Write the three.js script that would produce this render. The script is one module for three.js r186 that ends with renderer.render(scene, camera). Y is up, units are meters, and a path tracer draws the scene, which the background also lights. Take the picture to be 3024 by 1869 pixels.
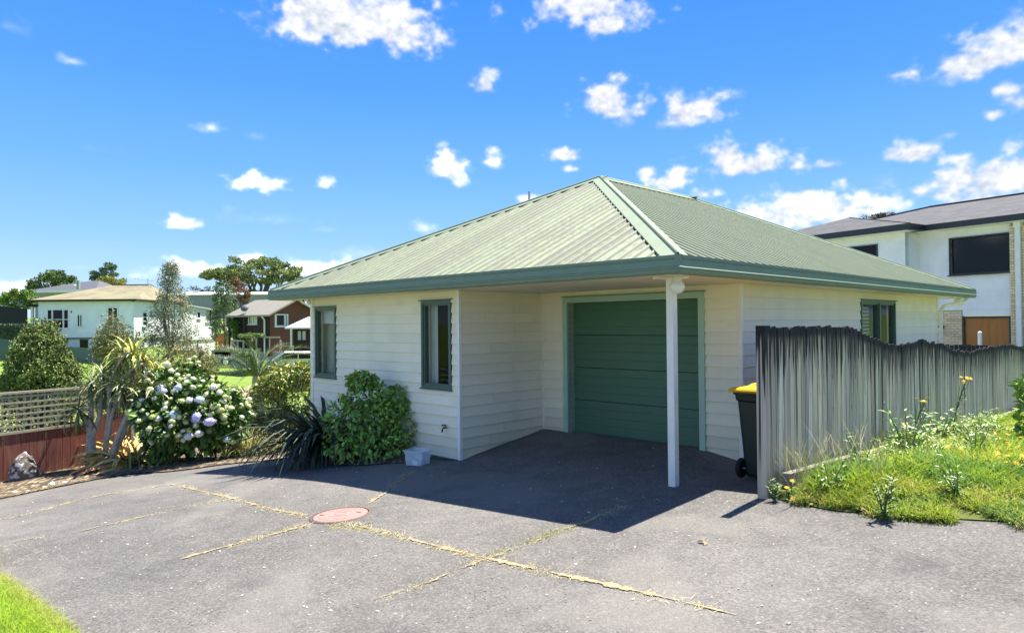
import * as THREE from 'three';
import { mergeGeometries } from 'three/addons/utils/BufferGeometryUtils.js';
import { RoundedBoxGeometry } from 'three/addons/geometries/RoundedBoxGeometry.js';

// ---------------------------------------------------------------- camera, sun, exposure
const scene = new THREE.Scene();
const EYE = 1.7375, FPX = 2077.04;
const camera = new THREE.PerspectiveCamera(2 * Math.atan(934.5 / FPX) * 180 / Math.PI, 3024 / 1869, 0.05, 3000);
camera.position.set(0, EYE, 0);
camera.rotation.set(0.0113, 0, -0.009);
camera.updateMatrixWorld(true);
scene.add(camera);

const EXPOSURE = 3.05;
const SUN_AZ = 44.8 * Math.PI / 180, SUN_EL = 66.3 * Math.PI / 180;
const sunDir = new THREE.Vector3(Math.sin(SUN_AZ) * Math.cos(SUN_EL), Math.sin(SUN_EL), -Math.cos(SUN_AZ) * Math.cos(SUN_EL));
const sun = new THREE.DirectionalLight(new THREE.Color(1, 0.955, 0.88), 4.6);
sun.position.copy(sunDir).multiplyScalar(80);
sun.castShadow = true;
sun.shadow.mapSize.set(4096, 4096);
Object.assign(sun.shadow.camera, { left: -40, right: 40, top: 40, bottom: -40, near: 1, far: 220 });
scene.add(sun); scene.add(sun.target);

// ---------------------------------------------------------------- random numbers and noise
function rng(seed) { let s = seed >>> 0; return () => { s = (s + 0x6D2B79F5) >>> 0; let t = Math.imul(s ^ (s >>> 15), 1 | s); t = (t + Math.imul(t ^ (t >>> 7), 61 | t)) ^ t; return ((t ^ (t >>> 14)) >>> 0) / 4294967296; }; }
const clamp = (x, a = 0, b = 1) => Math.min(b, Math.max(a, x));
const lerp = (a, b, t) => a + (b - a) * t;
const sstep = (a, b, x) => { const t = clamp((x - a) / (b - a)); return t * t * (3 - 2 * t); };
const TAU = Math.PI * 2;
function h2(x, y, s) { let n = Math.imul(x | 0, 374761393) + Math.imul(y | 0, 668265263) + Math.imul(s | 0, 1274126177); n = Math.imul(n ^ (n >>> 13), 1274126177); return ((n ^ (n >>> 16)) >>> 0) / 4294967296; }
function vn(x, y, s = 0, px = 0, py = 0) {                      // value noise, period px, py if given
  const x0 = Math.floor(x), y0 = Math.floor(y), fx = x - x0, fy = y - y0, u = fx * fx * (3 - 2 * fx), v = fy * fy * (3 - 2 * fy);
  const wx = (i) => px ? ((i % px) + px) % px : i, wy = (i) => py ? ((i % py) + py) % py : i;
  const a = wx(x0), b = wx(x0 + 1), c = wy(y0), d = wy(y0 + 1);
  return lerp(lerp(h2(a, c, s), h2(b, c, s), u), lerp(h2(a, d, s), h2(b, d, s), u), v);
}
function fbm(x, y, s = 0, oct = 4, px = 0, py = 0) { let a = 0.5, t = 0, n = 0; for (let i = 0; i < oct; i++) { t += a * vn(x, y, s + i * 17, px, py); n += a; a *= 0.5; x *= 2; y *= 2; px *= 2; py *= 2; } return t / n; }

// ---------------------------------------------------------------- sky with scattered fair-weather clouds
// a photograph position (on a 2446 x 1512 grid) as a direction from the camera
const UNIT = 3024 / 2446;
function rayOf(vx, vy) { return new THREE.Vector3((vx * UNIT - 1512) / FPX, -(vy * UNIT - 934.5) / FPX, -1).applyEuler(camera.rotation); }
function makeSky() {
  const W = 4096, H = 2048, data = new Float32Array(W * H * 4);
  const S = 1.28 / EXPOSURE;
  // clouds: azimuth and elevation of the middle, half width, half height (degrees), density
  const C = [];
  const put = (vx, vy, w, h, k = 1, n = 0) => { const r = rayOf(vx, vy).normalize(); C.push({ az: Math.atan2(r.x, -r.z) * 57.2958, el: Math.asin(r.y) * 57.2958, w: w / 2 / 29.3 * 1.12, h: h / 2 / 29.3 * 1.2, k, s: C.length * 31 + 5 + n }); };
  put(840, 62, 440, 165, 1.12); put(760, 25, 260, 130, 1); put(960, 60, 240, 110, .9); put(1400, 22, 400, 120, 1.0); put(1470, 60, 170, 70, .9);
  put(1160, 203, 95, 75, .95); put(1455, 245, 180, 110, 1); put(1500, 290, 90, 50, .7); put(1655, 262, 215, 95, .95); put(1610, 295, 110, 45, .7);
  put(1075, 402, 150, 105, 1.05); put(1100, 435, 110, 45, .9); put(1178, 388, 80, 65, .9); put(1352, 370, 105, 46, 1); put(1367, 405, 56, 20, .8);
  put(1580, 437, 165, 80, 1.05); put(1685, 465, 90, 52, .95); put(1800, 398, 280, 86, 1.05); put(1745, 375, 130, 90, .95); put(1988, 392, 84, 46, .8);
  put(2190, 366, 142, 60, 1); put(1935, 505, 400, 110, 1.1); put(1850, 520, 240, 90, 1); put(2050, 500, 170, 80, .95);
  put(2350, 145, 260, 100, 1); put(2440, 110, 150, 110, .95); put(2425, 245, 90, 80, .85); put(2366, 278, 48, 34, .8);
  put(2360, 440, 300, 130, 1.1); put(2460, 410, 180, 110, 1); put(2110, 437, 70, 40, .6);
  put(612, 440, 126, 56, 1.1); put(776, 440, 84, 40, .85); put(442, 537, 96, 40, 1.1); put(500, 305, 70, 34, .72); put(605, 326, 76, 26, .5);
  put(177, 148, 66, 26, .68); put(30, 66, 96, 40, .62); put(262, 362, 130, 20, .42); put(650, 526, 230, 30, .5); put(540, 500, 40, 30, .5); put(775, 550, 110, 22, .42);
  put(1012, 545, 76, 50, .68); put(1270, 478, 120, 30, .85); put(470, 645, 200, 50, .95); put(770, 645, 230, 62, .95); put(600, 622, 120, 30, .75); put(50, 680, 150, 36, .75); put(190, 640, 70, 20, .4); put(20, 690, 120, 40, .8);
  put(860, 610, 120, 40, .5); put(380, 660, 160, 40, .7);
  const R = rng(77);  // out-of-view clouds, added in number to fill the shaded walls
  for (let i = 0; i < 230; i++) {
    const az = 46 + R() * 268, el = 2 + 62 * Math.pow(R(), 1.25), w = (1.6 + 6.5 * R() * R()) * (el > 25 ? 1.5 : 1);
    C.push({ az, el, w, h: w * (0.28 + 0.25 * R()), k: 0.75 + 0.4 * R(), s: 900 + i * 13 });
  }
  for (let i = 0; i < 40; i++) C.push({ az: -60 + R() * 120, el: 33 + 45 * R(), w: 4 + 6 * R(), h: 1.6 + 2.6 * R(), k: 0.9 + 0.2 * R(), s: 4000 + i * 7 });
  // base gradient, display values (linear) from the horizon up
  const G = [[0, [0.60, 0.76, 0.94]], [3, [0.45, 0.675, 0.95]], [7, [0.27, 0.53, 0.95]], [12, [0.16, 0.42, 0.94]], [18, [0.095, 0.325, 0.91]], [26, [0.055, 0.255, 0.86]], [40, [0.04, 0.19, 0.68]], [90, [0.03, 0.14, 0.52]]];
  for (let y = 0; y < H; y++) {
    const el = ((y + 0.5) / H - 0.5) * 180;                      // DataTexture rows go from the nadir up
    let c = [0.2, 0.22, 0.2];
    if (el >= 0) { let i = 0; while (i < G.length - 2 && G[i + 1][0] < el) i++; const t = clamp((el - G[i][0]) / (G[i + 1][0] - G[i][0])); c = [0, 1, 2].map((k) => lerp(G[i][1][k], G[i + 1][1][k], t)); }
    for (let x = 0; x < W; x++) { const o = (y * W + x) * 4; data[o] = c[0] * S; data[o + 1] = c[1] * S; data[o + 2] = c[2] * S; data[o + 3] = 1; }
  }
  const dens = new Float32Array(W * H), shade = new Float32Array(W * H);
  for (const q of C) {
    const ce = Math.cos(q.el / 57.2958), pad = 1.55;
    const y0 = Math.max(Math.ceil((q.el - q.h * pad + 90) / 180 * H), H / 2), y1 = Math.min(Math.floor((q.el + q.h * pad + 90) / 180 * H), H - 1);
    const xc = (q.az - 90) / 360 * W + W / 2, xr = q.w * pad / ce / 360 * W;
    for (let y = y0; y <= y1; y++) {
      const e = ((y + 0.5) / H - 0.5) * 180, v = (e - q.el) / q.h;
      for (let xi = Math.floor(xc - xr); xi <= xc + xr; xi++) {
        const u = (xi - xc) / W * 360 * ce / q.w;
        let r = Math.hypot(u, v < 0 ? v * 1.45 : v * 0.92);
        if (r > pad) continue;
        const X = u * q.w, Y = v * q.h;
        const n = fbm(X * 0.8 + q.s * 1.7, Y * 1.05 + q.s, 3, 6) - 0.5, n2 = fbm(X * 2.6 + q.s, Y * 3.4, 9, 4) - 0.5;
        const d = clamp((1 - r + n * 1.45 + n2 * 0.28) * q.k * 1.08 - 0.05);
        if (d <= 0) continue;
        const i = y * W + ((xi % W) + W) % W, hole = sstep(0.30, 0.62, fbm(X * 1.3 + q.s * 3, Y * 1.7 + 8, 23, 5) + 0.25 * (1 - r)), D = q.k < 0.75 ? d * q.k * 0.8 : 0.97 * sstep(0, 1.15, d * 1.12) * (0.62 + 0.38 * hole);
        const lit = clamp(0.56 + 0.42 * v + 0.2 * u + 1.1 * n2 + 1.2 * n);
        if (D > dens[i]) { shade[i] = lit; }
        dens[i] = 1 - (1 - dens[i]) * (1 - D);
      }
    }
  }
  for (let i = 0; i < W * H; i++) if (dens[i] > 0) {
    const d = dens[i] * dens[i] * (3 - 2 * dens[i]), l0 = lerp(0.56, 0.92, shade[i]) * S, o = i * 4, t = 1 - shade[i], ga = ((i % W) / W - 0.5) * TAU + Math.PI / 2, ge = ((Math.floor(i / W) + 0.5) / H - 0.5) * Math.PI, away = 1 - (Math.sin(ge) * Math.sin(SUN_EL) + Math.cos(ge) * Math.cos(SUN_EL) * Math.cos(ga - SUN_AZ));
    const l = l0 * (0.92 + 2.6 * Math.max(0, away - 0.45)); data[o] = lerp(data[o], l * (1 - 0.16 * t), d); data[o + 1] = lerp(data[o + 1], l * (1 - 0.05 * t), d); data[o + 2] = lerp(data[o + 2], l * 1.06, d);  // clouds away from the sun brightened to lift the shaded walls
  }
  const t = new THREE.DataTexture(data, W, H, THREE.RGBAFormat, THREE.FloatType);
  t.mapping = THREE.EquirectangularReflectionMapping; t.magFilter = THREE.LinearFilter; t.minFilter = THREE.LinearFilter; t.needsUpdate = true;
  return t;
}
const skyTexture = makeSky();
scene.background = skyTexture; scene.environment = skyTexture;

const renderer = new THREE.WebGLRenderer({ antialias: true });
renderer.toneMapping = THREE.LinearToneMapping;
renderer.toneMappingExposure = EXPOSURE;
renderer.shadowMap.enabled = true;

// ---------------------------------------------------------------- ground height, house frame
const NX = 1.7062, NZ = -7.1364, TH = 45.1838 * Math.PI / 180;
const UX = Math.sin(TH), UZ = -Math.cos(TH), VX = -Math.cos(TH), VZ = -Math.sin(TH);
const knots = (K, x) => { if (x <= K[0][0]) return K[0][1]; for (let i = 1; i < K.length; i++) if (x <= K[i][0]) return lerp(K[i - 1][1], K[i][1], sstep(K[i - 1][0], K[i][0], x) * 0.5 + 0.5 * (x - K[i - 1][0]) / (K[i][0] - K[i - 1][0])); return K[K.length - 1][1]; };
const VALLEY = [[10, -0.75], [13, -1.0], [17, -1.3], [22, -1.6], [28, -2.1], [36, -1.75], [48, -0.55], [58, 0.0], [75, 1.1], [100, 2.6], [200, 5], [700, 8]];
const VALLEY2 = [[10, -0.75], [13, -1.0], [17, -1.35], [22, -1.7], [28, -2.1], [36, -2.3], [48, -2.2], [58, -2.0], [71, -1.5], [86, 0.8], [100, 2.6], [200, 5], [700, 8]];
const RIGHT = [[8, 0], [14, -0.25], [26, -0.3], [60, 0], [100, 2], [200, 5], [700, 8]];
function G(x, z) {
  const rx = x - 0.91, rz = z + 6.33, a = rx * UX + rz * UZ, b = rx * VX + rz * VZ;
  const s = Math.max(0, b - 4.5), bb = clamp(b, -9, 16);
  let y = -0.143 - 0.054 * bb - 0.06 * (s - (1 - Math.exp(-s)));
  y += a < 2 ? 0.044 * Math.max(a, -7) : 0.088 - 0.042 * Math.min(a - 2, 14) * sstep(2, 5, a);
  // apron rising into the porch
  const ha = (x - NX) * UX + (z - NZ) * UZ, hb = (x - NX) * VX + (z - NZ) * VZ;
  const inPorch = clamp((ha - 0.45) / 1.93) * sstep(0.0, 0.57, hb) * (1 - sstep(4.15, 4.4, hb)) * (1 - sstep(2.6, 4, ha));
  if (inPorch > 0) y = lerp(y, hb > 1.1 ? 0 : lerp(-0.085, 0, clamp((hb - 0.57) / 0.53)), inPorch);
  const d = -z;
  if (d > 9) {
    const t = lerp(knots(VALLEY, d), knots(VALLEY2, d), sstep(-29.5, -24.5, x * 58 / Math.max(d, 30)));
    const far = lerp(t, knots(RIGHT, d), sstep(-6, 6, x));
    y = lerp(y, far, x < 0 ? sstep(11.5, 18, d) : sstep(13, 24, d));
  }
  return y;
}
const ORIGIN = new THREE.Vector3(0, EYE, 0);
function at(vx, vy, d) { const r = rayOf(vx, vy); return r.multiplyScalar(d / -r.z).add(ORIGIN); }
function hit(vx, vy, lift = 0) {                                // where the sight line meets the ground
  const r = rayOf(vx, vy); let k0 = 0.5;
  for (let k = 0.5; k < 300; k += 0.05 + k * 0.002) { const x = r.x * k, z = r.z * k; if (EYE + r.y * k < G(x, z) + lift) { let lo = k0, hi = k; for (let i = 0; i < 24; i++) { const m = (lo + hi) / 2; if (EYE + r.y * m < G(r.x * m, r.z * m) + lift) hi = m; else lo = m; } return new THREE.Vector3(r.x * hi, G(r.x * hi, r.z * hi), r.z * hi); } k0 = k; }
  return new THREE.Vector3(r.x * 60, G(r.x * 60, -60), -60);
}

// ---------------------------------------------------------------- naming helpers
const taken = new Map();
function numbered(name) { const n = taken.get(name) || 0; taken.set(name, n + 1); return n ? name + '_' + String(n).padStart(3, '0') : name; }
function tag(o, label, category, group, kind) { if (label) o.userData.label = label; if (category) o.userData.category = category; if (group) o.userData.group = group; if (kind) o.userData.kind = kind; return o; }
function thing(name, label, category, pos = [0, 0, 0], turn = 0, group) {
  const o = new THREE.Group(); o.name = numbered(name); scene.add(o); o.position.set(...(pos.isVector3 ? pos.toArray() : pos)); o.rotation.y = turn; return tag(o, label, category, group);
}
const counts = new WeakMap();
function nth(parent, name) { let c = counts.get(parent); if (!c) counts.set(parent, c = {}); const n = c[name] = (c[name] || 0) + 1; return n > 1 ? name + '_' + String(n - 1).padStart(3, '0') : name; }
function mesh(name, geo, mat, parent) {
  const m = new THREE.Mesh(geo, mat); m.castShadow = m.receiveShadow = true;
  m.name = parent === scene ? numbered(name) : nth(parent, name); parent.add(m);
  return m;
}
function structure(name, geo, mat) { const m = mesh(name, geo, mat, scene); m.userData.kind = 'structure'; return m; }
function stuff(o) { o.userData.kind = 'stuff'; return o; }
function part(name, parent) { const g = new THREE.Group(); g.name = nth(parent, name); parent.add(g); return g; }

const NTH = ['leftmost', 'second', 'third', 'fourth', 'fifth', 'sixth', 'seventh', 'eighth', 'ninth', 'tenth'];
// ---------------------------------------------------------------- geometry helpers
const M4 = () => new THREE.Matrix4();
function clean(g) { const o = g.index ? g.toNonIndexed() : g; for (const k of Object.keys(o.attributes)) if (!['position', 'normal', 'uv'].includes(k)) o.deleteAttribute(k); return o; }
function merge(list) { return mergeGeometries(list.map(clean), false); }
function metreUV(g, k = 1, ox = 0, oy = 0) {                     // box-mapped uv in metres
  g = clean(g); const p = g.attributes.position, n = g.attributes.normal, uv = new Float32Array(p.count * 2);
  for (let i = 0; i < p.count; i++) {
    const ax = Math.abs(n.getX(i)), ay = Math.abs(n.getY(i)), az = Math.abs(n.getZ(i)); let u, v;
    if (ay >= ax && ay >= az) { u = p.getX(i); v = p.getZ(i); } else if (ax >= az) { u = p.getZ(i); v = p.getY(i); } else { u = p.getX(i); v = p.getY(i); }
    uv[2 * i] = u * k + ox; uv[2 * i + 1] = v * k + oy;
  }
  g.setAttribute('uv', new THREE.BufferAttribute(uv, 2)); return g;
}
function box(w, h, d, x = 0, y = 0, z = 0) { return metreUV(new THREE.BoxGeometry(w, h, d).translate(x, y, z)); }
function span(x0, x1, y0, y1, z0, z1) { return box(Math.abs(x1 - x0), Math.abs(y1 - y0), Math.abs(z1 - z0), (x0 + x1) / 2, (y0 + y1) / 2, (z0 + z1) / 2); }
function rbox(w, h, d, r, x = 0, y = 0, z = 0) { return metreUV(new RoundedBoxGeometry(w, h, d, 2, r).translate(x, y, z)); }
function bar(a, b, w, h = w) {                                   // square bar between two points
  const A = new THREE.Vector3(...a), B = new THREE.Vector3(...b), L = A.distanceTo(B), g = new THREE.BoxGeometry(w, h, L);
  const m = M4().lookAt(A, B, Math.abs(B.y - A.y) > 0.95 * L ? new THREE.Vector3(1, 0, 0) : new THREE.Vector3(0, 1, 0)); m.setPosition(A.add(B).multiplyScalar(0.5)); return metreUV(g.applyMatrix4(m));
}
function tube(pts, radii, seg = 7, cap = true) {                 // tapered tube through points
  const P = pts.map((p) => p.isVector3 ? p : new THREE.Vector3(...p)), pos = [], idx = [], uv = []; let n0 = new THREE.Vector3(1, 0, 0), len = 0;
  for (let i = 0; i < P.length; i++) {
    const t = P[Math.min(i + 1, P.length - 1)].clone().sub(P[Math.max(i - 1, 0)]).normalize(); n0.addScaledVector(t, -n0.dot(t)); if (n0.lengthSq() < 1e-4) n0.set(0, 0, 1).addScaledVector(t, -t.z); n0.normalize();
    const b = t.clone().cross(n0), r = Array.isArray(radii) ? radii[i] : radii; if (i) len += P[i].distanceTo(P[i - 1]);
    for (let k = 0; k <= seg; k++) { const a = k / seg * TAU; pos.push(P[i].x + r * (Math.cos(a) * n0.x + Math.sin(a) * b.x), P[i].y + r * (Math.cos(a) * n0.y + Math.sin(a) * b.y), P[i].z + r * (Math.cos(a) * n0.z + Math.sin(a) * b.z)); uv.push(k / seg, len); }
  }
  const w = seg + 1; for (let i = 0; i < P.length - 1; i++) for (let k = 0; k < seg; k++) { const a = i * w + k; idx.push(a, a + 1, a + w, a + 1, a + w + 1, a + w); }
  if (cap) for (const e of [0, P.length - 1]) { const c = pos.length / 3; pos.push(P[e].x, P[e].y, P[e].z); uv.push(0.5, 0.5); for (let k = 0; k < seg; k++) e ? idx.push(c, e * w + k, e * w + k + 1) : idx.push(c, k + 1, k); }
  const g = new THREE.BufferGeometry(); g.setAttribute('position', new THREE.Float32BufferAttribute(pos, 3)); g.setAttribute('uv', new THREE.Float32BufferAttribute(uv, 2)); g.setIndex(idx); g.computeVertexNormals(); return clean(g);
}
// a prism from a closed outline in (x, y) pushed from z0 to z1
function prism(outline, z0, z1, bevel = 0) {
  const s = new THREE.Shape(outline.map((p) => new THREE.Vector2(...p)));
  const g = new THREE.ExtrudeGeometry(s, { depth: z1 - z0 - 2 * bevel, bevelEnabled: bevel > 0, bevelSize: bevel, bevelThickness: bevel, bevelSegments: 1, bevelOffset: -bevel, curveSegments: 6 });
  return metreUV(g.translate(0, 0, z0 + bevel));
}
function polys(faces) {                                          // flat faces, each a list of points in order
  const pos = [], uv = [];
  for (const f of faces) { const o = new THREE.Vector3(...f[0]), e = new THREE.Vector3(...f[1]).sub(o).normalize(), n = e.clone().cross(new THREE.Vector3(...f[2]).sub(o)).normalize(), q = n.clone().cross(e);
    for (let i = 1; i < f.length - 1; i++) for (const p of [f[0], f[i], f[i + 1]]) { const d = new THREE.Vector3(...p).sub(o); pos.push(...p); uv.push(d.dot(e), d.dot(q)); } }
  const g = new THREE.BufferGeometry(); g.setAttribute('position', new THREE.Float32BufferAttribute(pos, 3)); g.setAttribute('uv', new THREE.Float32BufferAttribute(uv, 2)); g.computeVertexNormals(); return g;
}
// a sheet that follows the ground between two lines of points
function strip(A, B, na, nb, lift, uvk = 1) {
  const cat = (L) => { const c = new THREE.CatmullRomCurve3(L.map((p) => new THREE.Vector3(p[0], 0, p[1])), false, 'centripetal'); return (t) => c.getPoint(t); };
  const fa = cat(A), fb = cat(B), pos = [], uv = [], idx = [];
  for (let i = 0; i <= na; i++) for (let j = 0; j <= nb; j++) { const p = fa(i / na).lerp(fb(i / na), j / nb); const l = typeof lift === 'function' ? lift(j / nb, p.x, p.z) : lift; pos.push(p.x, G(p.x, p.z) + l, p.z); uv.push(p.x * uvk, p.z * uvk); }
  for (let i = 0; i < na; i++) for (let j = 0; j < nb; j++) { const a = i * (nb + 1) + j; idx.push(a, a + 1, a + nb + 1, a + 1, a + nb + 2, a + nb + 1); }
  const g = new THREE.BufferGeometry(); g.setAttribute('position', new THREE.Float32BufferAttribute(pos, 3)); g.setAttribute('uv', new THREE.Float32BufferAttribute(uv, 2)); g.setIndex(idx); g.computeVertexNormals();
  if (g.attributes.normal.getY(Math.floor(pos.length / 6)) < 0) { const ix = g.index.array; for (let i = 0; i < ix.length; i += 3) { const t = ix[i]; ix[i] = ix[i + 1]; ix[i + 1] = t; } g.computeVertexNormals(); }
  return g;
}
// ---------------------------------------------------------------- procedural textures
function tex(w, h, fn, srgb = true, repeat = true) {
  const d = new Uint8Array(w * h * 4);
  for (let y = 0; y < h; y++) for (let x = 0; x < w; x++) { const c = fn(x, y, x / w, y / h), o = (y * w + x) * 4; for (let k = 0; k < 3; k++) { const v = clamp(Array.isArray(c) ? c[k] : c); d[o + k] = 255 * (srgb ? (v <= 0.0031308 ? 12.92 * v : 1.055 * Math.pow(v, 1 / 2.4) - 0.055) : v); } d[o + 3] = 255; }
  const t = new THREE.DataTexture(d, w, h, THREE.RGBAFormat); t.magFilter = THREE.LinearFilter; t.minFilter = THREE.LinearMipmapLinearFilter; t.generateMipmaps = true;
  if (repeat) t.wrapS = t.wrapT = THREE.RepeatWrapping; if (srgb) t.colorSpace = THREE.SRGBColorSpace; t.needsUpdate = true; return t;
}
const rep = (t, u, v = u) => { const c = t.clone(); c.repeat.set(u, v); c.needsUpdate = true; return c; };
const mix3 = (a, b, t) => [lerp(a[0], b[0], t), lerp(a[1], b[1], t), lerp(a[2], b[2], t)];
const sc3 = (a, k) => [a[0] * k, a[1] * k, a[2] * k];
const T = {};
// chip-seal asphalt, 4 m tile: pale chips in dark binder, worn patches
{
  const N = 2048;
  T.asphalt = tex(N, N, (x, y, u, v) => {
    const big = fbm(u * 4, v * 4, 21, 5, 4, 4), mid = fbm(u * 40, v * 40, 31, 3, 40, 40);
    const chip = vn(x / 4.2, y / 4.2, 7, Math.round(N / 4.2), Math.round(N / 4.2)), fine = h2(x, y, 3), fl = h2(x >> 2, y >> 2, 77);
    let k = 0.082 + 0.075 * (big - 0.5) + 0.035 * (mid - 0.5) + 0.085 * Math.pow(chip, 2.0) + 0.045 * (fine - 0.5) + 0.008;
    let c = [k * 1.08, k * 1.0, k * 0.88];
    if (fl > 0.9975) c = [0.34, 0.32, 0.27]; if (fl < 0.005) c = [0.025, 0.025, 0.027];
    const dust = sstep(0.54, 0.70, fbm(u * 7 + 3, v * 7, 55, 4, 7, 7)), oil = sstep(0.62, 0.80, fbm(u * 9 + 1, v * 9 + 5, 65, 4, 9, 9));
    c = mix3(c, [0.185, 0.172, 0.145], 0.4 * dust * (0.5 + fine)); c = mix3(c, [0.04, 0.038, 0.036], 0.28 * oil); return c;
  });
  T.asphaltBump = tex(512, 512, (x, y) => vn(x / 3, y / 3, 7, 170, 170) * 0.7 + h2(x, y, 4) * 0.3, false);
}
T.grass = tex(768, 768, (x, y, u, v) => { const a = fbm(u * 8, v * 8, 3, 5, 8, 8), b = vn(u * 190, v * 190, 9, 190, 190), c = sstep(0.5, 0.75, fbm(u * 14, v * 14, 40, 4, 14, 14)); return mix3(mix3([0.08, 0.135, 0.014], [0.175, 0.26, 0.026], a * 0.6 + b * 0.5), [0.20, 0.18, 0.055], c * 0.3); });
T.soil = tex(512, 512, (x, y, u, v) => { const a = fbm(u * 10, v * 10, 13, 5, 10, 10), b = h2(x >> 1, y >> 1, 6), s = sstep(0.5, 0.62, vn(u * 60, v * 16, 19, 60, 16)) * sstep(0.35, 0.6, a); return mix3(mix3([0.035, 0.024, 0.016], [0.11, 0.08, 0.05], a * 0.7 + b * 0.3), [0.36, 0.28, 0.15], s * 0.8); });
// weathered palings: eight boards side by side, black lichen running down from the top
T.paling = tex(1024, 1024, (x, y, u, v) => {
  const bi = Math.floor(u * 8), f = u * 8 - bi, h = v, sd = bi * 7;
  const grain = fbm(u * 260, v * 5, 61, 4), g2 = vn(u * 500, v * 3, 14), knot = sstep(0.88, 0.94, vn(u * 40 + 5, v * 9, 41));
  let c = mix3([0.48, 0.41, 0.31], [0.92, 0.80, 0.63], clamp(grain * 1.0 + 0.35 * (g2 - 0.5) + 0.3 * (h2(bi, 2, 3) - 0.4)));
  c = mix3(c, [0.50, 0.49, 0.27], sstep(0.32, 0.0, h) * (0.3 + 0.4 * grain));                         // algae towards the foot
  const side = h2(bi, 4, 4) > 0.5 ? f : 1 - f, sw = 0.10 + 0.14 * h2(bi, 6, 2), len = 0.25 + 0.6 * h2(bi, 8, 3);
  const reach = 1.12 - 0.70 * Math.pow(fbm(u * 120, 0.5 + v * 0.4, 81 + sd, 3), 1.35) + 0.08 * (vn(u * 300, v * 5, 15) - 0.5) - 0.08 * h2(bi, 5, 9);
  let black = sstep(reach - 0.01, reach + 0.05, h) * 0.97;
  black = Math.max(black, sstep(0.90, 0.95, h + 0.06 * (grain - 0.5)));
  black = Math.max(black, sstep(sw, sw * 0.6, side + 0.06 * (vn(u * 60, v * 7, 17) - 0.5)) * sstep(len - 0.25, len + 0.1, h) * 0.97);   // dark drip down one edge
  black = Math.max(black, sstep(0.62, 0.69, fbm(u * 80, v * 0.9, 91, 3)) * sstep(0.05, 0.5, h) * 0.9);
  black = Math.max(black, knot * 0.5);
  return mix3(c, [0.020, 0.018, 0.018], black);
});
T.redBoard = tex(512, 512, (x, y, u, v) => { const g = fbm(u * 60, v * 4, 5, 4), w = sstep(0.55, 0.8, fbm(u * 20, v * 3, 33, 4)), b = Math.floor(u * 6); let c = mix3([0.11, 0.030, 0.020], [0.27, 0.085, 0.055], g + 0.35 * (h2(b, 1, 2) - 0.5)); c = mix3(c, [0.26, 0.17, 0.12], w * 0.45); return mix3(c, [0.10, 0.11, 0.05], sstep(0.22, 0.0, v) * 0.7); });
T.paint = tex(512, 512, (x, y, u, v) => { const a = fbm(u * 6, v * 6, 71, 5, 6, 6), s = fbm(u * 40, v * 6, 73, 3, 40, 6), f = h2(x, y, 8); const k = 0.93 + 0.17 * (a - 0.5) + 0.03 * (s - 0.5) + 0.02 * (f - 0.5); return [k, k * 0.997, k * 0.985]; });
// old green sheet iron: chalky paint, grey-brown lichen (u across the ribs, v down the slope, 3 m tile)
const roofTex = (dirt) => tex(1024, 1024, (x, y, u, v) => {
  const a = fbm(u * 9, v * 9, 201, 5, 9, 9), sp = fbm(u * 70, v * 50, 207, 4, 70, 50), rf = u * 16 - Math.floor(u * 16), pan = 1 - sstep(0.22, 0.28, rf) * sstep(0.56, 0.50, rf), rib = h2(Math.floor(u * 16), 3, 4), streak = fbm(u * 80, v * 3, 211, 3, 80, 3);
  let c = mix3([0.20, 0.23, 0.14], [0.295, 0.32, 0.20], a * 0.7 + 0.3 * streak);
  const li = clamp(sstep(0.34, 0.58, sp * 0.45 + a * 0.33 + rib * 0.22)) * (0.2 + 0.8 * pan); c = mix3(c, [0.125, 0.112, 0.09], li * dirt);
  return mix3(c, [0.27, 0.27, 0.22], sstep(0.68, 0.78, sp) * 0.6);
});
T.roof = roofTex(0.85); T.roofClean = roofTex(0.38);
T.bark = tex(256, 512, (x, y, u, v) => { const a = fbm(u * 18, v * 10, 7, 4, 18, 10), r = vn(u * 6, v * 30, 4, 6, 30); return mix3([0.19, 0.165, 0.125], [0.52, 0.47, 0.38], a * 0.8 + r * 0.3); });
T.rock = tex(512, 512, (x, y, u, v) => { const a = fbm(u * 6, v * 6, 9, 5, 6, 6), l = sstep(0.58, 0.64, fbm(u * 9, v * 9, 99, 4, 9, 9)), d = sstep(0.55, 0.7, fbm(u * 5, v * 5, 44, 4, 5, 5)); return mix3(mix3(mix3([0.10, 0.085, 0.065], [0.26, 0.22, 0.17], a), [0.035, 0.032, 0.03], d * 0.7), [0.62, 0.62, 0.56], l * 0.9); });
T.shingle = tex(512, 512, (x, y, u, v) => { const r = Math.floor(v * 16), q = u * 10 + (r % 2) * 0.5, k = h2(Math.floor(q), r, 5) * 0.5 + fbm(u * 60, v * 60, 8, 3, 60, 60) * 0.5, e = sstep(0.0, 0.12, v * 16 - r) * sstep(0, 0.05, q - Math.floor(q)); return sc3([0.052, 0.051, 0.054], (0.6 + 0.9 * k) * lerp(0.55, 1, e)); });
T.strawRoof = tex(512, 512, (x, y, u, v) => { const a = fbm(u * 8, v * 8, 2, 5, 8, 8), s = fbm(u * 50, v * 4, 4, 3, 50, 4), l = sstep(0.56, 0.62, fbm(u * 5, v * 9, 12, 5, 5, 9)); return mix3(mix3([0.17, 0.145, 0.075], [0.26, 0.225, 0.125], a * 0.6 + s * 0.4), [0.13, 0.11, 0.07], l * 0.5); });
T.brick = tex(512, 512, (x, y, u, v) => { const a = fbm(u * 20, v * 20, 5, 4, 20, 20), b = h2(x >> 1, y >> 1, 9); return 0.82 + 0.3 * (a - 0.5) + 0.12 * (b - 0.5); });
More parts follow.
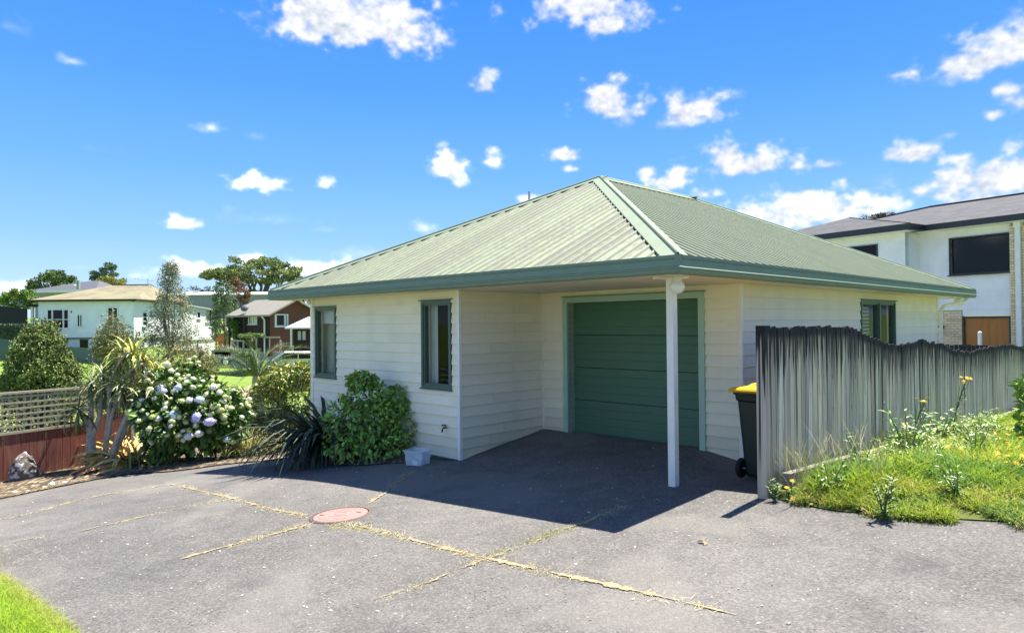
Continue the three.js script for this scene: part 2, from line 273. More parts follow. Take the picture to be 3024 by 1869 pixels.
T.wood = tex(256, 256, (x, y, u, v) => { const g = fbm(u * 40, v * 3, 5, 4, 40, 3); return 0.7 + 0.5 * g; });
T.bumpFine = tex(256, 256, (x, y, u, v) => fbm(u * 32, v * 32, 3, 3, 32, 32), false);

const std = (c, rough = 0.7, o = {}) => { const { metal, ...r } = o; return new THREE.MeshStandardMaterial({ color: Array.isArray(c) ? new THREE.Color().setRGB(...c) : c, roughness: rough, metalness: metal ?? 0, ...r }); };
const phys = (c, rough, o = {}) => new THREE.MeshPhysicalMaterial({ color: new THREE.Color().setRGB(...c), roughness: rough, ...o });
const M = {
  asphalt: std([1, 1, 1], 0.92, { map: rep(T.asphalt, 1 / 6.5), bumpMap: rep(T.asphaltBump, 1 / 1.1), bumpScale: 0.006 }),
  grass: std([1, 1, 1], 1, { map: rep(T.grass, 1 / 6) }),
  soil: std([1, 1, 1], 1, { map: rep(T.soil, 1 / 1.6), bumpMap: rep(T.bumpFine, 1 / 0.7), bumpScale: 0.02 }),
  paling: std([1, 1, 1], 0.93, { map: T.paling }),
  red: std([1, 1, 1], 0.9, { map: T.redBoard }),
  wall: std([0.92, 0.845, 0.65], 0.62, { map: rep(T.paint, 1 / 1.7) }),
  trim: std([0.88, 0.85, 0.74], 0.55, { map: rep(T.paint, 1 / 1.3) }),
  soffit: std([0.82, 0.76, 0.62], 0.75, { map: rep(T.paint, 1 / 2.2) }),
  white: std([0.80, 0.80, 0.76], 0.5, { map: rep(T.paint, 1 / 1.5) }),
  gutter: std([0.165, 0.235, 0.165], 0.6, { map: rep(T.paint, 1 / 0.9) }),
  joinery: std([0.075, 0.12, 0.09], 0.45), frameGreen: std([0.42, 0.58, 0.44], 0.5, { map: rep(T.paint, 1) }),
  doorGreen: std([0.068, 0.16, 0.095], 0.5, { map: rep(T.paint, 1 / 2) }),
  roof: std([1, 1, 1], 0.75, { map: rep(T.roof, 1 / 3.04) }), roofClean: std([0.98, 1.0, 0.96], 0.75, { map: rep(T.roofClean, 1 / 3.04) }), cap: std([0.20, 0.25, 0.16], 0.8, { map: rep(T.paint, 1 / 0.8) }),
  glass: phys([0.93, 0.96, 0.95], 0.03, { transmission: 1, thickness: 0, ior: 1.5, specularIntensity: 0.18 }),
  darkGlass: phys([0.010, 0.011, 0.013], 0.05, { specularIntensity: 0.4 }), curtain: std([0.46, 0.43, 0.38], 0.9), netCurtain: std([0.62, 0.61, 0.57], 0.95), inside: std([0.022, 0.02, 0.018], 0.9), floorInside: std([0.02, 0.016, 0.014], 0.8),
  concrete: std([0.30, 0.29, 0.26], 0.9, { map: rep(T.paint, 1 / 1.1), bumpMap: rep(T.bumpFine, 1 / 0.5), bumpScale: 0.006 }),
  opal: phys([0.82, 0.82, 0.80], 0.22, { clearcoat: 0.4 }), black: std([0.012, 0.013, 0.014], 0.45), bin: std([0.010, 0.022, 0.018], 0.42), rubber: std([0.012, 0.012, 0.012], 0.8), lid: std([0.78, 0.42, 0.008], 0.4), print: std([0.62, 0.64, 0.62], 0.6),
  bark: std([1, 1, 1], 0.95, { map: rep(T.bark, 1, 1.2) }), barkDark: std([0.4, 0.36, 0.32], 0.95, { map: rep(T.bark, 1, 1) }), rock: std([1, 1, 1], 0.95, { map: rep(T.rock, 1.5), bumpMap: rep(T.bumpFine, 3), bumpScale: 0.015 }),
  timber: std([0.20, 0.185, 0.145], 0.92, { map: rep(T.wood, 3, 1) }), cutWood: std([0.42, 0.27, 0.18], 0.9), lattice: std([0.42, 0.36, 0.24], 0.9, { map: rep(T.wood, 4, 1) }),
  shingle: std([1, 1, 1], 0.9, { map: rep(T.shingle, 1 / 4.2) }), fascia: std([0.022, 0.022, 0.024], 0.4), cladding: std([0.86, 0.87, 0.84], 0.55, { map: rep(T.paint, 1 / 1.9) }), paleBrick: std([1, 1, 1], 0.9, { map: rep(T.brick, 1 / 0.7), vertexColors: false, color: new THREE.Color().setRGB(0.90, 0.72, 0.42) }), mortar: std([0.42, 0.36, 0.27], 0.95),
  brownDoor: std([0.42, 0.155, 0.025], 0.5, { map: rep(T.wood, 1 / 1.5, 1 / 1.5) }),
  villa: std([0.86, 0.88, 0.85], 0.6, { map: rep(T.paint, 1 / 3) }), straw: std([1, 1, 1], 0.8, { map: rep(T.strawRoof, 1 / 6) }), greyRoof: std([0.065, 0.068, 0.078], 0.7), whiteRoof: std([0.55, 0.57, 0.58], 0.6), greyWall: std([0.28, 0.30, 0.29], 0.8),
  redBrick: std([0.17, 0.062, 0.042], 0.9, { map: rep(T.brick, 1 / 1.2) }), darkBrick: std([0.045, 0.022, 0.018], 0.9), paleRoof: std([0.33, 0.30, 0.24], 0.8, { map: rep(T.paint, 1 / 3) }), orange: std([0.52, 0.15, 0.055], 0.8), greenFence: std([0.10, 0.15, 0.125], 0.9, { map: rep(T.wood, 2, 1) }), darkFence: std([0.018, 0.018, 0.02], 0.9), deck: std([0.38, 0.33, 0.25], 0.9),
  carPaint: phys([0.52, 0.54, 0.56], 0.25, { metalness: 0.6, clearcoat: 1, clearcoatRoughness: 0.05 }), steel: std([0.55, 0.55, 0.55], 0.35, { metal: 0.9 }), galv: std([0.42, 0.43, 0.44], 0.5, { metal: 0.7 }),
  redPaint: std([0.44, 0.225, 0.19], 0.75, { map: rep(T.brick, 2), bumpMap: rep(T.bumpFine, 3), bumpScale: 0.004 }),
  plastic: phys([0.80, 0.86, 0.88], 0.3, { transmission: 0.55, thickness: 0, ior: 1.3 }),
};
// ---------------------------------------------------------------- the house with the green hip roof
const HOUSE = { a1: 0.5693, b0: 8.4174, b1: 4.1092, a2: 2.4007, b5: 0.5693, a5: 11.4862, hs: 2.2513, WL: 9.1418, WR: 12.4169 };
const house = thing('weatherboard_house', 'single storey white weatherboard house with pale green hip roof and recessed garage door', 'house', [NX, 0, NZ], Math.PI / 2 - TH);
house.updateMatrixWorld(true);
const toHouse = house.matrixWorld.clone().invert();
function onHouse(vx, vy, axis, val) {                            // sight line met with a plane of the house: [a, height, -b]
  const o = ORIGIN.clone().applyMatrix4(toHouse), d = rayOf(vx, vy).transformDirection(toHouse);
  const k = axis === 'a' ? (val - o.x) / d.x : axis === 'b' ? (-val - o.z) / d.z : (val - o.y) / d.y; return o.addScaledVector(d, k);
}
const boardCache = new Map();
function boardGeo(L, h, cutTop = false) {                        // one lapped board: thick at its foot, thin at its head
  const key = L.toFixed(3) + '|' + h.toFixed(3); if (boardCache.has(key)) return boardCache.get(key);
  const g = prism([[0, 0], [0.028, 0], [0.0295, 0.003], [0.008, h + 0.004], [0, h + 0.004]], 0, L); // outline (outward, up), length along z
  g.applyMatrix4(M4().makeBasis(new THREE.Vector3(0, 0, 1), new THREE.Vector3(0, 1, 0), new THREE.Vector3(1, 0, 0)));
  // the basis swap mirrors the faces: turn them round
  const p = g.attributes.position.array; for (let i = 0; i < p.length; i += 9) for (let k = 0; k < 3; k++) { const t = p[i + k]; p[i + k] = p[i + 3 + k]; p[i + 3 + k] = t; }
  g.computeVertexNormals(); const out = metreUV(g); boardCache.set(key, out); return out;
}
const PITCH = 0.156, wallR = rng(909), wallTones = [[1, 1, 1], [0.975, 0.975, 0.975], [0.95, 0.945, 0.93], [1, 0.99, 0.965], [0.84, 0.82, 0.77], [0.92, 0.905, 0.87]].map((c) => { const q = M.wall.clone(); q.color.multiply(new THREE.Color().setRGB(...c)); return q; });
// a boarded wall: frame matrix (along, up, outward); openings are [s0, s1, y0, y1]
function boardedWall(parent, name, frame, W, y0, y1, openings, rowBase, mat = M.wall, skirt = 0) {
  const cuts = [[0, W, y0, y1]]; const solid = [];
  let xs = [0, W]; for (const o of openings) xs.push(o[0], o[1]); xs = [...new Set(xs)].sort((p, q) => p - q);
  for (let i = 0; i < xs.length - 1; i++) { const m = (xs[i] + xs[i + 1]) / 2; let ys = [y0]; const os = openings.filter((o) => o[0] < m && o[1] > m).sort((p, q) => p[2] - q[2]); let y = y0; for (const o of os) { if (o[2] > y) solid.push(span(xs[i], xs[i + 1], y, o[2], -0.12, -0.004)); y = o[3]; } if (y < y1) solid.push(span(xs[i], xs[i + 1], y, y1, -0.12, -0.004)); }
  const w = mesh(name, merge(solid).applyMatrix4(frame), mat, parent);
  for (let y = rowBase; y < y1 - 0.02; y += PITCH) {
    const h = Math.min(PITCH, y1 - 0.002 - y); let segs = [[0.012, W - 0.012]];
    for (const o of openings) if (o[3] > y + 0.03 && o[2] < y + h - 0.03) { const n = []; for (const s of segs) { if (o[0] - 0.055 > s[0]) n.push([s[0], Math.min(s[1], o[0] - 0.055)]); if (o[1] + 0.055 < s[1]) n.push([Math.max(s[0], o[1] + 0.055), s[1]]); } segs = n; }
    segs = segs.flatMap((s) => { const L = s[1] - s[0]; if (L < 1.6 || wallR() < 0.35) return [s]; const c = lerp(s[0], s[1], 0.25 + 0.5 * wallR()); return [[s[0], c - 0.0015], [c + 0.0015, s[1]]]; });
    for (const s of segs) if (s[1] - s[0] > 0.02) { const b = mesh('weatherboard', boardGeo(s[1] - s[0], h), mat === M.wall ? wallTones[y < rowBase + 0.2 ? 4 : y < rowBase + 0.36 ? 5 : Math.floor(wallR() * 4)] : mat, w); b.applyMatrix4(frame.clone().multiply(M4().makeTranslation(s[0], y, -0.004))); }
  }
  return w;
}
const frameAt = (ox, oz, dir) => { const A = dir === 'z' ? new THREE.Vector3(0, 0, 1) : new THREE.Vector3(1, 0, 0), Y = new THREE.Vector3(0, 1, 0), n = A.clone().cross(Y); const m = M4().makeBasis(A, Y, n); m.setPosition(ox, 0, oz); return m; };
{
  const H = HOUSE;
  const fFront = frameAt(H.a1, -H.b0, 'z'), fReturn = frameAt(H.a1, -H.b1, 'x'), fGarage = frameAt(H.a2, -H.b1, 'z'), fRight = frameAt(H.a2, -H.b5, 'x');
  const wA = [H.b0 - 8.272, H.b0 - 7.611, 0.822, 2.052], wB = [H.b0 - 4.956, H.b0 - 4.322, 0.806, 2.072];
  const gd = [H.b1 - 3.547, H.b1 - 1.179, -0.2, 2.075];
  const wR = [6.79 - H.a2, 8.54 - H.a2, 0.82, 2.07];
  boardedWall(house, 'front_wall', fFront, H.b0 - H.b1, -0.27, H.hs, [wA, wB], -0.263);
  boardedWall(house, 'porch_wall', fReturn, H.a2 - H.a1, -0.27, H.hs, [], -0.263);
  boardedWall(house, 'garage_wall', fGarage, H.b1 - H.b5, -0.15, H.hs, [gd], -0.106);
  boardedWall(house, 'gable_wall', fRight, H.a5 - H.a2, -0.6, H.hs, [wR], -0.106);
  // walls away from the road, floor, foundation
  mesh('rear_wall', merge([span(H.a1, H.a5, -1.6, H.hs, -H.b0, -H.b0 - 0.12)]), M.wall, house);
  mesh("rear_wall", span(H.a5 - 0.12, H.a5 - 0.004, -0.9, H.hs, -H.b0, -H.b5 - 0.12), M.wall, house);
  mesh('floor', span(H.a1 + 0.1, H.a5 - 0.15, 0.06, 0.12, -H.b0 + 0.02, -H.b1 - 0.14), M.floorInside, house);
  mesh('partition', merge([span(H.a1 + 2.4, H.a1 + 2.5, 0.12, H.hs, -H.b0 + 0.01, -H.b1 - 0.3), span(H.a1 + 0.13, H.a1 + 2.4, 0.12, H.hs, -6.4, -6.3), span(H.a2 + 0.3, H.a5 - 0.2, 0.0, H.hs, -2.9, -2.8), span(5.6, 5.7, 0, H.hs, -2.8, -H.b5 - 0.13)]), M.inside, house);  // inner walls added, near black, to keep the windows dark
  mesh('foundation', merge([span(H.a1 + 0.06, H.a1 + 0.2, -1.7, -0.265, -H.b0 + 0.05, -H.b1 - 0.02), span(H.a1 + 0.07, H.a2, -1.4, -0.265, -H.b1 - 0.2, -H.b1 - 0.06)]), M.concrete, house);
  // corner trims
  const corner = (a, b, y0) => mesh('corner_trim', merge([box(0.052, H.hs - y0 - 0.004, 0.052, a, (H.hs + y0) / 2, -b)]), M.trim, house);
  corner(H.a1 - 0.002, H.b1 - 0.002, -0.27); corner(H.a1 - 0.002, H.b0 + 0.002, -0.3); corner(H.a2 - 0.002, H.b5 - 0.002, -0.2); corner(H.a5 - 0.02, H.b5 - 0.002, -0.6);
  mesh('corner_trim', box(0.03, H.hs + 0.2, 0.03, H.a2 - 0.02, (H.hs - 0.2) / 2, -H.b1 + 0.02), M.trim, house);

  // windows
  function windowAt(frame, [s0, s1, y0, y1], sashes, dress) {
    const w = part('window', house); w.applyMatrix4(frame);
    const t = 0.043, fr = [span(s0 - t, s0, y0 - t, y1 + t, -0.09, 0.035), span(s1, s1 + t, y0 - t, y1 + t, -0.09, 0.035), span(s0, s1, y1, y1 + t, -0.09, 0.035), span(s0, s1, y0 - t, y0, -0.09, 0.035)];
    for (let i = 1; i < sashes.length - 1; i++) { const x = lerp(s0, s1, sashes[i]); fr.push(span(x - 0.03, x + 0.03, y0, y1, -0.09, 0.033)); }
    mesh('window_frame', merge(fr), M.joinery, w);
    mesh('head_flashing', span(s0 - 0.085, s1 + 0.085, y1 + t + 0.002, y1 + t + 0.016, -0.02, 0.06), M.joinery, w);
    mesh('sill', span(s0 - 0.07, s1 + 0.07, y0 - t - 0.022, y0 - t - 0.002, -0.02, 0.05), M.joinery, w);
    for (let i = 0; i < sashes.length - 1; i++) {
      const x0 = lerp(s0, s1, sashes[i]) + (i ? 0.03 : 0), x1 = lerp(s0, s1, sashes[i + 1]) - (i < sashes.length - 2 ? 0.03 : 0), b = 0.032;
      mesh('sash', merge([span(x0, x0 + b, y0, y1, -0.055, 0.012), span(x1 - b, x1, y0, y1, -0.055, 0.012), span(x0 + b, x1 - b, y1 - b, y1, -0.055, 0.012), span(x0 + b, x1 - b, y0, y0 + b, -0.055, 0.012)]), M.joinery, w);
      mesh('pane', span(x0 + b - 0.004, x1 - b + 0.004, y0 + b - 0.004, y1 - b + 0.004, -0.028, -0.024), M.glass, w);
    }
    dress(w, s0, s1, y0, y1); return w;
  }
  const pleated = (x0, x1, y0, y1, z, amp = 0.02, n = 60) => { const g = new THREE.PlaneGeometry(x1 - x0, y1 - y0, n, 1).translate((x0 + x1) / 2, (y0 + y1) / 2, z), p = g.attributes.position; for (let i = 0; i < p.count; i++) p.setZ(i, z + amp * Math.sin(p.getX(i) * 70) + 0.4 * amp * Math.sin(p.getX(i) * 31 + 1)); g.computeVertexNormals(); return metreUV(g); };
  windowAt(fFront, wA, [0, 1], (w, s0, s1, y0, y1) => { mesh('pale_strip', span(s0, s1, y1 - 0.27, y1 - 0.02, -0.135, -0.13), M.netCurtain, w); mesh('curtain', pleated(s0 - 0.05, s1 + 0.05, y0 - 0.2, y1 + 0.02, -0.24), M.curtain, w); });
  windowAt(fFront, wB, [0, 1], (w, s0, s1, y0, y1) => { mesh('curtain', pleated(s0 - 0.08, s0 + 0.11, y0 - 0.1, y1 + 0.02, -0.17, 0.012), M.netCurtain, w); for (let k = 0; k < 3; k++) mesh('blind_slat', span(s0 + 0.15, s1 + 0.02, y0 + 0.05 + 0.085 * k, y0 + 0.09 + 0.085 * k, -0.22, -0.2), M.inside, w); });
  windowAt(fRight, wR, [0, 0.52, 1], (w, s0, s1, y0, y1) => { mesh('pale_strip', merge([...Array(9)].map((_, k) => span(s0 + 0.02, s0 + 0.86, y0 + 0.62 + k * 0.065, y0 + 0.66 + k * 0.065, -0.16, -0.145))), M.curtain, w); mesh('curtain', pleated(s0 + 0.9, s1 + 0.03, y0 - 0.1, y1, -0.3), std([0.05, 0.11, 0.10], 0.9), w); });  // left pane: pale slats stand in for reflected brickwork

  // garage door with its pale green surround
  const g = part('garage_door', house); g.applyMatrix4(fGarage);
  const [s0, s1, , yt] = gd, fo = 0.09;
  mesh('door_frame', merge([span(s0 - fo, s0, -0.1, yt + fo, -0.17, 0.04), span(s1, s1 + fo, -0.1, yt + fo, -0.17, 0.04), span(s0, s1, yt, yt + fo, -0.17, 0.04)]), M.frameGreen, g);
  mesh('head_flashing', span(s0 - fo - 0.02, s1 + fo + 0.02, yt + fo + 0.001, yt + fo + 0.012, -0.01, 0.055), M.gutter, g);
  const n = 4, ph = (yt + 0.004) / n;
  for (let k = 0; k < n; k++) {
    const prof = [[0, 0.004]]; const Z = (y) => prof.push(y); const h = ph - 0.006;
    prof.length = 0; prof.push([0, 0], [0.03, 0.002]); for (const q of [0.25, 0.5, 0.75]) prof.push([0.032, h * q - 0.012], [0.0295, h * q - 0.005], [0.0295, h * q + 0.005], [0.032, h * q + 0.012]); prof.push([0.03, h - 0.002], [0, h]);
    const pg = prism(prof, 0, s1 - s0 - 0.01); const m = mesh('door_panel', metreUV(pg.applyMatrix4(M4().makeRotationY(-Math.PI / 2))), M.doorGreen, g);
    m.scale.z = 1; m.position.set(s1 - 0.005, k * ph, -0.16); m.rotation.y = 0;
  }

  mesh('garage_lining', span(H.a2 + 0.20, H.a2 + 0.24, -0.1, H.hs, -H.b1, -H.b5 - 0.13), M.inside, house);

  // soffit and porch post with globe lamp
  mesh('soffit', span(0.1, H.WR - 0.1, H.hs + 0.001, H.hs + 0.018, -(H.WL - 0.1), -0.1), M.soffit, house);
  const post = part('porch_post', house);
  mesh('post', rbox(0.092, H.hs + 0.13, 0.092, 0.008, 0.6246, (H.hs - 0.13) / 2, -0.491), M.trim, post);
  mesh('bracket', merge([box(0.34, 0.022, 0.05, 0.55, H.hs - 0.012, -0.55), box(0.05, 0.022, 0.3, 0.60, H.hs - 0.0125, -0.42)]), M.trim, post);
  const lampAt = onHouse(1618, 685, 'b', 0.40), lamp = part('porch_lamp', house);
  mesh('globe', new THREE.SphereGeometry(0.086, 28, 20).scale(1, 0.92, 1).translate(lampAt.x, lampAt.y, lampAt.z), M.opal, lamp);
  mesh('lamp_base', merge([new THREE.CylinderGeometry(0.05, 0.055, 0.05, 18).translate(lampAt.x, lampAt.y + 0.085, lampAt.z), bar([lampAt.x, lampAt.y + 0.1, lampAt.z], [0.62, lampAt.y + 0.11, -0.46], 0.035)]), M.white, lamp);
  // lamp and downpipe at the far end, two small flood lamps under the other end of the eaves
  const l2 = onHouse(2290, 722, 'b', 0.3), lb = part('porch_lamp', house);
  mesh('globe', new THREE.SphereGeometry(0.1, 20, 14).translate(l2.x, l2.y, l2.z), M.opal, lb); mesh('lamp_base', new THREE.CylinderGeometry(0.055, 0.055, H.hs - l2.y - 0.05, 14).translate(l2.x, (H.hs + l2.y + 0.06) / 2, l2.z), M.white, lb);
  mesh('downpipe', tube([[l2.x + 0.15, H.hs - 0.01, -0.16], [l2.x + 0.1, 2.16, -0.2], [H.a5 + 0.16, 2.06, -H.b5 + 0.1], [H.a5 + 0.09, 1.98, -H.b5 + 0.06], [H.a5 + 0.09, -0.6, -H.b5 + 0.06]], 0.04, 10), M.trim, house);
  for (const vx of [724, 739]) { const q = onHouse(vx, 723, 'b', vx < 730 ? 8.75 : 8.56); const f = part('flood_lamp', house); mesh('lamp_head', new THREE.SphereGeometry(vx < 730 ? 0.035 : 0.06, 14, 10).scale(1, 0.8, 1).translate(q.x, q.y, q.z), M.opal, f); mesh('lamp_arm', new THREE.CylinderGeometry(0.015, 0.02, Math.max(0.03, H.hs - q.y), 8).translate(q.x, (H.hs + q.y) / 2, q.z), M.black, f); }
  // garden tap on the wall
  const tp = onHouse(1061, 1022, 'a', H.a1 - 0.05), tapg = part('tap', house);
  mesh('tap_body', merge([tube([[H.a1, tp.y, tp.z], [H.a1 - 0.07, tp.y, tp.z], [H.a1 - 0.1, tp.y - 0.03, tp.z + 0.01], [H.a1 - 0.1, tp.y - 0.06, tp.z + 0.01]], 0.012, 8), box(0.02, 0.02, 0.09, H.a1 - 0.06, tp.y + 0.04, tp.z)]), M.black, tapg);

  // roof: ribbed sheets, hip and ridge caps, gutters
  const e0 = 0.045, y0 = 2.405, slope = 0.4725, D = H.WL / 2 - e0, RY = y0 + D * slope;
  const roof = part('roof', house);
  function roofFace(W, place, seed) {
    const pos = [], uv = [], q = (s, t, h) => { const p = place(s, t); return [p[0], y0 + slope * t + h, p[1]]; };
    const P = 0.19, br = []; for (let k = 0; k * P < W + P; k++) for (const [f, h] of [[0, 0], [0.044, 0], [0.058, 0.026], [0.09, 0.026], [0.104, 0]]) { const s = k * P + f; if (s < W) br.push([s, h]); } br.push([W, 0]);
    for (let i = 0; i < br.length - 1; i++) {
      const [sa, ha] = br[i], [sb, hb] = br[i + 1], ta = Math.min(sa, W - sa, D), tb = Math.min(sb, W - sb, D), o = -0.035;
      const A = q(sa, o, ha), B = q(sb, o, hb), C = q(sb, tb, hb), E = q(sa, ta, ha), w = (s, t) => [s + seed * 0.95, t + seed * 0.37];
      for (const [p, x] of [[A, w(sa, o)], [B, w(sb, o)], [C, w(sb, tb)], [A, w(sa, o)], [C, w(sb, tb)], [E, w(sa, ta)]]) { pos.push(...p); uv.push(...x); }
    }
    const g = new THREE.BufferGeometry(); g.setAttribute('position', new THREE.Float32BufferAttribute(pos, 3)); g.setAttribute('uv', new THREE.Float32BufferAttribute(uv, 2)); g.computeVertexNormals(); return g;
  }
  const L = H.WL - 2 * e0, R = H.WR - 2 * e0;
  mesh('roof_sheet', roofFace(L, (s, t) => [e0 + t, -(H.WL - e0 - s)], 1), M.roof, roof);
  mesh('roof_sheet', roofFace(R, (s, t) => [e0 + s, -(e0 + t)], 2), M.roofClean, roof);
  mesh('roof_sheet', roofFace(R, (s, t) => [H.WR - e0 - s, -(H.WL - e0 - t)], 3), M.roof, roof);
  mesh('roof_sheet', roofFace(L, (s, t) => [H.WR - e0 - t, -(e0 + s)], 4), M.roof, roof);
  // a cap: folded strip along a hip, each flap lying over its own slope
  function hipCap(p0, p1, fa, fb, w = 0.25) {
    const faces = [], raise = 0.034, lift = (p, k) => [p[0], p[1] + k, p[2]], off = (p, d, k) => [p[0] + d[0] * k, p[1] + d[1] * k, p[2] + d[2] * k], N = 3;
    const P = (i) => [0, 1, 2].map((k) => lerp(p0[k], p1[k], i / N));
    const sec = (i) => { const c = P(i); return [lift(off(c, fa, w), raise - 0.016), lift(off(c, fa, w), raise), lift(off(c, fa, 0.03), raise + 0.004), lift(off(c, fa, 0.016), raise + 0.028), lift(c, raise + 0.036), lift(off(c, fb, 0.016), raise + 0.028), lift(off(c, fb, 0.03), raise + 0.004), lift(off(c, fb, w), raise), lift(off(c, fb, w), raise - 0.016)]; };
    for (let i = 0; i < N; i++) { const a = sec(i), b = sec(i + 1); for (let k = 0; k < a.length - 1; k++) faces.push([a[k], a[k + 1], b[k + 1], b[k]]); }
    return metreUV(polys(faces));
  }
  const C = (a, b, y) => [a, y, -b], m0 = e0 - 0.02, ym = y0 - 0.02 * slope;
  mesh('hip_cap', hipCap(C(m0, m0, ym), C(H.WL / 2, H.WL / 2, RY), [0, 0, -1], [1, 0, 0], 0.21), M.cap, roof);
  mesh('hip_cap', hipCap(C(m0, H.WL - m0, ym), C(H.WL / 2, H.WL / 2, RY), [0, 0, 1], [1, 0, 0], 0.2), M.cap, roof);
  mesh('hip_cap', hipCap(C(H.WR - m0, m0, ym), C(H.WR - H.WL / 2, H.WL / 2, RY), [-1, 0, 0], [0, 0, -1], 0.2), M.cap, roof);
  mesh('hip_cap', hipCap(C(H.WR - m0, H.WL - m0, ym), C(H.WR - H.WL / 2, H.WL / 2, RY), [-1, 0, 0], [0, 0, 1], 0.2), M.cap, roof);
  mesh('ridge_cap', hipCap(C(H.WL / 2, H.WL / 2, RY), C(H.WR - H.WL / 2, H.WL / 2, RY), [0, -0.42, 1], [0, -0.42, -1], 0.2), M.cap, roof);
  // gutters, mitred at the corners: profile as [inset from the outer edge, height]
  const prof = [[0.02, 2.425], [0.02, 2.436], [0, 2.436], [0, 2.405], [0.008, 2.398], [0.008, 2.392], [0, 2.386], [0, 2.318], [-0.011, 2.309], [-0.011, 2.297], [0.001, 2.29], [0.006, 2.262], [0.02, 2.2454], [0.118, 2.2454], [0.118, 2.38], [0.03, 2.38], [0.02, 2.425]];
  const rect = (i) => [[i, i], [H.WR - i, i], [H.WR - i, H.WL - i], [i, H.WL - i]];
  const gutterSide = (k, pr, f0 = 0, f1 = 1) => { const F = []; for (let j = 0; j < pr.length - 1; j++) { const c0 = rect(pr[j][0]), c1 = rect(pr[j + 1][0]), A = c0[k], B = c0[(k + 1) % 4], A2 = c1[k], B2 = c1[(k + 1) % 4], l = (p, q, t) => [lerp(p[0], q[0], t), lerp(p[1], q[1], t)], w = ([a, b], y) => [a, y, -b]; F.push([w(l(A, B, f0), pr[j][1]), w(l(A2, B2, f0), pr[j + 1][1]), w(l(A2, B2, f1), pr[j + 1][1]), w(l(A, B, f1), pr[j][1])]); } return metreUV(polys(F)); };
  for (let k = 0; k < 4; k++) mesh('gutter', gutterSide(k, prof), M.gutter, roof);
  const cp = [[0.02, 2.441], [-0.006, 2.441], [-0.006, 2.32], [-0.016, 2.31], [-0.016, 2.295], [0.0, 2.287], [0.0, 2.262], [0.018, 2.2405], [0.1, 2.2405]];
  mesh('gutter_corner', merge([gutterSide(0, cp, 0, 0.0045), gutterSide(3, cp, 1 - 0.006, 1)]), M.gutter, roof);
  for (const vv of [[1264, 15.8]]) { const b = at(vv[0], 457, vv[1]).applyMatrix4(toHouse); mesh('vent_pipe', new THREE.CylinderGeometry(0.025, 0.025, 1.2, 8).translate(b.x, b.y - 0.6, b.z), M.galv, house); }
}
// ---------------------------------------------------------------- ground, driveway, lawns and beds
const xz = (v) => [v.x, v.z];
const FENCE0 = [2.575, -7.12], FENCE_AZ = 44.6 * Math.PI / 180;
const fenceAt = (L, out = 0) => [FENCE0[0] + Math.sin(FENCE_AZ) * L + Math.cos(FENCE_AZ) * out, FENCE0[1] - Math.cos(FENCE_AZ) * L + Math.sin(FENCE_AZ) * out];
const BANK_EDGE = [[2.62, -7.02], [2.73, -6.82], [2.96, -6.46], [3.24, -6.28], [3.74, -5.95], [4.1, -5.75], [5.3, -5.05], [7.1, -4.2]];
const LAWN_EDGE = [[-7.2, -9.3], [-4.74, -6.51], [-4.1, -5.91], [-3.53, -5.37], [-3.13, -4.99], [-2.3, -4.1], [-1.6, -2.6], [-1.3, -0.5]];
const LAWN_FAR = [[-10, -7.6], [-8, -5], [-7.6, -4], [-7, -3.4], [-6.6, -2.8], [-6, -2], [-5, -0.8], [-4.5, 1]];
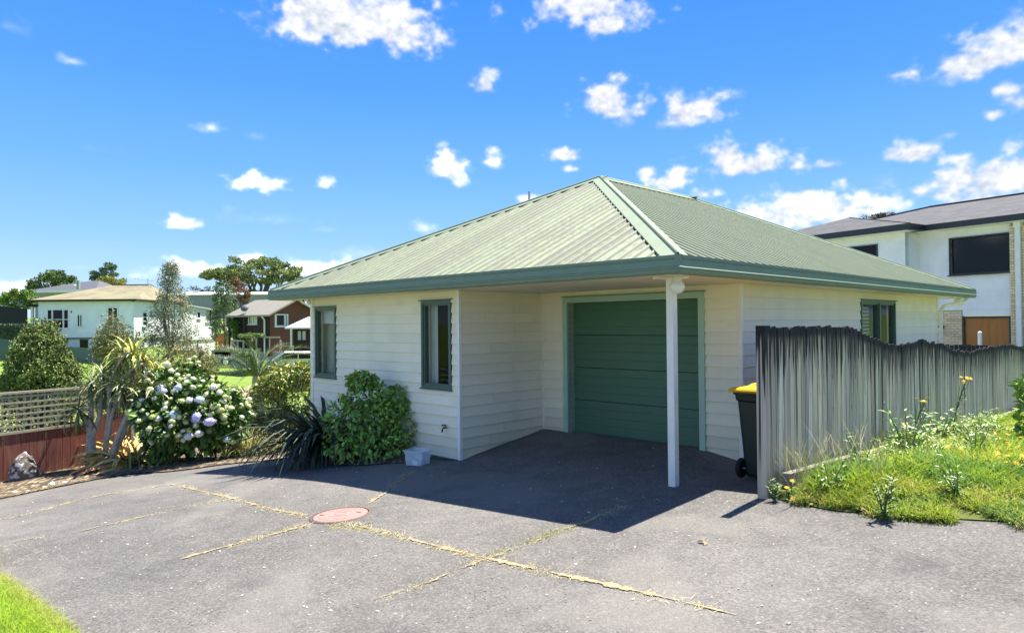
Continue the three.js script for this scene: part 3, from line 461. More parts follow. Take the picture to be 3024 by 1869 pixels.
{
  const pos = [], uv = [], idx = [], NA = 260, rs = []; let r = 0.6; while (r < 900) { rs.push(r); r *= 1.04; } rs.push(900);
  const low = (x, z) => (x > -15 && x < 12.4 && z > -16 && z < 14 ? 0.06 : 0.02);
  pos.push(0, G(0, 0) - 0.05, 0); uv.push(0, 0);
  for (const q of rs) for (let i = 0; i < NA; i++) { const a = i / NA * TAU, x = Math.sin(a) * q, z = -Math.cos(a) * q; pos.push(x, G(x, z) - low(x, z), z); uv.push(x, z); }
  for (let i = 0; i < NA; i++) idx.push(0, 1 + (i + 1) % NA, 1 + i);
  for (let k = 0; k < rs.length - 1; k++) for (let i = 0; i < NA; i++) { const a = 1 + k * NA + i, b = 1 + k * NA + (i + 1) % NA; idx.push(a, b, a + NA, b, b + NA, a + NA); }
  const g = new THREE.BufferGeometry(); g.setAttribute('position', new THREE.Float32BufferAttribute(pos, 3)); g.setAttribute('uv', new THREE.Float32BufferAttribute(uv, 2)); g.setIndex(idx); g.computeVertexNormals();
  structure('ground', g, M.grass);
  const A = [], B = []; for (let i = 0; i <= 30; i++) { A.push([-14.5, 13.5 - i * 0.965]); B.push([12, 13.5 - i * 0.965]); }
  structure('driveway', strip(A, B, 300, 300, 0.0), M.asphalt);
  structure('added_paving', strip([3.5, 6, 12, 18, 24, 30].map((l) => fenceAt(l, -0.12)), [3.5, 6, 12, 18, 24, 30].map((l) => fenceAt(l, -1.05)), 60, 8, 0.006), M.concrete);  // unseen paving, added to keep green lawn bounce off the walls
  structure('added_paving', strip([13.5, 17, 20, 24, 30].map((l) => fenceAt(l, -1.05)), [13.5, 17, 20, 24, 30].map((l) => fenceAt(l, -12)), 40, 20, 0.006), M.concrete);
  const wob = (t, x, z) => 0.012 + 0.055 * sstep(0, 0.18, t) + 0.03 * (fbm(x * 1.5, z * 1.5, 4, 3) - 0.5) * sstep(0, 0.1, t);
  structure('garden_bed', strip([[-11.2, -10.9], [-9.6, -11.5], [-8.81, -12.1], [-8.41, -12.57], [-7.98, -13.09], [-7.44, -13.52], [-6.38, -13.32], [-5.44, -13.75], [-4.7, -13.6], [-4.3, -14.2]], [[-15, -13], [-14.5, -15.5], [-13, -17.5], [-11, -18.5], [-9.5, -19], [-8, -19], [-6.8, -18.6], [-5.6, -18], [-4.6, -17.2], [-4.0, -16.2]], 110, 50, (t, x, z) => wob(t, x, z) + 0.01), M.soil);
  structure('garden_bed', strip([[-4.35, -13.5], [-3.6, -12.2], [-2.5, -10.95], [-1.75, -10.75], [-1.4, -10.62]], [[-4.4, -14.2], [-3.7, -13.35], [-2.6, -12.25], [-1.8, -11.45], [-1.45, -11.1]], 40, 14, (t) => 0.015 + 0.06 * sstep(0, 0.3, t)), M.soil);
  structure('grass_bank', strip(BANK_EDGE, [0, 1.2, 2.6, 4.5, 7, 10, 14, 19].map((l) => fenceAt(l, 0.02)), 120, 60, (t, x, z) => 0.012 + 0.07 * sstep(0, 0.12, t) + 0.06 * (fbm(x * 1.2, z * 1.2, 8, 3) - 0.5) * sstep(0.02, 0.1, t)), std([0.55, 0.48, 0.42], 1, { map: rep(T.grass, 1 / 2.3) }));
  structure('front_lawn', strip(LAWN_EDGE, LAWN_FAR, 70, 24, (t, x, z) => 0.01 + 0.05 * sstep(0, 0.1, t) + 0.02 * fbm(x * 3, z * 3, 4, 2) * sstep(0, 0.1, t)), M.grass);
}
// ---------------------------------------------------------------- weathered paling fence beside the house
{
  const f = thing('paling_fence', 'tall weathered grey paling fence with black streaks and scalloped top beside the bin', 'fence');
  const R = rng(11);
  // height of the fence top above the level of the eye, along its length
  const top = (L) => 1.7375 + knots([[0, -0.045], [1.95, -0.05], [2.4, -0.075], [3.1, -0.19], [3.9, -0.315], [4.4, -0.345], [4.9, -0.325], [5.45, -0.295], [6.3, -0.36], [7.6, -0.52], [8.7, -0.60], [9.8, -0.555], [11, -0.54], [12.5, -0.56], [13.8, -0.66], [15, -0.74], [16.4, -0.7], [18, -0.7]], L);
  const yaw = Math.PI / 2 - FENCE_AZ;
  const uvBoard = (g, h, k) => { const p = g.attributes.position, uv = new Float32Array(p.count * 2), b = Math.floor(R() * 8), o = R() * 0.04; for (let i = 0; i < p.count; i++) { uv[2 * i] = (b + clamp(0.5 + p.getX(i) / 0.155 * 0.96 + 0.1 * p.getZ(i), 0.02, 0.98)) / 8; uv[2 * i + 1] = clamp(p.getY(i) / h, 0.005, 0.995) * (1 - k) + k; } g.setAttribute('uv', new THREE.BufferAttribute(uv, 2)); return g; };
  const inner = M.paling.clone(); inner.color.setRGB(0.22, 0.22, 0.21);  // weathered back palings, shade of the gaps put into their dark tint
  let n = 0; const tone = [[1, 1, 1], [0.80, 0.78, 0.76], [1.0, 0.94, 0.84], [0.64, 0.63, 0.61], [0.92, 0.90, 0.84]].map((c) => { const m = M.paling.clone(); m.color.setRGB(...c); return m; });
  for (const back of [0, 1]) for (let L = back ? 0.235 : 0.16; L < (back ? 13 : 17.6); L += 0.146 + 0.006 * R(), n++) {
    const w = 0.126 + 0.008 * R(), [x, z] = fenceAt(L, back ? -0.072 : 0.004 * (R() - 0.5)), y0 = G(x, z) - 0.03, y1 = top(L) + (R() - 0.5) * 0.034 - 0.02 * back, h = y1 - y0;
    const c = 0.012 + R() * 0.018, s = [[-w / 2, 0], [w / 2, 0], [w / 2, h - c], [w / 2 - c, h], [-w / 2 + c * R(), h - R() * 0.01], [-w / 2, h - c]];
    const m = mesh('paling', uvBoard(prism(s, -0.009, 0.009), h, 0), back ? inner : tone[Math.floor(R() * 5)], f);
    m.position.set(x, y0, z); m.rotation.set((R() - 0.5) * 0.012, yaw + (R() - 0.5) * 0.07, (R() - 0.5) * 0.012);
  }
  for (let L = -0.01; L < 17.6; L += 2.45) {
    const end = L < 0, [x, z] = fenceAt(L, end ? -0.03 : -0.14), y0 = G(x, z) - 0.25, h = top(L + 0.05) - (end ? -0.01 : 0.12) - y0;
    const pg = box(0.12, h, 0.1, 0, h / 2, 0), pp = pg.attributes.position, pu = pg.attributes.uv, pb = Math.floor(R() * 8); for (let i = 0; i < pp.count; i++) pu.setXY(i, (pb + clamp(0.5 + (pp.getX(i) + pp.getZ(i)) / 0.25, 0.03, 0.97)) / 8, clamp(pp.getY(i) / h, 0.01, 0.99)); const m = mesh('fence_post', pg, tone[3], f); m.position.set(x, y0, z); m.rotation.y = yaw;
  }
  for (const dy of [-0.28, -0.85, -1.4]) for (let L = 0; L < 17; L += 2.45) { const a = fenceAt(L, -0.036), b = fenceAt(L + 2.43, -0.036); mesh('fence_rail', bar([a[0], Math.min(top(L), top(L + 2.4)) + dy, a[1]], [b[0], Math.min(top(L), top(L + 2.4)) + dy, b[1]], 0.045, 0.09), M.timber, f); }
  const e = thing('timber_edging', 'weathered timber edging lying along the foot of the paling fence', 'edging');
  for (let L = 0.12; L < 14; L += 2.4) { const a = fenceAt(L, 0.13), b = fenceAt(L + 2.38, 0.12), k = L < 1 ? 0.03 : 0.0; mesh('edging_board', bar([a[0], G(...a) + 0.10 + k, a[1]], [b[0], G(...b) + 0.11, b[1]], 0.085, 0.2), M.timber, e); }
}
// ---------------------------------------------------------------- low dark fence beyond
{
  const f = thing('dark_fence', 'low dark boarded fence far behind the dip of the paling fence', 'fence'); const R = rng(5);
  const a = at(2225, 822, 17.2), b = at(2475, 828, 20.5), n = 26;
  for (let i = 0; i < n; i++) { const p = a.clone().lerp(b, (i + 0.5) / n), g = G(p.x, p.z) - 0.1, h = p.y - g + (R() - 0.5) * 0.03; const m = mesh('paling', box(0.17, h, 0.02, 0, h / 2, 0), M.darkFence, f); m.position.set(p.x, g, p.z); m.rotation.y = Math.atan2(-(b.z - a.z), b.x - a.x); }
}
// ---------------------------------------------------------------- red board fence with trellis on top
{
  const f = thing('red_fence', 'red stained board fence topped with a pale square trellis behind the rock', 'fence'); const R = rng(21);
  const A = [-12.2, -9.85], B = [-8.62, -16.0], len = Math.hypot(B[0] - A[0], B[1] - A[1]), dir = [(B[0] - A[0]) / len, (B[1] - A[1]) / len], yaw = Math.atan2(-dir[1], dir[0]), out = [-dir[1], dir[0]];
  const P = (L, o = 0) => [A[0] + dir[0] * L + out[0] * o, A[1] + dir[1] * L + out[1] * o];
  const boardTop = (L) => lerp(-0.365, -0.31, L / len) + (L > 6.3 ? 0.18 : 0);
  for (let L = 0.5; L < len; L += 0.156) {
    const [x, z] = P(L), y0 = G(x, z) - 0.02, h = boardTop(L) - y0 + (R() - 0.5) * 0.01, g = metreUV(box(0.15, h, 0.02, 0, h / 2, 0), 1);
    const p = g.attributes.position, uv = g.attributes.uv, o = R(); for (let i = 0; i < p.count; i++) uv.setXY(i, p.getX(i) * 1.1 + o, p.getY(i) / h);
    const m = mesh('fence_board', g, M.red, f); m.position.set(x, y0, z); m.rotation.set(0, yaw + (R() - 0.5) * 0.04, (R() - 0.5) * 0.014);
  }
  const L1 = 6.25, t0 = (L) => boardTop(L) + 0.03, t1 = (L) => lerp(0.50, 0.46, L / len), tr = part('trellis', f);
  for (let L = 0.5; L < L1; L += 0.128) { const [x, z] = P(L, 0.0), h = t1(L) - t0(L); const m = mesh('slat', box(0.034, h, 0.016, 0, h / 2, 0), M.lattice, tr); m.position.set(x, t0(L), z); m.rotation.y = yaw; }
  for (let k = 0; k < 7; k++) { const a = P(0.42, 0.016), b = P(L1, 0.016), q = k / 6; mesh('slat', bar([a[0], lerp(t0(0), t1(0) - 0.08, q), a[1]], [b[0], lerp(t0(L1), t1(L1) - 0.08, q), b[1]], 0.016, 0.036), M.lattice, tr); }
  { const a = P(0.4, 0.008), b = P(L1 + 0.03, 0.008); mesh('top_rail', bar([a[0], t1(0), a[1]], [b[0], t1(L1), b[1]], 0.06, 0.045), M.lattice, tr); mesh('bottom_rail', bar([a[0], t0(0) - 0.01, a[1]], [b[0], t0(L1) - 0.01, b[1]], 0.05, 0.05), M.lattice, tr); }
  for (const L of [0.5, 2.9, 6.2]) { const [x, z] = P(L, -0.06), y = G(x, z) - 0.2, h = t1(L) - 0.03 - y; const m = mesh('fence_post', box(0.1, h, 0.1, 0, h / 2, 0), M.lattice, f); m.position.set(x, y, z); m.rotation.y = yaw; }
  for (const dy of [0.25, 0.75]) { const a = P(0.4, -0.04), b = P(len, -0.04); mesh('fence_rail', bar([a[0], G(...a) + dy, a[1]], [b[0], G(...b) + dy, b[1]], 0.04, 0.09), M.lattice, f); }
  // sawn stump behind it
  const s = at(307, 958, 15.6), st = thing('sawn_post', 'sawn pinkish timber post standing above the red fence behind the cordyline', 'post', [s.x, G(s.x, s.z) - 0.1, s.z]);
  mesh('shaft', rbox(0.2, s.y - G(s.x, s.z) + 0.1, 0.2, 0.015, 0, (s.y - G(s.x, s.z) + 0.1) / 2, 0), M.barkDark, st); mesh('cut_face', new THREE.CylinderGeometry(0.115, 0.115, 0.02, 16).translate(0, s.y - G(s.x, s.z) + 0.11, 0), M.cutWood, st);
}
// ---------------------------------------------------------------- wheelie bin
{
  const b = thing('wheelie_bin', 'dark green wheelie bin with yellow lid standing behind the fence post', 'wheelie bin', [2.95, G(2.95, -8.05), -8.05], 0.79);
  // tapered body, back on the left (local -x)
  const sec = (y, x0, x1, w) => { const r = 0.05, q = []; for (const [cx, cz, a0] of [[x1 - r, w - r, 0], [x0 + r, w - r, 1], [x0 + r, -w + r, 2], [x1 - r, -w + r, 3]]) for (let i = 0; i <= 4; i++) { const a = (a0 + i / 4) * Math.PI / 2; q.push([cx + r * Math.cos(a), y, cz + r * Math.sin(a)]); } return q; };
  const loft = (S) => { const F = []; for (let k = 0; k < S.length - 1; k++) for (let i = 0; i < S[k].length; i++) { const j = (i + 1) % S[k].length; F.push([S[k][i], S[k + 1][i], S[k + 1][j], S[k][j]]); } F.push(S[0].slice()); F.push(S[S.length - 1].slice().reverse()); return metreUV(polys(F)); };
  mesh('body', loft([sec(0.03, -0.20, 0.24, 0.22), sec(0.06, -0.215, 0.25, 0.225), sec(0.88, -0.28, 0.33, 0.275), sec(0.9, -0.30, 0.345, 0.29), sec(0.965, -0.31, 0.355, 0.295), sec(0.972, -0.33, 0.37, 0.305), sec(1.0, -0.335, 0.375, 0.31)]), M.bin, b);
  const lid = part('lid', b);
  mesh('lid_shell', loft([sec(0.998, -0.40, 0.395, 0.318), sec(1.022, -0.41, 0.40, 0.322), sec(1.04, -0.395, 0.385, 0.312), sec(1.052, -0.3, 0.32, 0.26)]), M.lid, lid);
  mesh('lid_hump', loft([sec(1.048, -0.12, 0.36, 0.24), sec(1.075, -0.09, 0.33, 0.2), sec(1.082, -0.05, 0.3, 0.16)]), M.lid, lid);
  mesh('handle', tube([[-0.33, 0.985, -0.24], [-0.39, 0.985, -0.24], [-0.4, 0.985, -0.2], [-0.4, 0.985, 0.2], [-0.39, 0.985, 0.24], [-0.33, 0.985, 0.24]], 0.016, 8), M.bin, b);
  for (const s of [-1, 1]) { const w = part('wheel', b); mesh('tyre', new THREE.TorusGeometry(0.085, 0.03, 10, 26).translate(-0.2, 0.115, s * 0.265), M.rubber, w); mesh('rim', new THREE.CylinderGeometry(0.075, 0.075, 0.045, 20).rotateX(Math.PI / 2).translate(-0.2, 0.115, s * 0.265), M.black, w); }
  mesh('axle', new THREE.CylinderGeometry(0.012, 0.012, 0.5, 10).rotateX(Math.PI / 2).translate(-0.2, 0.115, 0), M.galv, b);
  const pr = part('printed_mark', b); let q = 0.02; for (const w of [0.035, 0.022, 0.05, 0.018, 0.03]) { const m = mesh('mark', box(w, 0.03, 0.004), M.print, pr); m.position.set(-0.05 + q + w / 2, 0.845, 0.2745); m.rotation.x = 0.06; q += w + 0.012; }
}
// ---------------------------------------------------------------- painted manhole cover
{
  const p = hit(813, 1231), m = thing('manhole_cover', 'round faded red manhole cover set in the driveway', 'manhole cover', [p.x, p.y, p.z]);
  const e = 0.2, nrm = new THREE.Vector3(G(p.x - e, p.z) - G(p.x + e, p.z), 2 * e, G(p.x, p.z - e) - G(p.x, p.z + e)).normalize(); m.quaternion.setFromUnitVectors(new THREE.Vector3(0, 1, 0), nrm);
  mesh('cover', new THREE.LatheGeometry([[0, 0.02], [0.2, 0.018], [0.27, 0.014], [0.29, 0.011], [0.298, 0.008], [0.3, -0.012]].map((q) => new THREE.Vector2(...q)), 48), M.redPaint, m);
  mesh('frame_ring', new THREE.LatheGeometry([[0.306, -0.02], [0.306, 0.009], [0.312, 0.012], [0.335, 0.011], [0.342, -0.01]].map((q) => new THREE.Vector2(...q)), 48), std([0.10, 0.07, 0.06], 0.8), m);
  for (let k = 0; k < 4; k++) mesh('raised_ring', new THREE.TorusGeometry(0.065 + k * 0.058, 0.005, 6, 40).rotateX(Math.PI / 2).translate(0, 0.0195 - k * 0.0015, 0), M.redPaint, m);
  for (const s of [-1, 1]) mesh('lifting_key', box(0.05, 0.006, 0.014, s * 0.2, 0.021, 0), std([0.2, 0.07, 0.05], 0.8), m);
}
// ---------------------------------------------------------------- clear plastic tub by the wall
{
  const p = hit(998, 1110), t = thing('plastic_tub', 'crumpled clear plastic tub standing against the white wall beside the green bush', 'tub', [p.x, p.y, p.z], -0.5);
  const R = rng(8), w = 0.165, h = 0.215, ring = (k, y) => [[-k, y, -k * 0.8], [0, y, -k * 0.82], [k, y, -k * 0.8], [k * 1.02, y, 0], [k, y, k * 0.8], [0.01, y, k * 0.78], [-k, y, k * 0.8], [-k * 0.98, y, 0]].map((q) => [q[0] + (R() - 0.5) * 0.02, q[1] + (R() - 0.5) * 0.014, q[2] + (R() - 0.5) * 0.02]);
  const S = [ring(w * 0.78, 0.005), ring(w * 0.86, h * 0.35), ring(w * 0.9, h * 0.7), ring(w, h)], F = []; for (let k = 0; k < 3; k++) for (let i = 0; i < 8; i++) { const j = (i + 1) % 8; F.push([S[k][i], S[k + 1][i], S[k + 1][j], S[k][j]]); } F.push(S[0]);
  mesh('tub_wall', metreUV(polys(F)), M.plastic, t); mesh('rim', tube([...S[3], S[3][0]], 0.008, 6, false), M.plastic, t); mesh('paper_scrap', box(0.09, 0.08, 0.01, 0.02, 0.05, 0.1), M.print, t);
}
// ---------------------------------------------------------------- rock
{
  const p = hit(55, 1156), r = thing('boulder', 'upright grey boulder with white lichen in front of the red fence', 'rock', [p.x - 0.1, p.y, p.z - 0.15], 0.4);
  const g = new THREE.IcosahedronGeometry(1, 5), q = g.attributes.position; const v = new THREE.Vector3();
  for (let i = 0; i < q.count; i++) { v.fromBufferAttribute(q, i).normalize(); const n = 0.78 + 0.42 * fbm(v.x * 1.6 + 5, v.y * 1.6 + v.z * 1.3, 6, 4) + 0.06 * fbm(v.x * 8, v.y * 8 + v.z * 6, 3, 3); q.setXYZ(i, v.x * 0.235 * n * (1 - 0.18 * v.y), (v.y * 0.33 + 0.2) * n, v.z * 0.23 * n); }
  g.computeVertexNormals(); mesh('stone', metreUV(g), M.rock, r);
  const R = rng(31); const spots = [[82, 1165, .07], [105, 1166, .05], [128, 1160, .09], [150, 1156, .06], [172, 1152, .05], [60, 1178, .06], [30, 1180, .07], [240, 1130, .06], [276, 1122, .07], [12, 1172, .05]];
  const order = spots.map((q) => spots.filter((w) => w[0] < q[0]).length); const base = new THREE.IcosahedronGeometry(1, 2); spots.forEach(([vx, vy, s], i) => { const h = hit(vx, vy), gg = base.clone(), c = gg.attributes.position; for (let k = 0; k < c.count; k++) { const f = 0.8 + 0.5 * fbm(c.getX(k) * 1.5 + i * 9, c.getY(k) * 1.5 + c.getZ(k), 3, 3); c.setXYZ(k, c.getX(k) * s * 1.3 * f, c.getY(k) * s * 0.6 * f, c.getZ(k) * s * f); } gg.computeVertexNormals(); const m = mesh('garden_stone', metreUV(gg), M.rock, scene); m.position.set(h.x, h.y + s * 0.25, h.z); m.rotation.y = R() * 6; tag(m, NTH[order[i]] + ' small pale stone from the left in the litter edging the garden bed', 'stone', 'small stones along the garden bed edge'); });
  const es = hit(706, 1098), m = mesh('edging_stone', metreUV(new RoundedBoxGeometry(0.16, 0.2, 0.42, 3, 0.05)), M.rock, scene); m.position.set(es.x, es.y + 0.07, es.z); m.rotation.set(0.1, -0.5, 0.35); tag(m, 'tilted pale edging stone at the end of the driveway beside the spiky plant', 'stone');
}
// ---------------------------------------------------------------- leaves and plants
const leafMat = (c, rough = 0.55, o = {}) => std(c, rough, { side: THREE.DoubleSide, ...o });
const tinted = leafMat([1, 1, 1], 0.6, { vertexColors: true });
const tintedMatte = leafMat([1, 1, 1], 0.9, { vertexColors: true });
const tintedThin = new THREE.MeshPhysicalMaterial({ color: 0xffffff, vertexColors: true, roughness: 0.95, specularIntensity: 0.25, transmission: 0.4, thickness: 0, side: THREE.DoubleSide });
const tri = (...p) => { const g = new THREE.BufferGeometry(); g.setAttribute('position', new THREE.Float32BufferAttribute(p.flat(), 3)); g.computeVertexNormals(); return g; };
// broad leaf, base at the origin, along +y, face towards +z, folded at the midrib and curling at the tip
function leafShape(w = 0.5, fold = 0.12, curl = 0.15) { const a = [0, 0, 0], l1 = [-w * 0.5, 0.32, fold], r1 = [w * 0.5, 0.32, fold], c1 = [0, 0.36, 0], l2 = [-w * 0.36, 0.7, fold * 0.7 - curl * 0.3], r2 = [w * 0.36, 0.7, fold * 0.7 - curl * 0.3], c2 = [0, 0.72, -curl * 0.4], t = [0, 1, -curl]; return tri(a, c1, l1, a, r1, c1, l1, c1, c2, l1, c2, l2, c1, r1, r2, c1, r2, c2, l2, c2, t, c2, r2, t); }
const simpleLeaf = (w = 0.5) => tri([0, 0, 0], [w * 0.5, 0.5, 0.08], [0, 1, -0.1], [0, 0, 0], [0, 1, -0.1], [-w * 0.5, 0.5, 0.08]);
// strap leaf with n bends, arching over by "droop" radians
function strap(w = 0.07, droop = 1.1, n = 4, fold = 0.3) { const f = []; let y = 0, z = 0, a = 0; const P = [[0, 0, 0]]; for (let i = 1; i <= n; i++) { a += droop / n * (0.5 + i / n); y += Math.cos(a) / n; z += Math.sin(a) / n; P.push([0, y, z]); } const W = (i) => w * 0.5 * (i === 0 ? 0.6 : i === n ? 0.02 : Math.sin(Math.PI * (0.28 + 0.66 * i / n))); for (let i = 0; i < n; i++) { const p = P[i], q = P[i + 1], a0 = [-W(i), p[1] + fold * W(i), p[2]], b0 = [W(i), p[1] + fold * W(i), p[2]], a1 = [-W(i + 1), q[1] + fold * W(i + 1), q[2]], b1 = [W(i + 1), q[1] + fold * W(i + 1), q[2]]; f.push(a0, p, q, a0, q, a1, p, b0, b1, p, b1, q); } return tri(...f); }
const _b = [new THREE.Vector3(), new THREE.Vector3(), new THREE.Vector3()];
function orient(pos, dir, face, s, sx = 1) { const y = _b[1].copy(dir).normalize(), z = _b[2].copy(face).addScaledVector(y, -face.dot(y)); if (z.lengthSq() < 1e-6) z.set(y.z, 0.3, -y.x).addScaledVector(y, -(0.3 * y.y)); z.normalize(); const x = _b[0].crossVectors(y, z); const m = M4().makeBasis(x.clone().multiplyScalar(s * sx), y.clone().multiplyScalar(s), z.clone().multiplyScalar(s)); m.setPosition(pos); return m; }
// items: {m: Matrix4, c: [r, g, b]}; all joined into one geometry with colour per vertex
function joined(items, shapes) {
  const arr = shapes.map((g) => ({ p: g.attributes.position.array, n: g.attributes.normal.array })); let tot = 0; items.forEach((it, i) => { tot += arr[(it.k ?? i) % arr.length].p.length; });
  const P = new Float32Array(tot), N = new Float32Array(tot), C = new Float32Array(tot); let o = 0;
  items.forEach((it, i) => { const { p, n } = arr[(it.k ?? i) % arr.length], e = it.m.elements, c = it.c; for (let j = 0; j < p.length; j += 3, o += 3) { const x = p[j], y = p[j + 1], z = p[j + 2]; P[o] = e[0] * x + e[4] * y + e[8] * z + e[12]; P[o + 1] = e[1] * x + e[5] * y + e[9] * z + e[13]; P[o + 2] = e[2] * x + e[6] * y + e[10] * z + e[14]; const a = n[j], b = n[j + 1], d = n[j + 2]; let nx = e[0] * a + e[4] * b + e[8] * d, ny = e[1] * a + e[5] * b + e[9] * d, nz = e[2] * a + e[6] * b + e[10] * d; const l = Math.hypot(nx, ny, nz) || 1; N[o] = nx / l; N[o + 1] = ny / l; N[o + 2] = nz / l; C[o] = c[0]; C[o + 1] = c[1]; C[o + 2] = c[2]; } });
  const g = new THREE.BufferGeometry(); g.setAttribute('position', new THREE.BufferAttribute(P, 3)); g.setAttribute('normal', new THREE.BufferAttribute(N, 3)); g.setAttribute('color', new THREE.BufferAttribute(C, 3)); return g;
}
const matCache = new Map();
function shade(c, base) { const q = c.map((x) => Math.max(0.004, Math.round(x * 50) / 50 || x)); const k = q.join() + base.uuid; if (!matCache.has(k)) { const m = base.clone(); m.vertexColors = false; m.color.setRGB(...q); matCache.set(k, m); } return matCache.get(k); }
// the leaves nearest the viewer become parts of their own, the rest one mass of foliage
function foliage(parent, items, shapes, mat, { single = 0, name = 'leaf', mass = 'foliage', palette = null } = {}) {
  const off = parent.position, v = new THREE.Vector3(), eye = ORIGIN.clone().sub(off);
  items.forEach((it, i) => { it.k = i; it.d = v.setFromMatrixPosition(it.m).distanceTo(eye); });
  const order = single ? items.slice().sort((p, q) => p.d - q.d) : items, near = order.slice(0, single), rest = single ? order.slice(single) : items;
  for (const it of near) { const m = mesh(name, shapes[it.k % shapes.length], shade(palette ? palette[it.k % palette.length] : it.c, mat), parent); m.applyMatrix4(it.m); }
  if (rest.length) { const m = mesh(mass, joined(rest, shapes), mat, parent); m.userData.kind = 'stuff'; return m; }
}
const pick = (R, cols, jit = 0.25) => { const c = cols[Math.floor(R() * cols.length)], k = 1 + (R() - 0.5) * 2 * jit; return [c[0] * k, c[1] * k, c[2] * k]; };
const randDir = (R) => { const z = R() * 2 - 1, a = R() * TAU, r = Math.sqrt(1 - z * z); return new THREE.Vector3(r * Math.cos(a), z, r * Math.sin(a)); };
// leaves through a lumpy rounded body: centre, radii, count, leaf size
function bodyLeaves(R, cen, rad, n, size, cols, { inner = 0.55, lump = 0.3, up = 0.35, low = -0.75, seed = 1, jit = 0.3 } = {}) {
  const out = []; while (out.length < n) {
    const d = randDir(R); if (d.y < low) continue; const lum = 1 - lump * 0.5 + lump * (fbm(d.x * 2.2 + seed, d.y * 2.2 + d.z * 2.0 + seed, seed, 3) - 0.3) * 1.6, r = lum * (inner + (1 - inner) * Math.sqrt(R()));
    const p = new THREE.Vector3(cen[0] + d.x * rad[0] * r, cen[1] + d.y * rad[1] * r, cen[2] + d.z * rad[2] * r);
    const f = d.clone().multiplyScalar(0.7).add(randDir(R).multiplyScalar(0.75)); f.y += up; const dir = randDir(R).multiplyScalar(0.8).add(d).add(new THREE.Vector3(0, -0.35, 0));
    out.push({ m: orient(p, dir, f, size * (0.65 + 0.7 * R())), c: pick(R, cols, jit) });
  } return out;
}
// clumps of small leaves for trees that stand farther off
function clumpLeaves(R, clumps, per, size, cols, flat = 0.7) {
  const out = []; for (const [x, y, z, r, tint = 1] of clumps) for (let i = 0; i < per; i++) { const d = randDir(R), k = r * Math.cbrt(0.15 + 0.85 * R()); const f = randDir(R); f.y += 0.5; const c = pick(R, cols, 0.3); out.push({ m: orient(new THREE.Vector3(x + d.x * k, y + d.y * k * flat, z + d.z * k), randDir(R), f, size * (0.6 + 0.8 * R())), c: [c[0] * tint, c[1] * tint, c[2] * tint] }); }
  return out;
}
const LEAF = [leafShape(0.55, 0.1, 0.12), leafShape(0.62, 0.06, 0.2), leafShape(0.48, 0.14, 0.05)], LANCE = [leafShape(0.26, 0.06, 0.15), leafShape(0.22, 0.05, 0.3)], SMALL = [simpleLeaf(0.5), simpleLeaf(0.7)], NEEDLE = [simpleLeaf(0.16), simpleLeaf(0.22)];
const stemsTo = (R, n, tips, r = 0.015, base = [0, 0, 0]) => [...Array(n)].map((_, i) => { const t = tips[i % tips.length], b = [base[0] + (R() - 0.5) * 0.1, base[1] - 0.05, base[2] + (R() - 0.5) * 0.1]; return tube([b, [lerp(b[0], t[0], 0.45) + (R() - 0.5) * 0.08, lerp(b[1], t[1], 0.5), lerp(b[2], t[2], 0.45) + (R() - 0.5) * 0.08], t], [r, r * 0.75, r * 0.4], 6); });

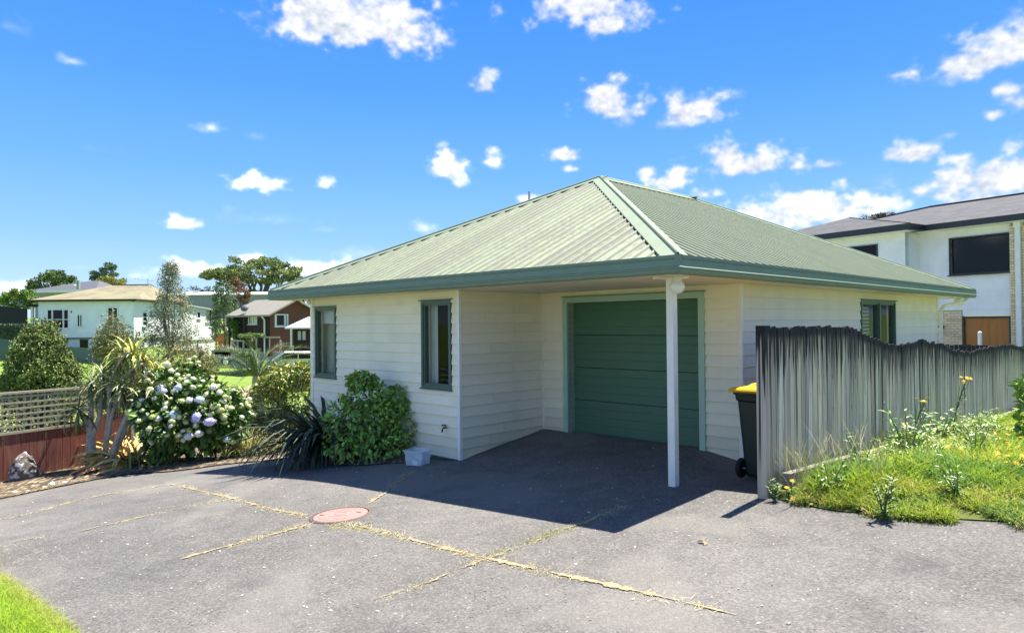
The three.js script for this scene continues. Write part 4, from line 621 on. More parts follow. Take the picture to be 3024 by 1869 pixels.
// hydrangea: glossy leaves and round flower heads, most of them creamy green, a few blue and lilac
{
  const base = new THREE.Vector3(-6.75, 0, -14.75); base.y = G(base.x, base.z);
  const t = thing('hydrangea', 'large round hydrangea bush covered in creamy green, white and lilac flower heads', 'hydrangea', base), R = rng(41);
  const cen = [0, 0.93, 0], rad = [1.14, 0.99, 0.98];
  mesh('stem', merge(stemsTo(R, 16, [...Array(16)].map(() => { const d = randDir(R); return [d.x * 0.75, 0.75 + Math.abs(d.y) * 0.7, d.z * 0.7]; }), 0.016)), M.barkDark, t);
  const cols = [[0.085, 0.175, 0.022], [0.055, 0.125, 0.018], [0.13, 0.22, 0.03], [0.04, 0.09, 0.014]];
  foliage(t, bodyLeaves(R, cen, rad, 5200, 0.145, cols, { inner: 0.6, lump: 0.55, up: 0.55, low: -0.8, seed: 4 }), LEAF, leafMat([1, 1, 1], 0.42, { vertexColors: true }), { single: 300, palette: cols });
  // flower head: a ball of four-petalled florets
  const head = (seed) => { const q = rng(seed), F = []; for (let i = 0; i < 75; i++) { const d = randDir(q); if (d.y < -0.55) continue; const a = q() * TAU; for (let k = 0; k < 2; k++) F.push({ m: orient(d.clone().multiplyScalar(0.88 + 0.14 * q()), new THREE.Vector3(Math.cos(a + k * 1.57), Math.sin(a + k * 1.57), Math.sin(a * 2)).cross(d), d.clone().add(randDir(q).multiplyScalar(0.35)), 0.34).multiply(M4().makeTranslation(0, -0.5, 0)), c: [1, 1, 1] }); } const g = joined(F, [simpleLeaf(0.75)]); g.deleteAttribute('color'); const s = new THREE.IcosahedronGeometry(0.82, 1).toNonIndexed(); s.deleteAttribute('uv'); return mergeGeometries([g, s], false); };
  const heads = [head(1), head(2), head(3)];
  const pal = [[0.62, 0.66, 0.33], [0.56, 0.62, 0.24], [0.70, 0.72, 0.46], [0.50, 0.60, 0.18], [0.74, 0.73, 0.54]].map((c) => std(c, 0.8, { side: THREE.DoubleSide })), special = { lilac: std([0.58, 0.56, 0.80], 0.8, { side: THREE.DoubleSide }), blue: std([0.58, 0.66, 0.76], 0.8, { side: THREE.DoubleSide }), white: std([0.72, 0.73, 0.66], 0.8, { side: THREE.DoubleSide }) };
  const put = (p, s, m) => { const h = mesh('flower_head', heads[Math.floor(R() * 3)], m, t); h.position.copy(p); h.scale.set(s, s * 0.8, s); h.rotation.set(R(), R() * 6, R()); };
  // on the side that is seen, where the photograph has the larger coloured ones
  const front = (vx, vy) => { const o = ORIGIN.clone().sub(base), d = rayOf(vx, vy), k = (x) => [(o.x - cen[0]) / rad[0] / x, (o.y - cen[1]) / rad[1] / x, (o.z - cen[2]) / rad[2] / x], O = new THREE.Vector3(...k(1.0)), Dd = new THREE.Vector3(d.x / rad[0], d.y / rad[1], d.z / rad[2]), A = Dd.lengthSq(), B = O.dot(Dd), C = O.lengthSq() - 1, q = B * B - A * C, s = (-B - Math.sqrt(Math.max(0, q))) / A; return o.addScaledVector(d, s); };
  for (const [x, y, s, m] of [[467, 997, 0.115, 'lilac'], [500, 1008, 0.13, 'lilac'], [476, 955, 0.1, 'blue'], [412, 993, 0.1, 'blue'], [388, 934, 0.085, 'blue'], [381, 926, 0.08, 'blue'], [424, 926, 0.075, 'blue'], [474, 1037, 0.095, 'white'], [449, 1043, 0.1, 'white'], [343, 1033, 0.095, 'white'], [451, 956, 0.085, 'white'], [540, 1050, 0.08, 'white'], [377, 1000, 0.08, 'white'], [510, 925, 0.09, 'white'], [410, 1013, 0.09, 'white'], [345, 998, 0.07, 'white']]) put(front(x, y), s, special[m]);
  for (let i = 0; i < 200; i++) { let d; do { d = randDir(R); } while (d.y < -0.45 || (d.z < -0.5 && R() < 0.8) || (d.y < 0.15 && R() < 0.45) || fbm(d.x * 3.2 + 7, d.y * 3.2 + d.z * 2 + 3, 15, 3) < 0.36); const lm = 1 - 0.275 + 0.55 * (fbm(d.x * 2.2 + 4, d.y * 2.2 + d.z * 2.0 + 4, 4, 3) - 0.3) * 1.6, l = lm * (0.97 + 0.12 * R()); put(new THREE.Vector3(cen[0] + d.x * rad[0] * l, cen[1] + d.y * rad[1] * l, cen[2] + d.z * rad[2] * l), 0.042 + 0.04 * R() * R() + 0.012, pal[Math.floor(R() * pal.length)]); }
}
// tall shrub at the end of the house
{
  const b = hit(670, 1084); b.y -= 0.05; const t = thing('garden_shrub', 'tall loose shrub with small glossy leaves and bare branches at the corner of the house', 'shrub', b), R = rng(52);
  const lumps = [[0, 0.55, 0, 0.62, 0.6], [-0.25, 1.15, 0.1, 0.55, 0.55], [0.35, 1.25, -0.05, 0.55, 0.6], [0.15, 1.85, 0, 0.55, 0.42], [0.52, 1.9, -0.1, 0.42, 0.4], [-0.2, 1.6, 0.1, 0.4, 0.4], [0.5, 0.6, 0, 0.5, 0.6], [-0.4, 0.6, 0.1, 0.4, 0.5]];
  const cols = [[0.14, 0.20, 0.035], [0.21, 0.27, 0.05], [0.08, 0.13, 0.022], [0.29, 0.27, 0.07]], all = [];
  lumps.forEach(([x, y, z, r, h], i) => all.push(...bodyLeaves(R, [x, y, z], [r * 1.05, h, r * 1.05], 1050, 0.095, cols, { inner: 0.35, lump: 0.4, seed: i + 3 })));
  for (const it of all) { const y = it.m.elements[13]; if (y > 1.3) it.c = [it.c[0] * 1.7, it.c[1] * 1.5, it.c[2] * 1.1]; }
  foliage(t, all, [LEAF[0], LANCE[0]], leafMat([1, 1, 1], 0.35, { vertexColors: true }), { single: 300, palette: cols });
  stemsTo(R, 12, [...Array(12)].map((_, i) => [(R() - 0.5) * 1.3, 1.1 + R() * 1.1, 0.35 + 0.3 * (R() - 0.3)]), 0.016).forEach((g) => mesh('branch', g, M.bark, t));
}
// rounded green bush in front of the wall
{
  const b = hit(885, 1106), t = thing('green_bush', 'dense rounded bush with bright green lobed leaves in front of the white wall', 'bush', [b.x - 0.02, b.y - 0.02, b.z - 0.32]), R = rng(63);
  const cols = [[0.19, 0.36, 0.045], [0.14, 0.30, 0.04], [0.27, 0.43, 0.07], [0.19, 0.21, 0.05]], all = [];
  [[-0.02, 0.5, 0, 0.6, 0.52], [-0.12, 1.0, 0, 0.36, 0.34], [-0.17, 1.3, -0.02, 0.22, 0.16], [0.33, 0.98, -0.02, 0.25, 0.26], [0.42, 0.5, 0.06, 0.33, 0.4], [-0.35, 0.72, 0.1, 0.33, 0.36], [0.15, 0.3, 0.22, 0.42, 0.32], [-0.3, 0.3, 0.15, 0.38, 0.34], [0.12, 0.82, 0.12, 0.3, 0.3]].forEach(([x, y, z, r, h], i) => all.push(...bodyLeaves(R, [x * 1.12, y * 0.97, z], [r * 1.08, h, r], 470, 0.085, cols, { inner: 0.5, lump: 0.35, seed: i + 9, up: 0.45, jit: 0.4 })));
  foliage(t, all, LEAF, leafMat([1, 1, 1], 0.5, { vertexColors: true }), { single: 300, palette: cols });
  stemsTo(R, 9, [...Array(9)].map(() => [(R() - 0.5) * 0.7, 0.6 + R() * 0.5, (R() - 0.5) * 0.5]), 0.013).forEach((g) => mesh('stem', g, M.barkDark, t));
}
function strapClump(t, R, n, L, cols, { w = 0.06, spread = 0.5, droop = 1.3, single = 0, mat = tinted, base = 0.12, cen = [0, 0, 0], lean = [0, 0] } = {}) {
  const shapes = [strap(w, droop, 5), strap(w * 0.85, droop * 1.35, 5), strap(w * 1.1, droop * 0.7, 5)], items = [];
  for (let i = 0; i < n; i++) { const a = R() * TAU, tilt = spread * Math.sqrt(R()), d = new THREE.Vector3(Math.cos(a) * tilt + lean[0], 1, Math.sin(a) * tilt + lean[1]), f = new THREE.Vector3(Math.cos(a), 0.0, Math.sin(a)); items.push({ m: orient(new THREE.Vector3(cen[0] + Math.cos(a) * base * R(), cen[1], cen[2] + Math.sin(a) * base * R()), d, f, L * (0.6 + 0.55 * R())), c: pick(R, cols, 0.3) }); }
  foliage(t, items, shapes, mat, { single, palette: cols });
}
// dark strap-leaved plant beside it
{
  const b = hit(772, 1104), t = thing('strap_leaved_plant', 'dark clump of long arching strap leaves between the shrub and the green bush', 'flax plant', [b.x + 0.02, b.y - 0.03, b.z - 0.35]), R = rng(71);
  const cols = [[0.022, 0.045, 0.018], [0.014, 0.030, 0.014], [0.035, 0.06, 0.022]];
  strapClump(t, R, 420, 1.75, cols, { w: 0.036, spread: 0.62, droop: 1.75, single: 260, base: 0.35 });
}
// dead orange and green day lily
{
  const b = hit(318, 1117), t = thing('day_lily', 'collapsed clump of yellow and orange dead strap leaves at the edge of the driveway', 'day lily', [b.x, b.y + 0.02, b.z]), R = rng(81);
  strapClump(t, R, 170, 1.1, [[0.60, 0.29, 0.07], [0.68, 0.42, 0.14], [0.48, 0.20, 0.05], [0.64, 0.48, 0.2]], { w: 0.06, spread: 1.7, droop: 2.1, single: 170, base: 0.45, lean: [0.6, 0.3], cen: [0.12, 0.02, 0.1] });
  strapClump(t, R, 110, 1.15, [[0.42, 0.38, 0.06], [0.18, 0.24, 0.03], [0.62, 0.48, 0.09]], { w: 0.06, spread: 1.0, droop: 1.9, single: 110, base: 0.25, cen: [-0.2, 0.05, -0.1] });
}
// long dry grass between the hydrangea and the shrub
{
  const b = hit(583, 1100), t = thing('long_grass', 'clump of long dry yellow and green grass between hydrangea and shrub', 'grass clump', [b.x, b.y, b.z - 0.1]), R = rng(91);
  for (const [x, z, k] of [[-0.35, 0, 1], [0, -0.1, 1.1], [0.32, 0, 0.85], [-0.15, -0.4, 1.1], [0.5, -0.3, 0.7]]) strapClump(t, R, 170, 0.8 * k, [[0.30, 0.27, 0.09], [0.15, 0.20, 0.04], [0.42, 0.31, 0.15], [0.20, 0.24, 0.06]], { w: 0.018, spread: 0.7, droop: 1.0, base: 0.22, cen: [x, 0, z], mat: tintedMatte });
}
// cordyline: pale stems, each ending in a head of sword leaves
{
  const b = hit(228, 1126), t = thing('cordyline_tree', 'multi-stemmed cordyline with pale trunks and spiky sword leaf heads in front of the red fence', 'cordyline', b), R = rng(101), D = -b.z;
  const L = (vx, vy, dd = 0) => at(vx, vy, D + dd).sub(b);
  const path = (pts, r0, r1) => { const c = new THREE.CatmullRomCurve3(pts.map((p) => new THREE.Vector3(...(p.isVector3 ? p.toArray() : p)))), q = c.getPoints(12); return tube(q, q.map((_, i) => lerp(r0, r1, i / 12) * (1 + 0.12 * Math.sin(i * 2.3))), 9); };
  const foot = (vx, dd = 0) => { const p = L(vx, 1134, dd); p.y = G(p.x + b.x, p.z + b.z) - b.y - 0.06; return p; };
  const stems = [
    [[foot(218), L(216, 1080), L(214, 1040)], 0.13, 0.085], [[L(214, 1042), L(205, 1010), L(186, 985, -0.1)], 0.06, 0.032], [[L(214, 1045), L(216, 1000), L(218, 925, 0.1)], 0.065, 0.035], [[L(215, 1050), L(232, 1010), L(240, 940), L(243, 900, 0.1)], 0.06, 0.03],
    [[foot(250, 0.1), L(252, 1060, 0.1), L(258, 1000), L(262, 915), L(290, 850, 0.2)], 0.065, 0.03], [[foot(258, -0.1), L(272, 1070, -0.2), L(300, 1000, -0.3), L(330, 955, -0.3), L(362, 925, -0.3)], 0.075, 0.03], [[foot(262, 0.2), L(278, 1075, 0.2), L(296, 1035, 0.2), L(312, 990, 0.3), L(330, 960, 0.3)], 0.055, 0.028], [[L(256, 1050), L(268, 985), L(283, 945), L(290, 925, -0.2)], 0.045, 0.025], [[L(262, 935), L(300, 895), L(338, 870), L(372, 890, 0.3)], 0.032, 0.022], [[L(262, 920), L(275, 880), L(300, 845), L(318, 838, 0.2)], 0.03, 0.024]];
  for (const [p, r0, r1] of stems) mesh('trunk', path(p, r0, r1), M.bark, t);
  const heads = [[186, 980, -0.1, 0.62, 0], [218, 915, 0.1, 0.6, 1], [243, 895, 0.1, 0.62, 1], [290, 848, 0.2, 0.66, 2], [318, 850, 0.2, 0.66, 2], [340, 868, 0.2, 0.6, 2], [372, 893, 0.3, 0.56, 2], [362, 925, -0.3, 0.55, 1], [330, 955, 0.1, 0.55, 1], [290, 925, -0.2, 0.6, 1], [262, 960, 0.2, 0.55, 0], [345, 975, -0.2, 0.5, 1], [300, 970, 0.1, 0.5, 0], [245, 935, 0.1, 0.5, 1]];
  const pal = [[[0.07, 0.13, 0.03], [0.05, 0.10, 0.025], [0.13, 0.18, 0.05]], [[0.16, 0.21, 0.04], [0.24, 0.26, 0.07], [0.09, 0.15, 0.03], [0.36, 0.33, 0.16]], [[0.32, 0.34, 0.035], [0.22, 0.28, 0.03], [0.44, 0.37, 0.06], [0.14, 0.21, 0.03]]];
  const shapes = [strap(0.075, 0.7, 4, 0.5), strap(0.065, 1.2, 4, 0.5), strap(0.07, 0.35, 4, 0.5), strap(0.06, 1.7, 4, 0.5)], items = [];
  heads.forEach(([vx, vy, dd, s, p], hi) => { const c = L(vx, vy, dd); for (let i = 0; i < 52; i++) { const d = randDir(R); d.y = d.y * 0.75 + 0.22; const f = d.clone().multiplyScalar(0.6); f.y -= 0.9; items.push({ m: orient(c.clone().addScaledVector(d, 0.03), d, f, s * (0.6 + 0.5 * R())), c: pick(R, pal[p], 0.25) }); }
    for (let i = 0; i < 14; i++) { const a = R() * TAU; items.push({ m: orient(c.clone().add(new THREE.Vector3(0, -0.08 - R() * 0.15, 0)), new THREE.Vector3(Math.cos(a) * 0.4, -1, Math.sin(a) * 0.4), new THREE.Vector3(Math.cos(a), 0.4, Math.sin(a)), s * 0.7), c: pick(R, [[0.30, 0.24, 0.15], [0.20, 0.15, 0.09]], 0.2) }); } });
  foliage(t, items, shapes, leafMat([1, 1, 1], 0.38, { vertexColors: true }), { single: 300 });
}
// dark shrub added behind the trellis to darken its holes
{
  const p = new THREE.Vector3(-11.2, 0, -13.3); p.y = G(p.x, p.z); const t = thing('added_dark_shrub', 'added dark leafy shrub darkening the gaps behind the pale trellis', 'shrub', p), R = rng(121), all = [];
  [[-0.55, 0.9, 1.0], [-0.1, 0.95, 0.2], [0.35, 1.0, -0.6], [0.8, 0.95, -1.4], [1.1, 0.9, -2.0], [-1.0, 0.9, 1.8]].forEach(([x, y, z], i) => all.push(...bodyLeaves(R, [x, y, z], [0.5, 0.75, 0.6], 520, 0.12, [[0.03, 0.055, 0.014], [0.045, 0.075, 0.018], [0.02, 0.04, 0.01]], { inner: 0.3, seed: i })));
  foliage(t, all, LEAF, tintedMatte); mesh('stem', merge(stemsTo(R, 9, [[-0.5, 1, 1], [0, 1.2, 0.1], [0.5, 1.1, -0.8], [0.9, 1, -1.6]], 0.02)), M.barkDark, t);
}
// climbing leaves through the bottom of the trellis
{
  const p = new THREE.Vector3(-10.3, 0, -13.25); p.y = G(p.x, p.z); const t = thing('climber', 'leafy creeper growing through the lower squares of the trellis', 'creeper', p), R = rng(111), items = [];
  for (let i = 0; i < 900; i++) { const L = (R() - 0.5) * 3.2, q = [L * 0.503 + (R() - 0.5) * 0.25 - 0.12, 0.85 + 0.42 * R() * R() + 0.1 * Math.sin(L * 3), -L * 0.864 + (R() - 0.5) * 0.2 - 0.02]; items.push({ m: orient(new THREE.Vector3(...q), randDir(R), new THREE.Vector3(R() - 0.2, 0.6, R()), 0.06 * (0.7 + 0.7 * R())), c: pick(R, [[0.10, 0.16, 0.03], [0.16, 0.21, 0.06], [0.06, 0.10, 0.02]], 0.3) }); }
  foliage(t, items, LEAF, tinted); mesh('stem', merge([...Array(7)].map((_, i) => { const L = -1.5 + i * 0.5; return tube([[L * 0.5 - 0.2, 0, -L * 0.86 - 0.05], [L * 0.5 - 0.17, 0.5, -L * 0.86 + 0.05], [L * 0.5 - 0.12, 1.0, -L * 0.86]], 0.012, 5); })), M.barkDark, t);
}
// ---------------------------------------------------------------- grass, weeds and litter
function tuft(seed, n, h, w, lean, segs = 2) {
  const R = rng(seed), items = [], sh = [strap(w, 0.9, segs, 0.1), strap(w, 1.5, segs, 0.1), strap(w, 0.4, segs, 0.1)];
  for (let i = 0; i < n; i++) { const a = R() * TAU, d = new THREE.Vector3(Math.cos(a) * lean * R(), 1, Math.sin(a) * lean * R()); const k = 0.75 + 0.5 * R(); items.push({ m: orient(new THREE.Vector3((R() - 0.5) * 0.14, 0, (R() - 0.5) * 0.14), d, new THREE.Vector3(Math.cos(a), 0, Math.sin(a)), h * (0.5 + 0.6 * R())), c: [k, k, k] }); }
  return joined(items, sh);
}
function scatterGrass(name, label, place, n, shape, mat, cols, seed, { smin = 0.7, smax = 1.4, category = 'grass' } = {}) {
  const R = rng(seed), pts = []; let guard = 0; while (pts.length < n && guard++ < n * 12) { const p = place(R); if (p) pts.push(p); }
  const im = new THREE.InstancedMesh(shape, mat, pts.length), q = new THREE.Quaternion(), e = new THREE.Euler(), c = new THREE.Color();
  pts.forEach((p, i) => { const s = (p[3] ?? 1) * lerp(smin, smax, R()); e.set((R() - 0.5) * 0.3, R() * TAU, (R() - 0.5) * 0.3); q.setFromEuler(e); im.setMatrixAt(i, M4().compose(new THREE.Vector3(p[0], p[1], p[2]), q, new THREE.Vector3(s, s * (0.8 + 0.4 * R()), s))); const k = p[4] ? pick(R, p[4], 0.2) : pick(R, cols, 0.22); im.setColorAt(i, c.setRGB(...k)); });
  im.name = numbered(name); im.castShadow = im.receiveShadow = true; scene.add(im); tag(im, label, category, null, 'stuff'); return im;
}
const inCurve = (L) => { const c = new THREE.CatmullRomCurve3(L.map((p) => new THREE.Vector3(p[0], 0, p[1])), false, 'centripetal'); return (t) => c.getPoint(t); };
{
  const eA = inCurve(BANK_EDGE), eB = inCurve([0, 1.2, 2.6, 4.5, 7, 10, 14, 19].map((l) => fenceAt(l, 0.1)));
  const dryNear = [[0.33, 0.36, 0.05], [0.42, 0.37, 0.13]], deep = [[0.11, 0.215, 0.025], [0.15, 0.26, 0.03]], straw = [[0.36, 0.36, 0.06], [0.30, 0.35, 0.03]], fresh = [[0.235, 0.335, 0.016], [0.16, 0.255, 0.016], [0.31, 0.385, 0.022], [0.245, 0.32, 0.03]];
  const bank = (hmin, hmax) => (R) => { const u = 0.02 + 0.78 * R(), v = Math.pow(R(), 1.15) - 0.02, p = eA(u).lerp(eB(u), v); if (p.x > 14 || (v < 0.07 && fbm(p.x * 3.1, p.z * 3.1, 61, 3) < 0.35 + 0.2 * (0.07 - v) / 0.12)) return null; const tone = fbm(p.x * 1.9 + 7, p.z * 1.9, 33, 3), rx = p.x - FENCE0[0], rz = p.z - FENCE0[1], perp = rx * Math.cos(FENCE_AZ) + rz * Math.sin(FENCE_AZ), along = rx * Math.sin(FENCE_AZ) - rz * Math.cos(FENCE_AZ); if (perp < 0.36 && along < 3.6) return null; if (perp < 0.7 && along < 2 && R() < 0.7) return null; const edge = v < 0.12, lush = sstep(0.03, 0.3, v) * sstep(0.03, 0.2, u) * (0.6 + 0.7 * fbm(p.x * 1.3, p.z * 1.3, 5, 3)); return [p.x, G(p.x, p.z) + 0.05 * sstep(0, 0.15, v), p.z, lerp(hmin, hmax, lush), edge && R() < 0.3 ? dryNear : tone > 0.58 ? deep : tone < 0.40 && R() < 0.7 ? straw : null]; };
  scatterGrass('bank_grass', 'lush sunlit green grass covering the bank below the paling fence', bank(0.5, 1.0), 11500, tuft(5, 13, 0.26, 0.05, 0.9), tintedThin, fresh, 201);
  scatterGrass('bank_clover', 'low broad leaved weeds mixed through the grass of the bank', bank(0.5, 1), 3000, joined(bodyLeaves(rng(6), [0, 0.02, 0], [0.09, 0.1, 0.09], 16, 0.05, [[1, 1, 1]], { low: -0.05, inner: 0.2 }), LEAF), tinted, [[0.17, 0.30, 0.035], [0.24, 0.36, 0.055], [0.12, 0.22, 0.04]], 202, { category: 'weeds' });
  // taller weeds with broad leaves, thicker towards the fence and the far side
  const weedShape = (seed, n, h, ls) => { const q = rng(seed), it = []; for (let s = 0; s < n; s++) { const a = q() * TAU, tip = new THREE.Vector3(Math.cos(a) * h * 0.3 * q(), h * (0.6 + 0.45 * q()), Math.sin(a) * h * 0.3 * q()); it.push({ k: 1, m: orient(new THREE.Vector3(), tip, new THREE.Vector3(Math.cos(a), 0, Math.sin(a)), tip.length(), 0.35), c: [0.75, 0.8, 0.8] }); for (let i = 0; i < 8; i++) { const t = (i + q()) / 8, b = q() * TAU; it.push({ k: 0, m: orient(tip.clone().multiplyScalar(t), new THREE.Vector3(Math.cos(b), 0.45, Math.sin(b)), new THREE.Vector3(0, 1, 0).add(randDir(q).multiplyScalar(0.5)), ls * (1.25 - 0.75 * t) * (0.7 + 0.6 * q())), c: [1, 1, 1] }); } } return joined(it, [LANCE[0], strap(0.05, 0.2, 2, 0.1)]); };
  scatterGrass('tall_weeds', 'tall leafy green weeds crowding the bank below the paling fence', (R) => { const u = 0.05 + 0.68 * R(), v = 0.06 + 0.92 * Math.sqrt(R()), p = eA(u).lerp(eB(u), v); const rx = p.x - FENCE0[0], rz = p.z - FENCE0[1], perp = rx * Math.cos(FENCE_AZ) + rz * Math.sin(FENCE_AZ), along = rx * Math.sin(FENCE_AZ) - rz * Math.cos(FENCE_AZ); if (perp < 0.4 && along < 3.4) return null; if (fbm(p.x * 1.6, p.z * 1.6, 77, 3) < 0.46) return null; return [p.x, G(p.x, p.z) + 0.05, p.z, (0.5 + 0.75 * sstep(0.1, 0.7, v)) * sstep(-0.6, 2.4, along)]; }, 200, weedShape(61, 3, 0.27, 0.10), leafMat([1, 1, 1], 0.5), [[0.19, 0.31, 0.05], [0.14, 0.26, 0.045], [0.27, 0.38, 0.09], [0.24, 0.33, 0.03]], 206, { category: 'weeds' });
  scatterGrass('seed_heads', 'thin pale grass seed stalks standing above the bank grass', (R) => { const u = 0.06 + 0.66 * R(), v = 0.1 + 0.86 * R(), p = eA(u).lerp(eB(u), v); return [p.x, G(p.x, p.z) + 0.05, p.z, 0.8]; }, 200, joined([0, 1, 2].map((i) => ({ m: orient(new THREE.Vector3(0.03 * i, 0, 0.02 * i), new THREE.Vector3(0.2 * (i - 1), 1, 0.12 * i), new THREE.Vector3(1, 0, i), 0.5 + 0.06 * i, 0.4), c: [1, 1, 1] })), [strap(0.022, 0.5, 4, 0.2)]), tintedMatte, [[0.50, 0.44, 0.2], [0.42, 0.42, 0.13], [0.58, 0.52, 0.3]], 207);
  const fA = inCurve(LAWN_EDGE), fB = inCurve(LAWN_FAR);
  scatterGrass('lawn_grass', 'short bright green lawn grass in the near corner beside the driveway', (R) => { const u = 0.05 + 0.85 * R(), v = R() * R(), p = fA(u).lerp(fB(u), v); if (p.z > -2.5) return null; return [p.x, G(p.x, p.z) + 0.04 * sstep(0, 0.1, v), p.z, lerp(0.55, 1, sstep(0, 0.12, v)), v < 0.03 && R() < 0.6 ? dryNear : null]; }, 5200, tuft(9, 14, 0.13, 0.035, 0.9), tintedThin, [[0.24, 0.37, 0.018], [0.18, 0.29, 0.018], [0.31, 0.42, 0.03]], 203);
  // slope beyond the garden
  scatterGrass('slope_grass', 'bright green grass on the slope beyond the garden', (R) => { const z = -17 - 33 * R(), x = lerp(-34, -3, R()) * (-z / 36) ; return [x, G(x, z), z, 1 + (-z - 17) / 30]; }, 5200, tuft(13, 9, 0.2, 0.07, 1, 1), tintedThin, [[0.25, 0.38, 0.025], [0.20, 0.32, 0.025], [0.31, 0.43, 0.04]], 204);
  // dry litter in the garden bed, straw in the joints
  const bed = [[0, 1192], [100, 1170], [200, 1148], [300, 1130], [420, 1122], [560, 1105], [640, 1100]];
  scatterGrass('dry_litter', 'dry straw and dead leaves lying along the edge of the garden bed', (R) => { const i = Math.floor(R() * 6), t = R(), p = hit(lerp(bed[i][0], bed[i + 1][0], t), lerp(bed[i][1], bed[i + 1][1], t) - 22 * R() * R() + 2); return [p.x, p.y + 0.03, p.z]; }, 800, tuft(17, 8, 0.12, 0.06, 3.5, 1), tintedMatte, [[0.42, 0.32, 0.17], [0.50, 0.40, 0.24], [0.30, 0.2, 0.10], [0.2, 0.13, 0.07]], 205, { category: 'litter', smin: 0.5, smax: 1.1 });
}
// joints of the driveway, filled with dry grass
{
  const J = [
    [[405, 1157], [520, 1183], [640, 1215], [738, 1233], 1], [[800, 1246], [900, 1268], [1030, 1302], [1165, 1335], [1300, 1365], [1450, 1397], [1622, 1436], 1.5], [[1630, 1438], [1690, 1453], [1760, 1470], 0.5], [[1165, 1335], [1240, 1308], [1310, 1280], [1385, 1254], 1.7], [[1385, 1254], [1440, 1232], [1500, 1207], 0.8], [[1160, 1336], [1080, 1368], [1000, 1400], [900, 1432], 0.7], [[752, 1249], [680, 1270], [590, 1293], [500, 1318], [430, 1336], 1.4], [[872, 1208], [905, 1187], [940, 1163], [985, 1128], 1.0],
    [[0, 1241], [60, 1230], [150, 1205], [240, 1184], [330, 1170], [405, 1157], 0.75], [[170, 1274], [280, 1249], [400, 1222], [560, 1190], 0.6], [[0, 1300], [60, 1290], [130, 1280], 0.3]];
  const flat = std([0.34, 0.28, 0.165], 1, { map: rep(T.brick, 4) }); const R = rng(301);
  for (const j of J) {
    const w = j[j.length - 1], P = j.slice(0, -1).map(([x, y]) => hit(x, y)), c = new THREE.CatmullRomCurve3(P, false, 'centripetal'), len = c.getLength(), n = Math.ceil(len / 0.03), pos = [], idx = [], uv = [], s0 = R() * 90;
    for (let i = 0; i <= n; i++) { const p = c.getPointAt(i / n), t = c.getTangentAt(i / n), f = fbm(i * 0.13 + s0, 2, 7, 3), q = Math.max(0.002, 0.026 * w * sstep(0.3, 0.75, f) * (0.35 + 1.1 * h2(i, 3, 5))) * (i === 0 || i === n ? 0.2 : 1), sx = -t.z * q, sz = t.x * q, o = (h2(i, 7, 2) - 0.5) * 0.03; for (const k of [-1, 1]) { const x = p.x + k * sx + o, z = p.z + k * sz + o; pos.push(x, G(x, z) + 0.008, z); uv.push(x, z); } if (i < n && f > 0.36) { const a = 2 * i; idx.push(a, a + 1, a + 2, a + 1, a + 3, a + 2); } }
    const g = new THREE.BufferGeometry(); g.setAttribute('position', new THREE.Float32BufferAttribute(pos, 3)); g.setAttribute('uv', new THREE.Float32BufferAttribute(uv, 2)); g.setIndex(idx); g.computeVertexNormals(); structure('driveway_joint', g, flat); flat.side = THREE.DoubleSide;
  }
  const spots = [];
  for (const j of J) { const w = j[j.length - 1], P = j.slice(0, -1).map(([x, y]) => hit(x, y)), c = new THREE.CatmullRomCurve3(P, false, 'centripetal'), len = c.getLength(), n = Math.ceil(len * 80 * w), green = j === J[3]; for (let i = 0; i < n; i++) { const u = R(), p = c.getPointAt(u); if (fbm(u * len * 2 + w * 20, 4, 9, 3) < 0.42 && R() < 0.75) continue; spots.push([p.x + (R() - 0.5) * 0.085 * w, G(p.x, p.z) + 0.004, p.z + (R() - 0.5) * 0.085 * w, 0.5 + 0.6 * R(), green && R() < 0.75 ? [[0.26, 0.29, 0.06], [0.34, 0.34, 0.12]] : null]); } }
  for (let i = 0; i < 70; i++) { const p = hit(790 + 90 * R(), 1243 + 18 * R() + 0.2 * 50 * R()); spots.push([p.x, p.y, p.z, 1.2, R() < 0.5 ? [[0.30, 0.30, 0.08]] : null]); }
  for (let i = 0; i < 110; i++) { const a = R(), p = hit(-40 + 190 * a * R(), 1290 + 190 * R() * (1 - 0.4 * a)); spots.push([p.x, p.y, p.z, 0.7]); }
  for (let i = 0; i < 40; i++) { const p = hit(1740 + 100 * R(), 1172 + 32 * R()); spots.push([p.x, p.y, p.z, 0.55]); }
  let k = 0; scatterGrass('dry_weeds', 'dry yellow weeds growing in the joints of the driveway', () => spots[k++], spots.length, tuft(23, 9, 0.07, 0.09, 3.2, 1), tintedMatte, [[0.56, 0.45, 0.23], [0.66, 0.56, 0.34], [0.46, 0.34, 0.16], [0.50, 0.45, 0.19]], 302, { category: 'weeds' });
  // curled dead leaf and small pale stones lying on the asphalt
  const lp = hit(1690, 1297), lf = thing('dead_leaf', 'single curled dead brown leaf lying on the driveway', 'leaf', [lp.x, lp.y + 0.004, lp.z], 0.6); for (const [a, s] of [[0.3, 0.075], [2.2, 0.06]]) { const m = mesh('leaf_blade', leafShape(0.6, 0.22, 0.18), std([0.34, 0.25, 0.12], 0.9, { side: THREE.DoubleSide }), lf); m.scale.setScalar(s); m.rotation.set(-1.5, 0, a); m.position.set(-0.02, 0.006, 0); }
  const chips = []; for (let i = 0; i < 420; i++) { const z = -2.6 - 9 * Math.pow(R(), 0.8), x = lerp(-8, 5, R()) * (-z / 9); const p = [x, G(x, z) + 0.004, z, 0.5 + R()]; if (x < 2.6) chips.push(p); }
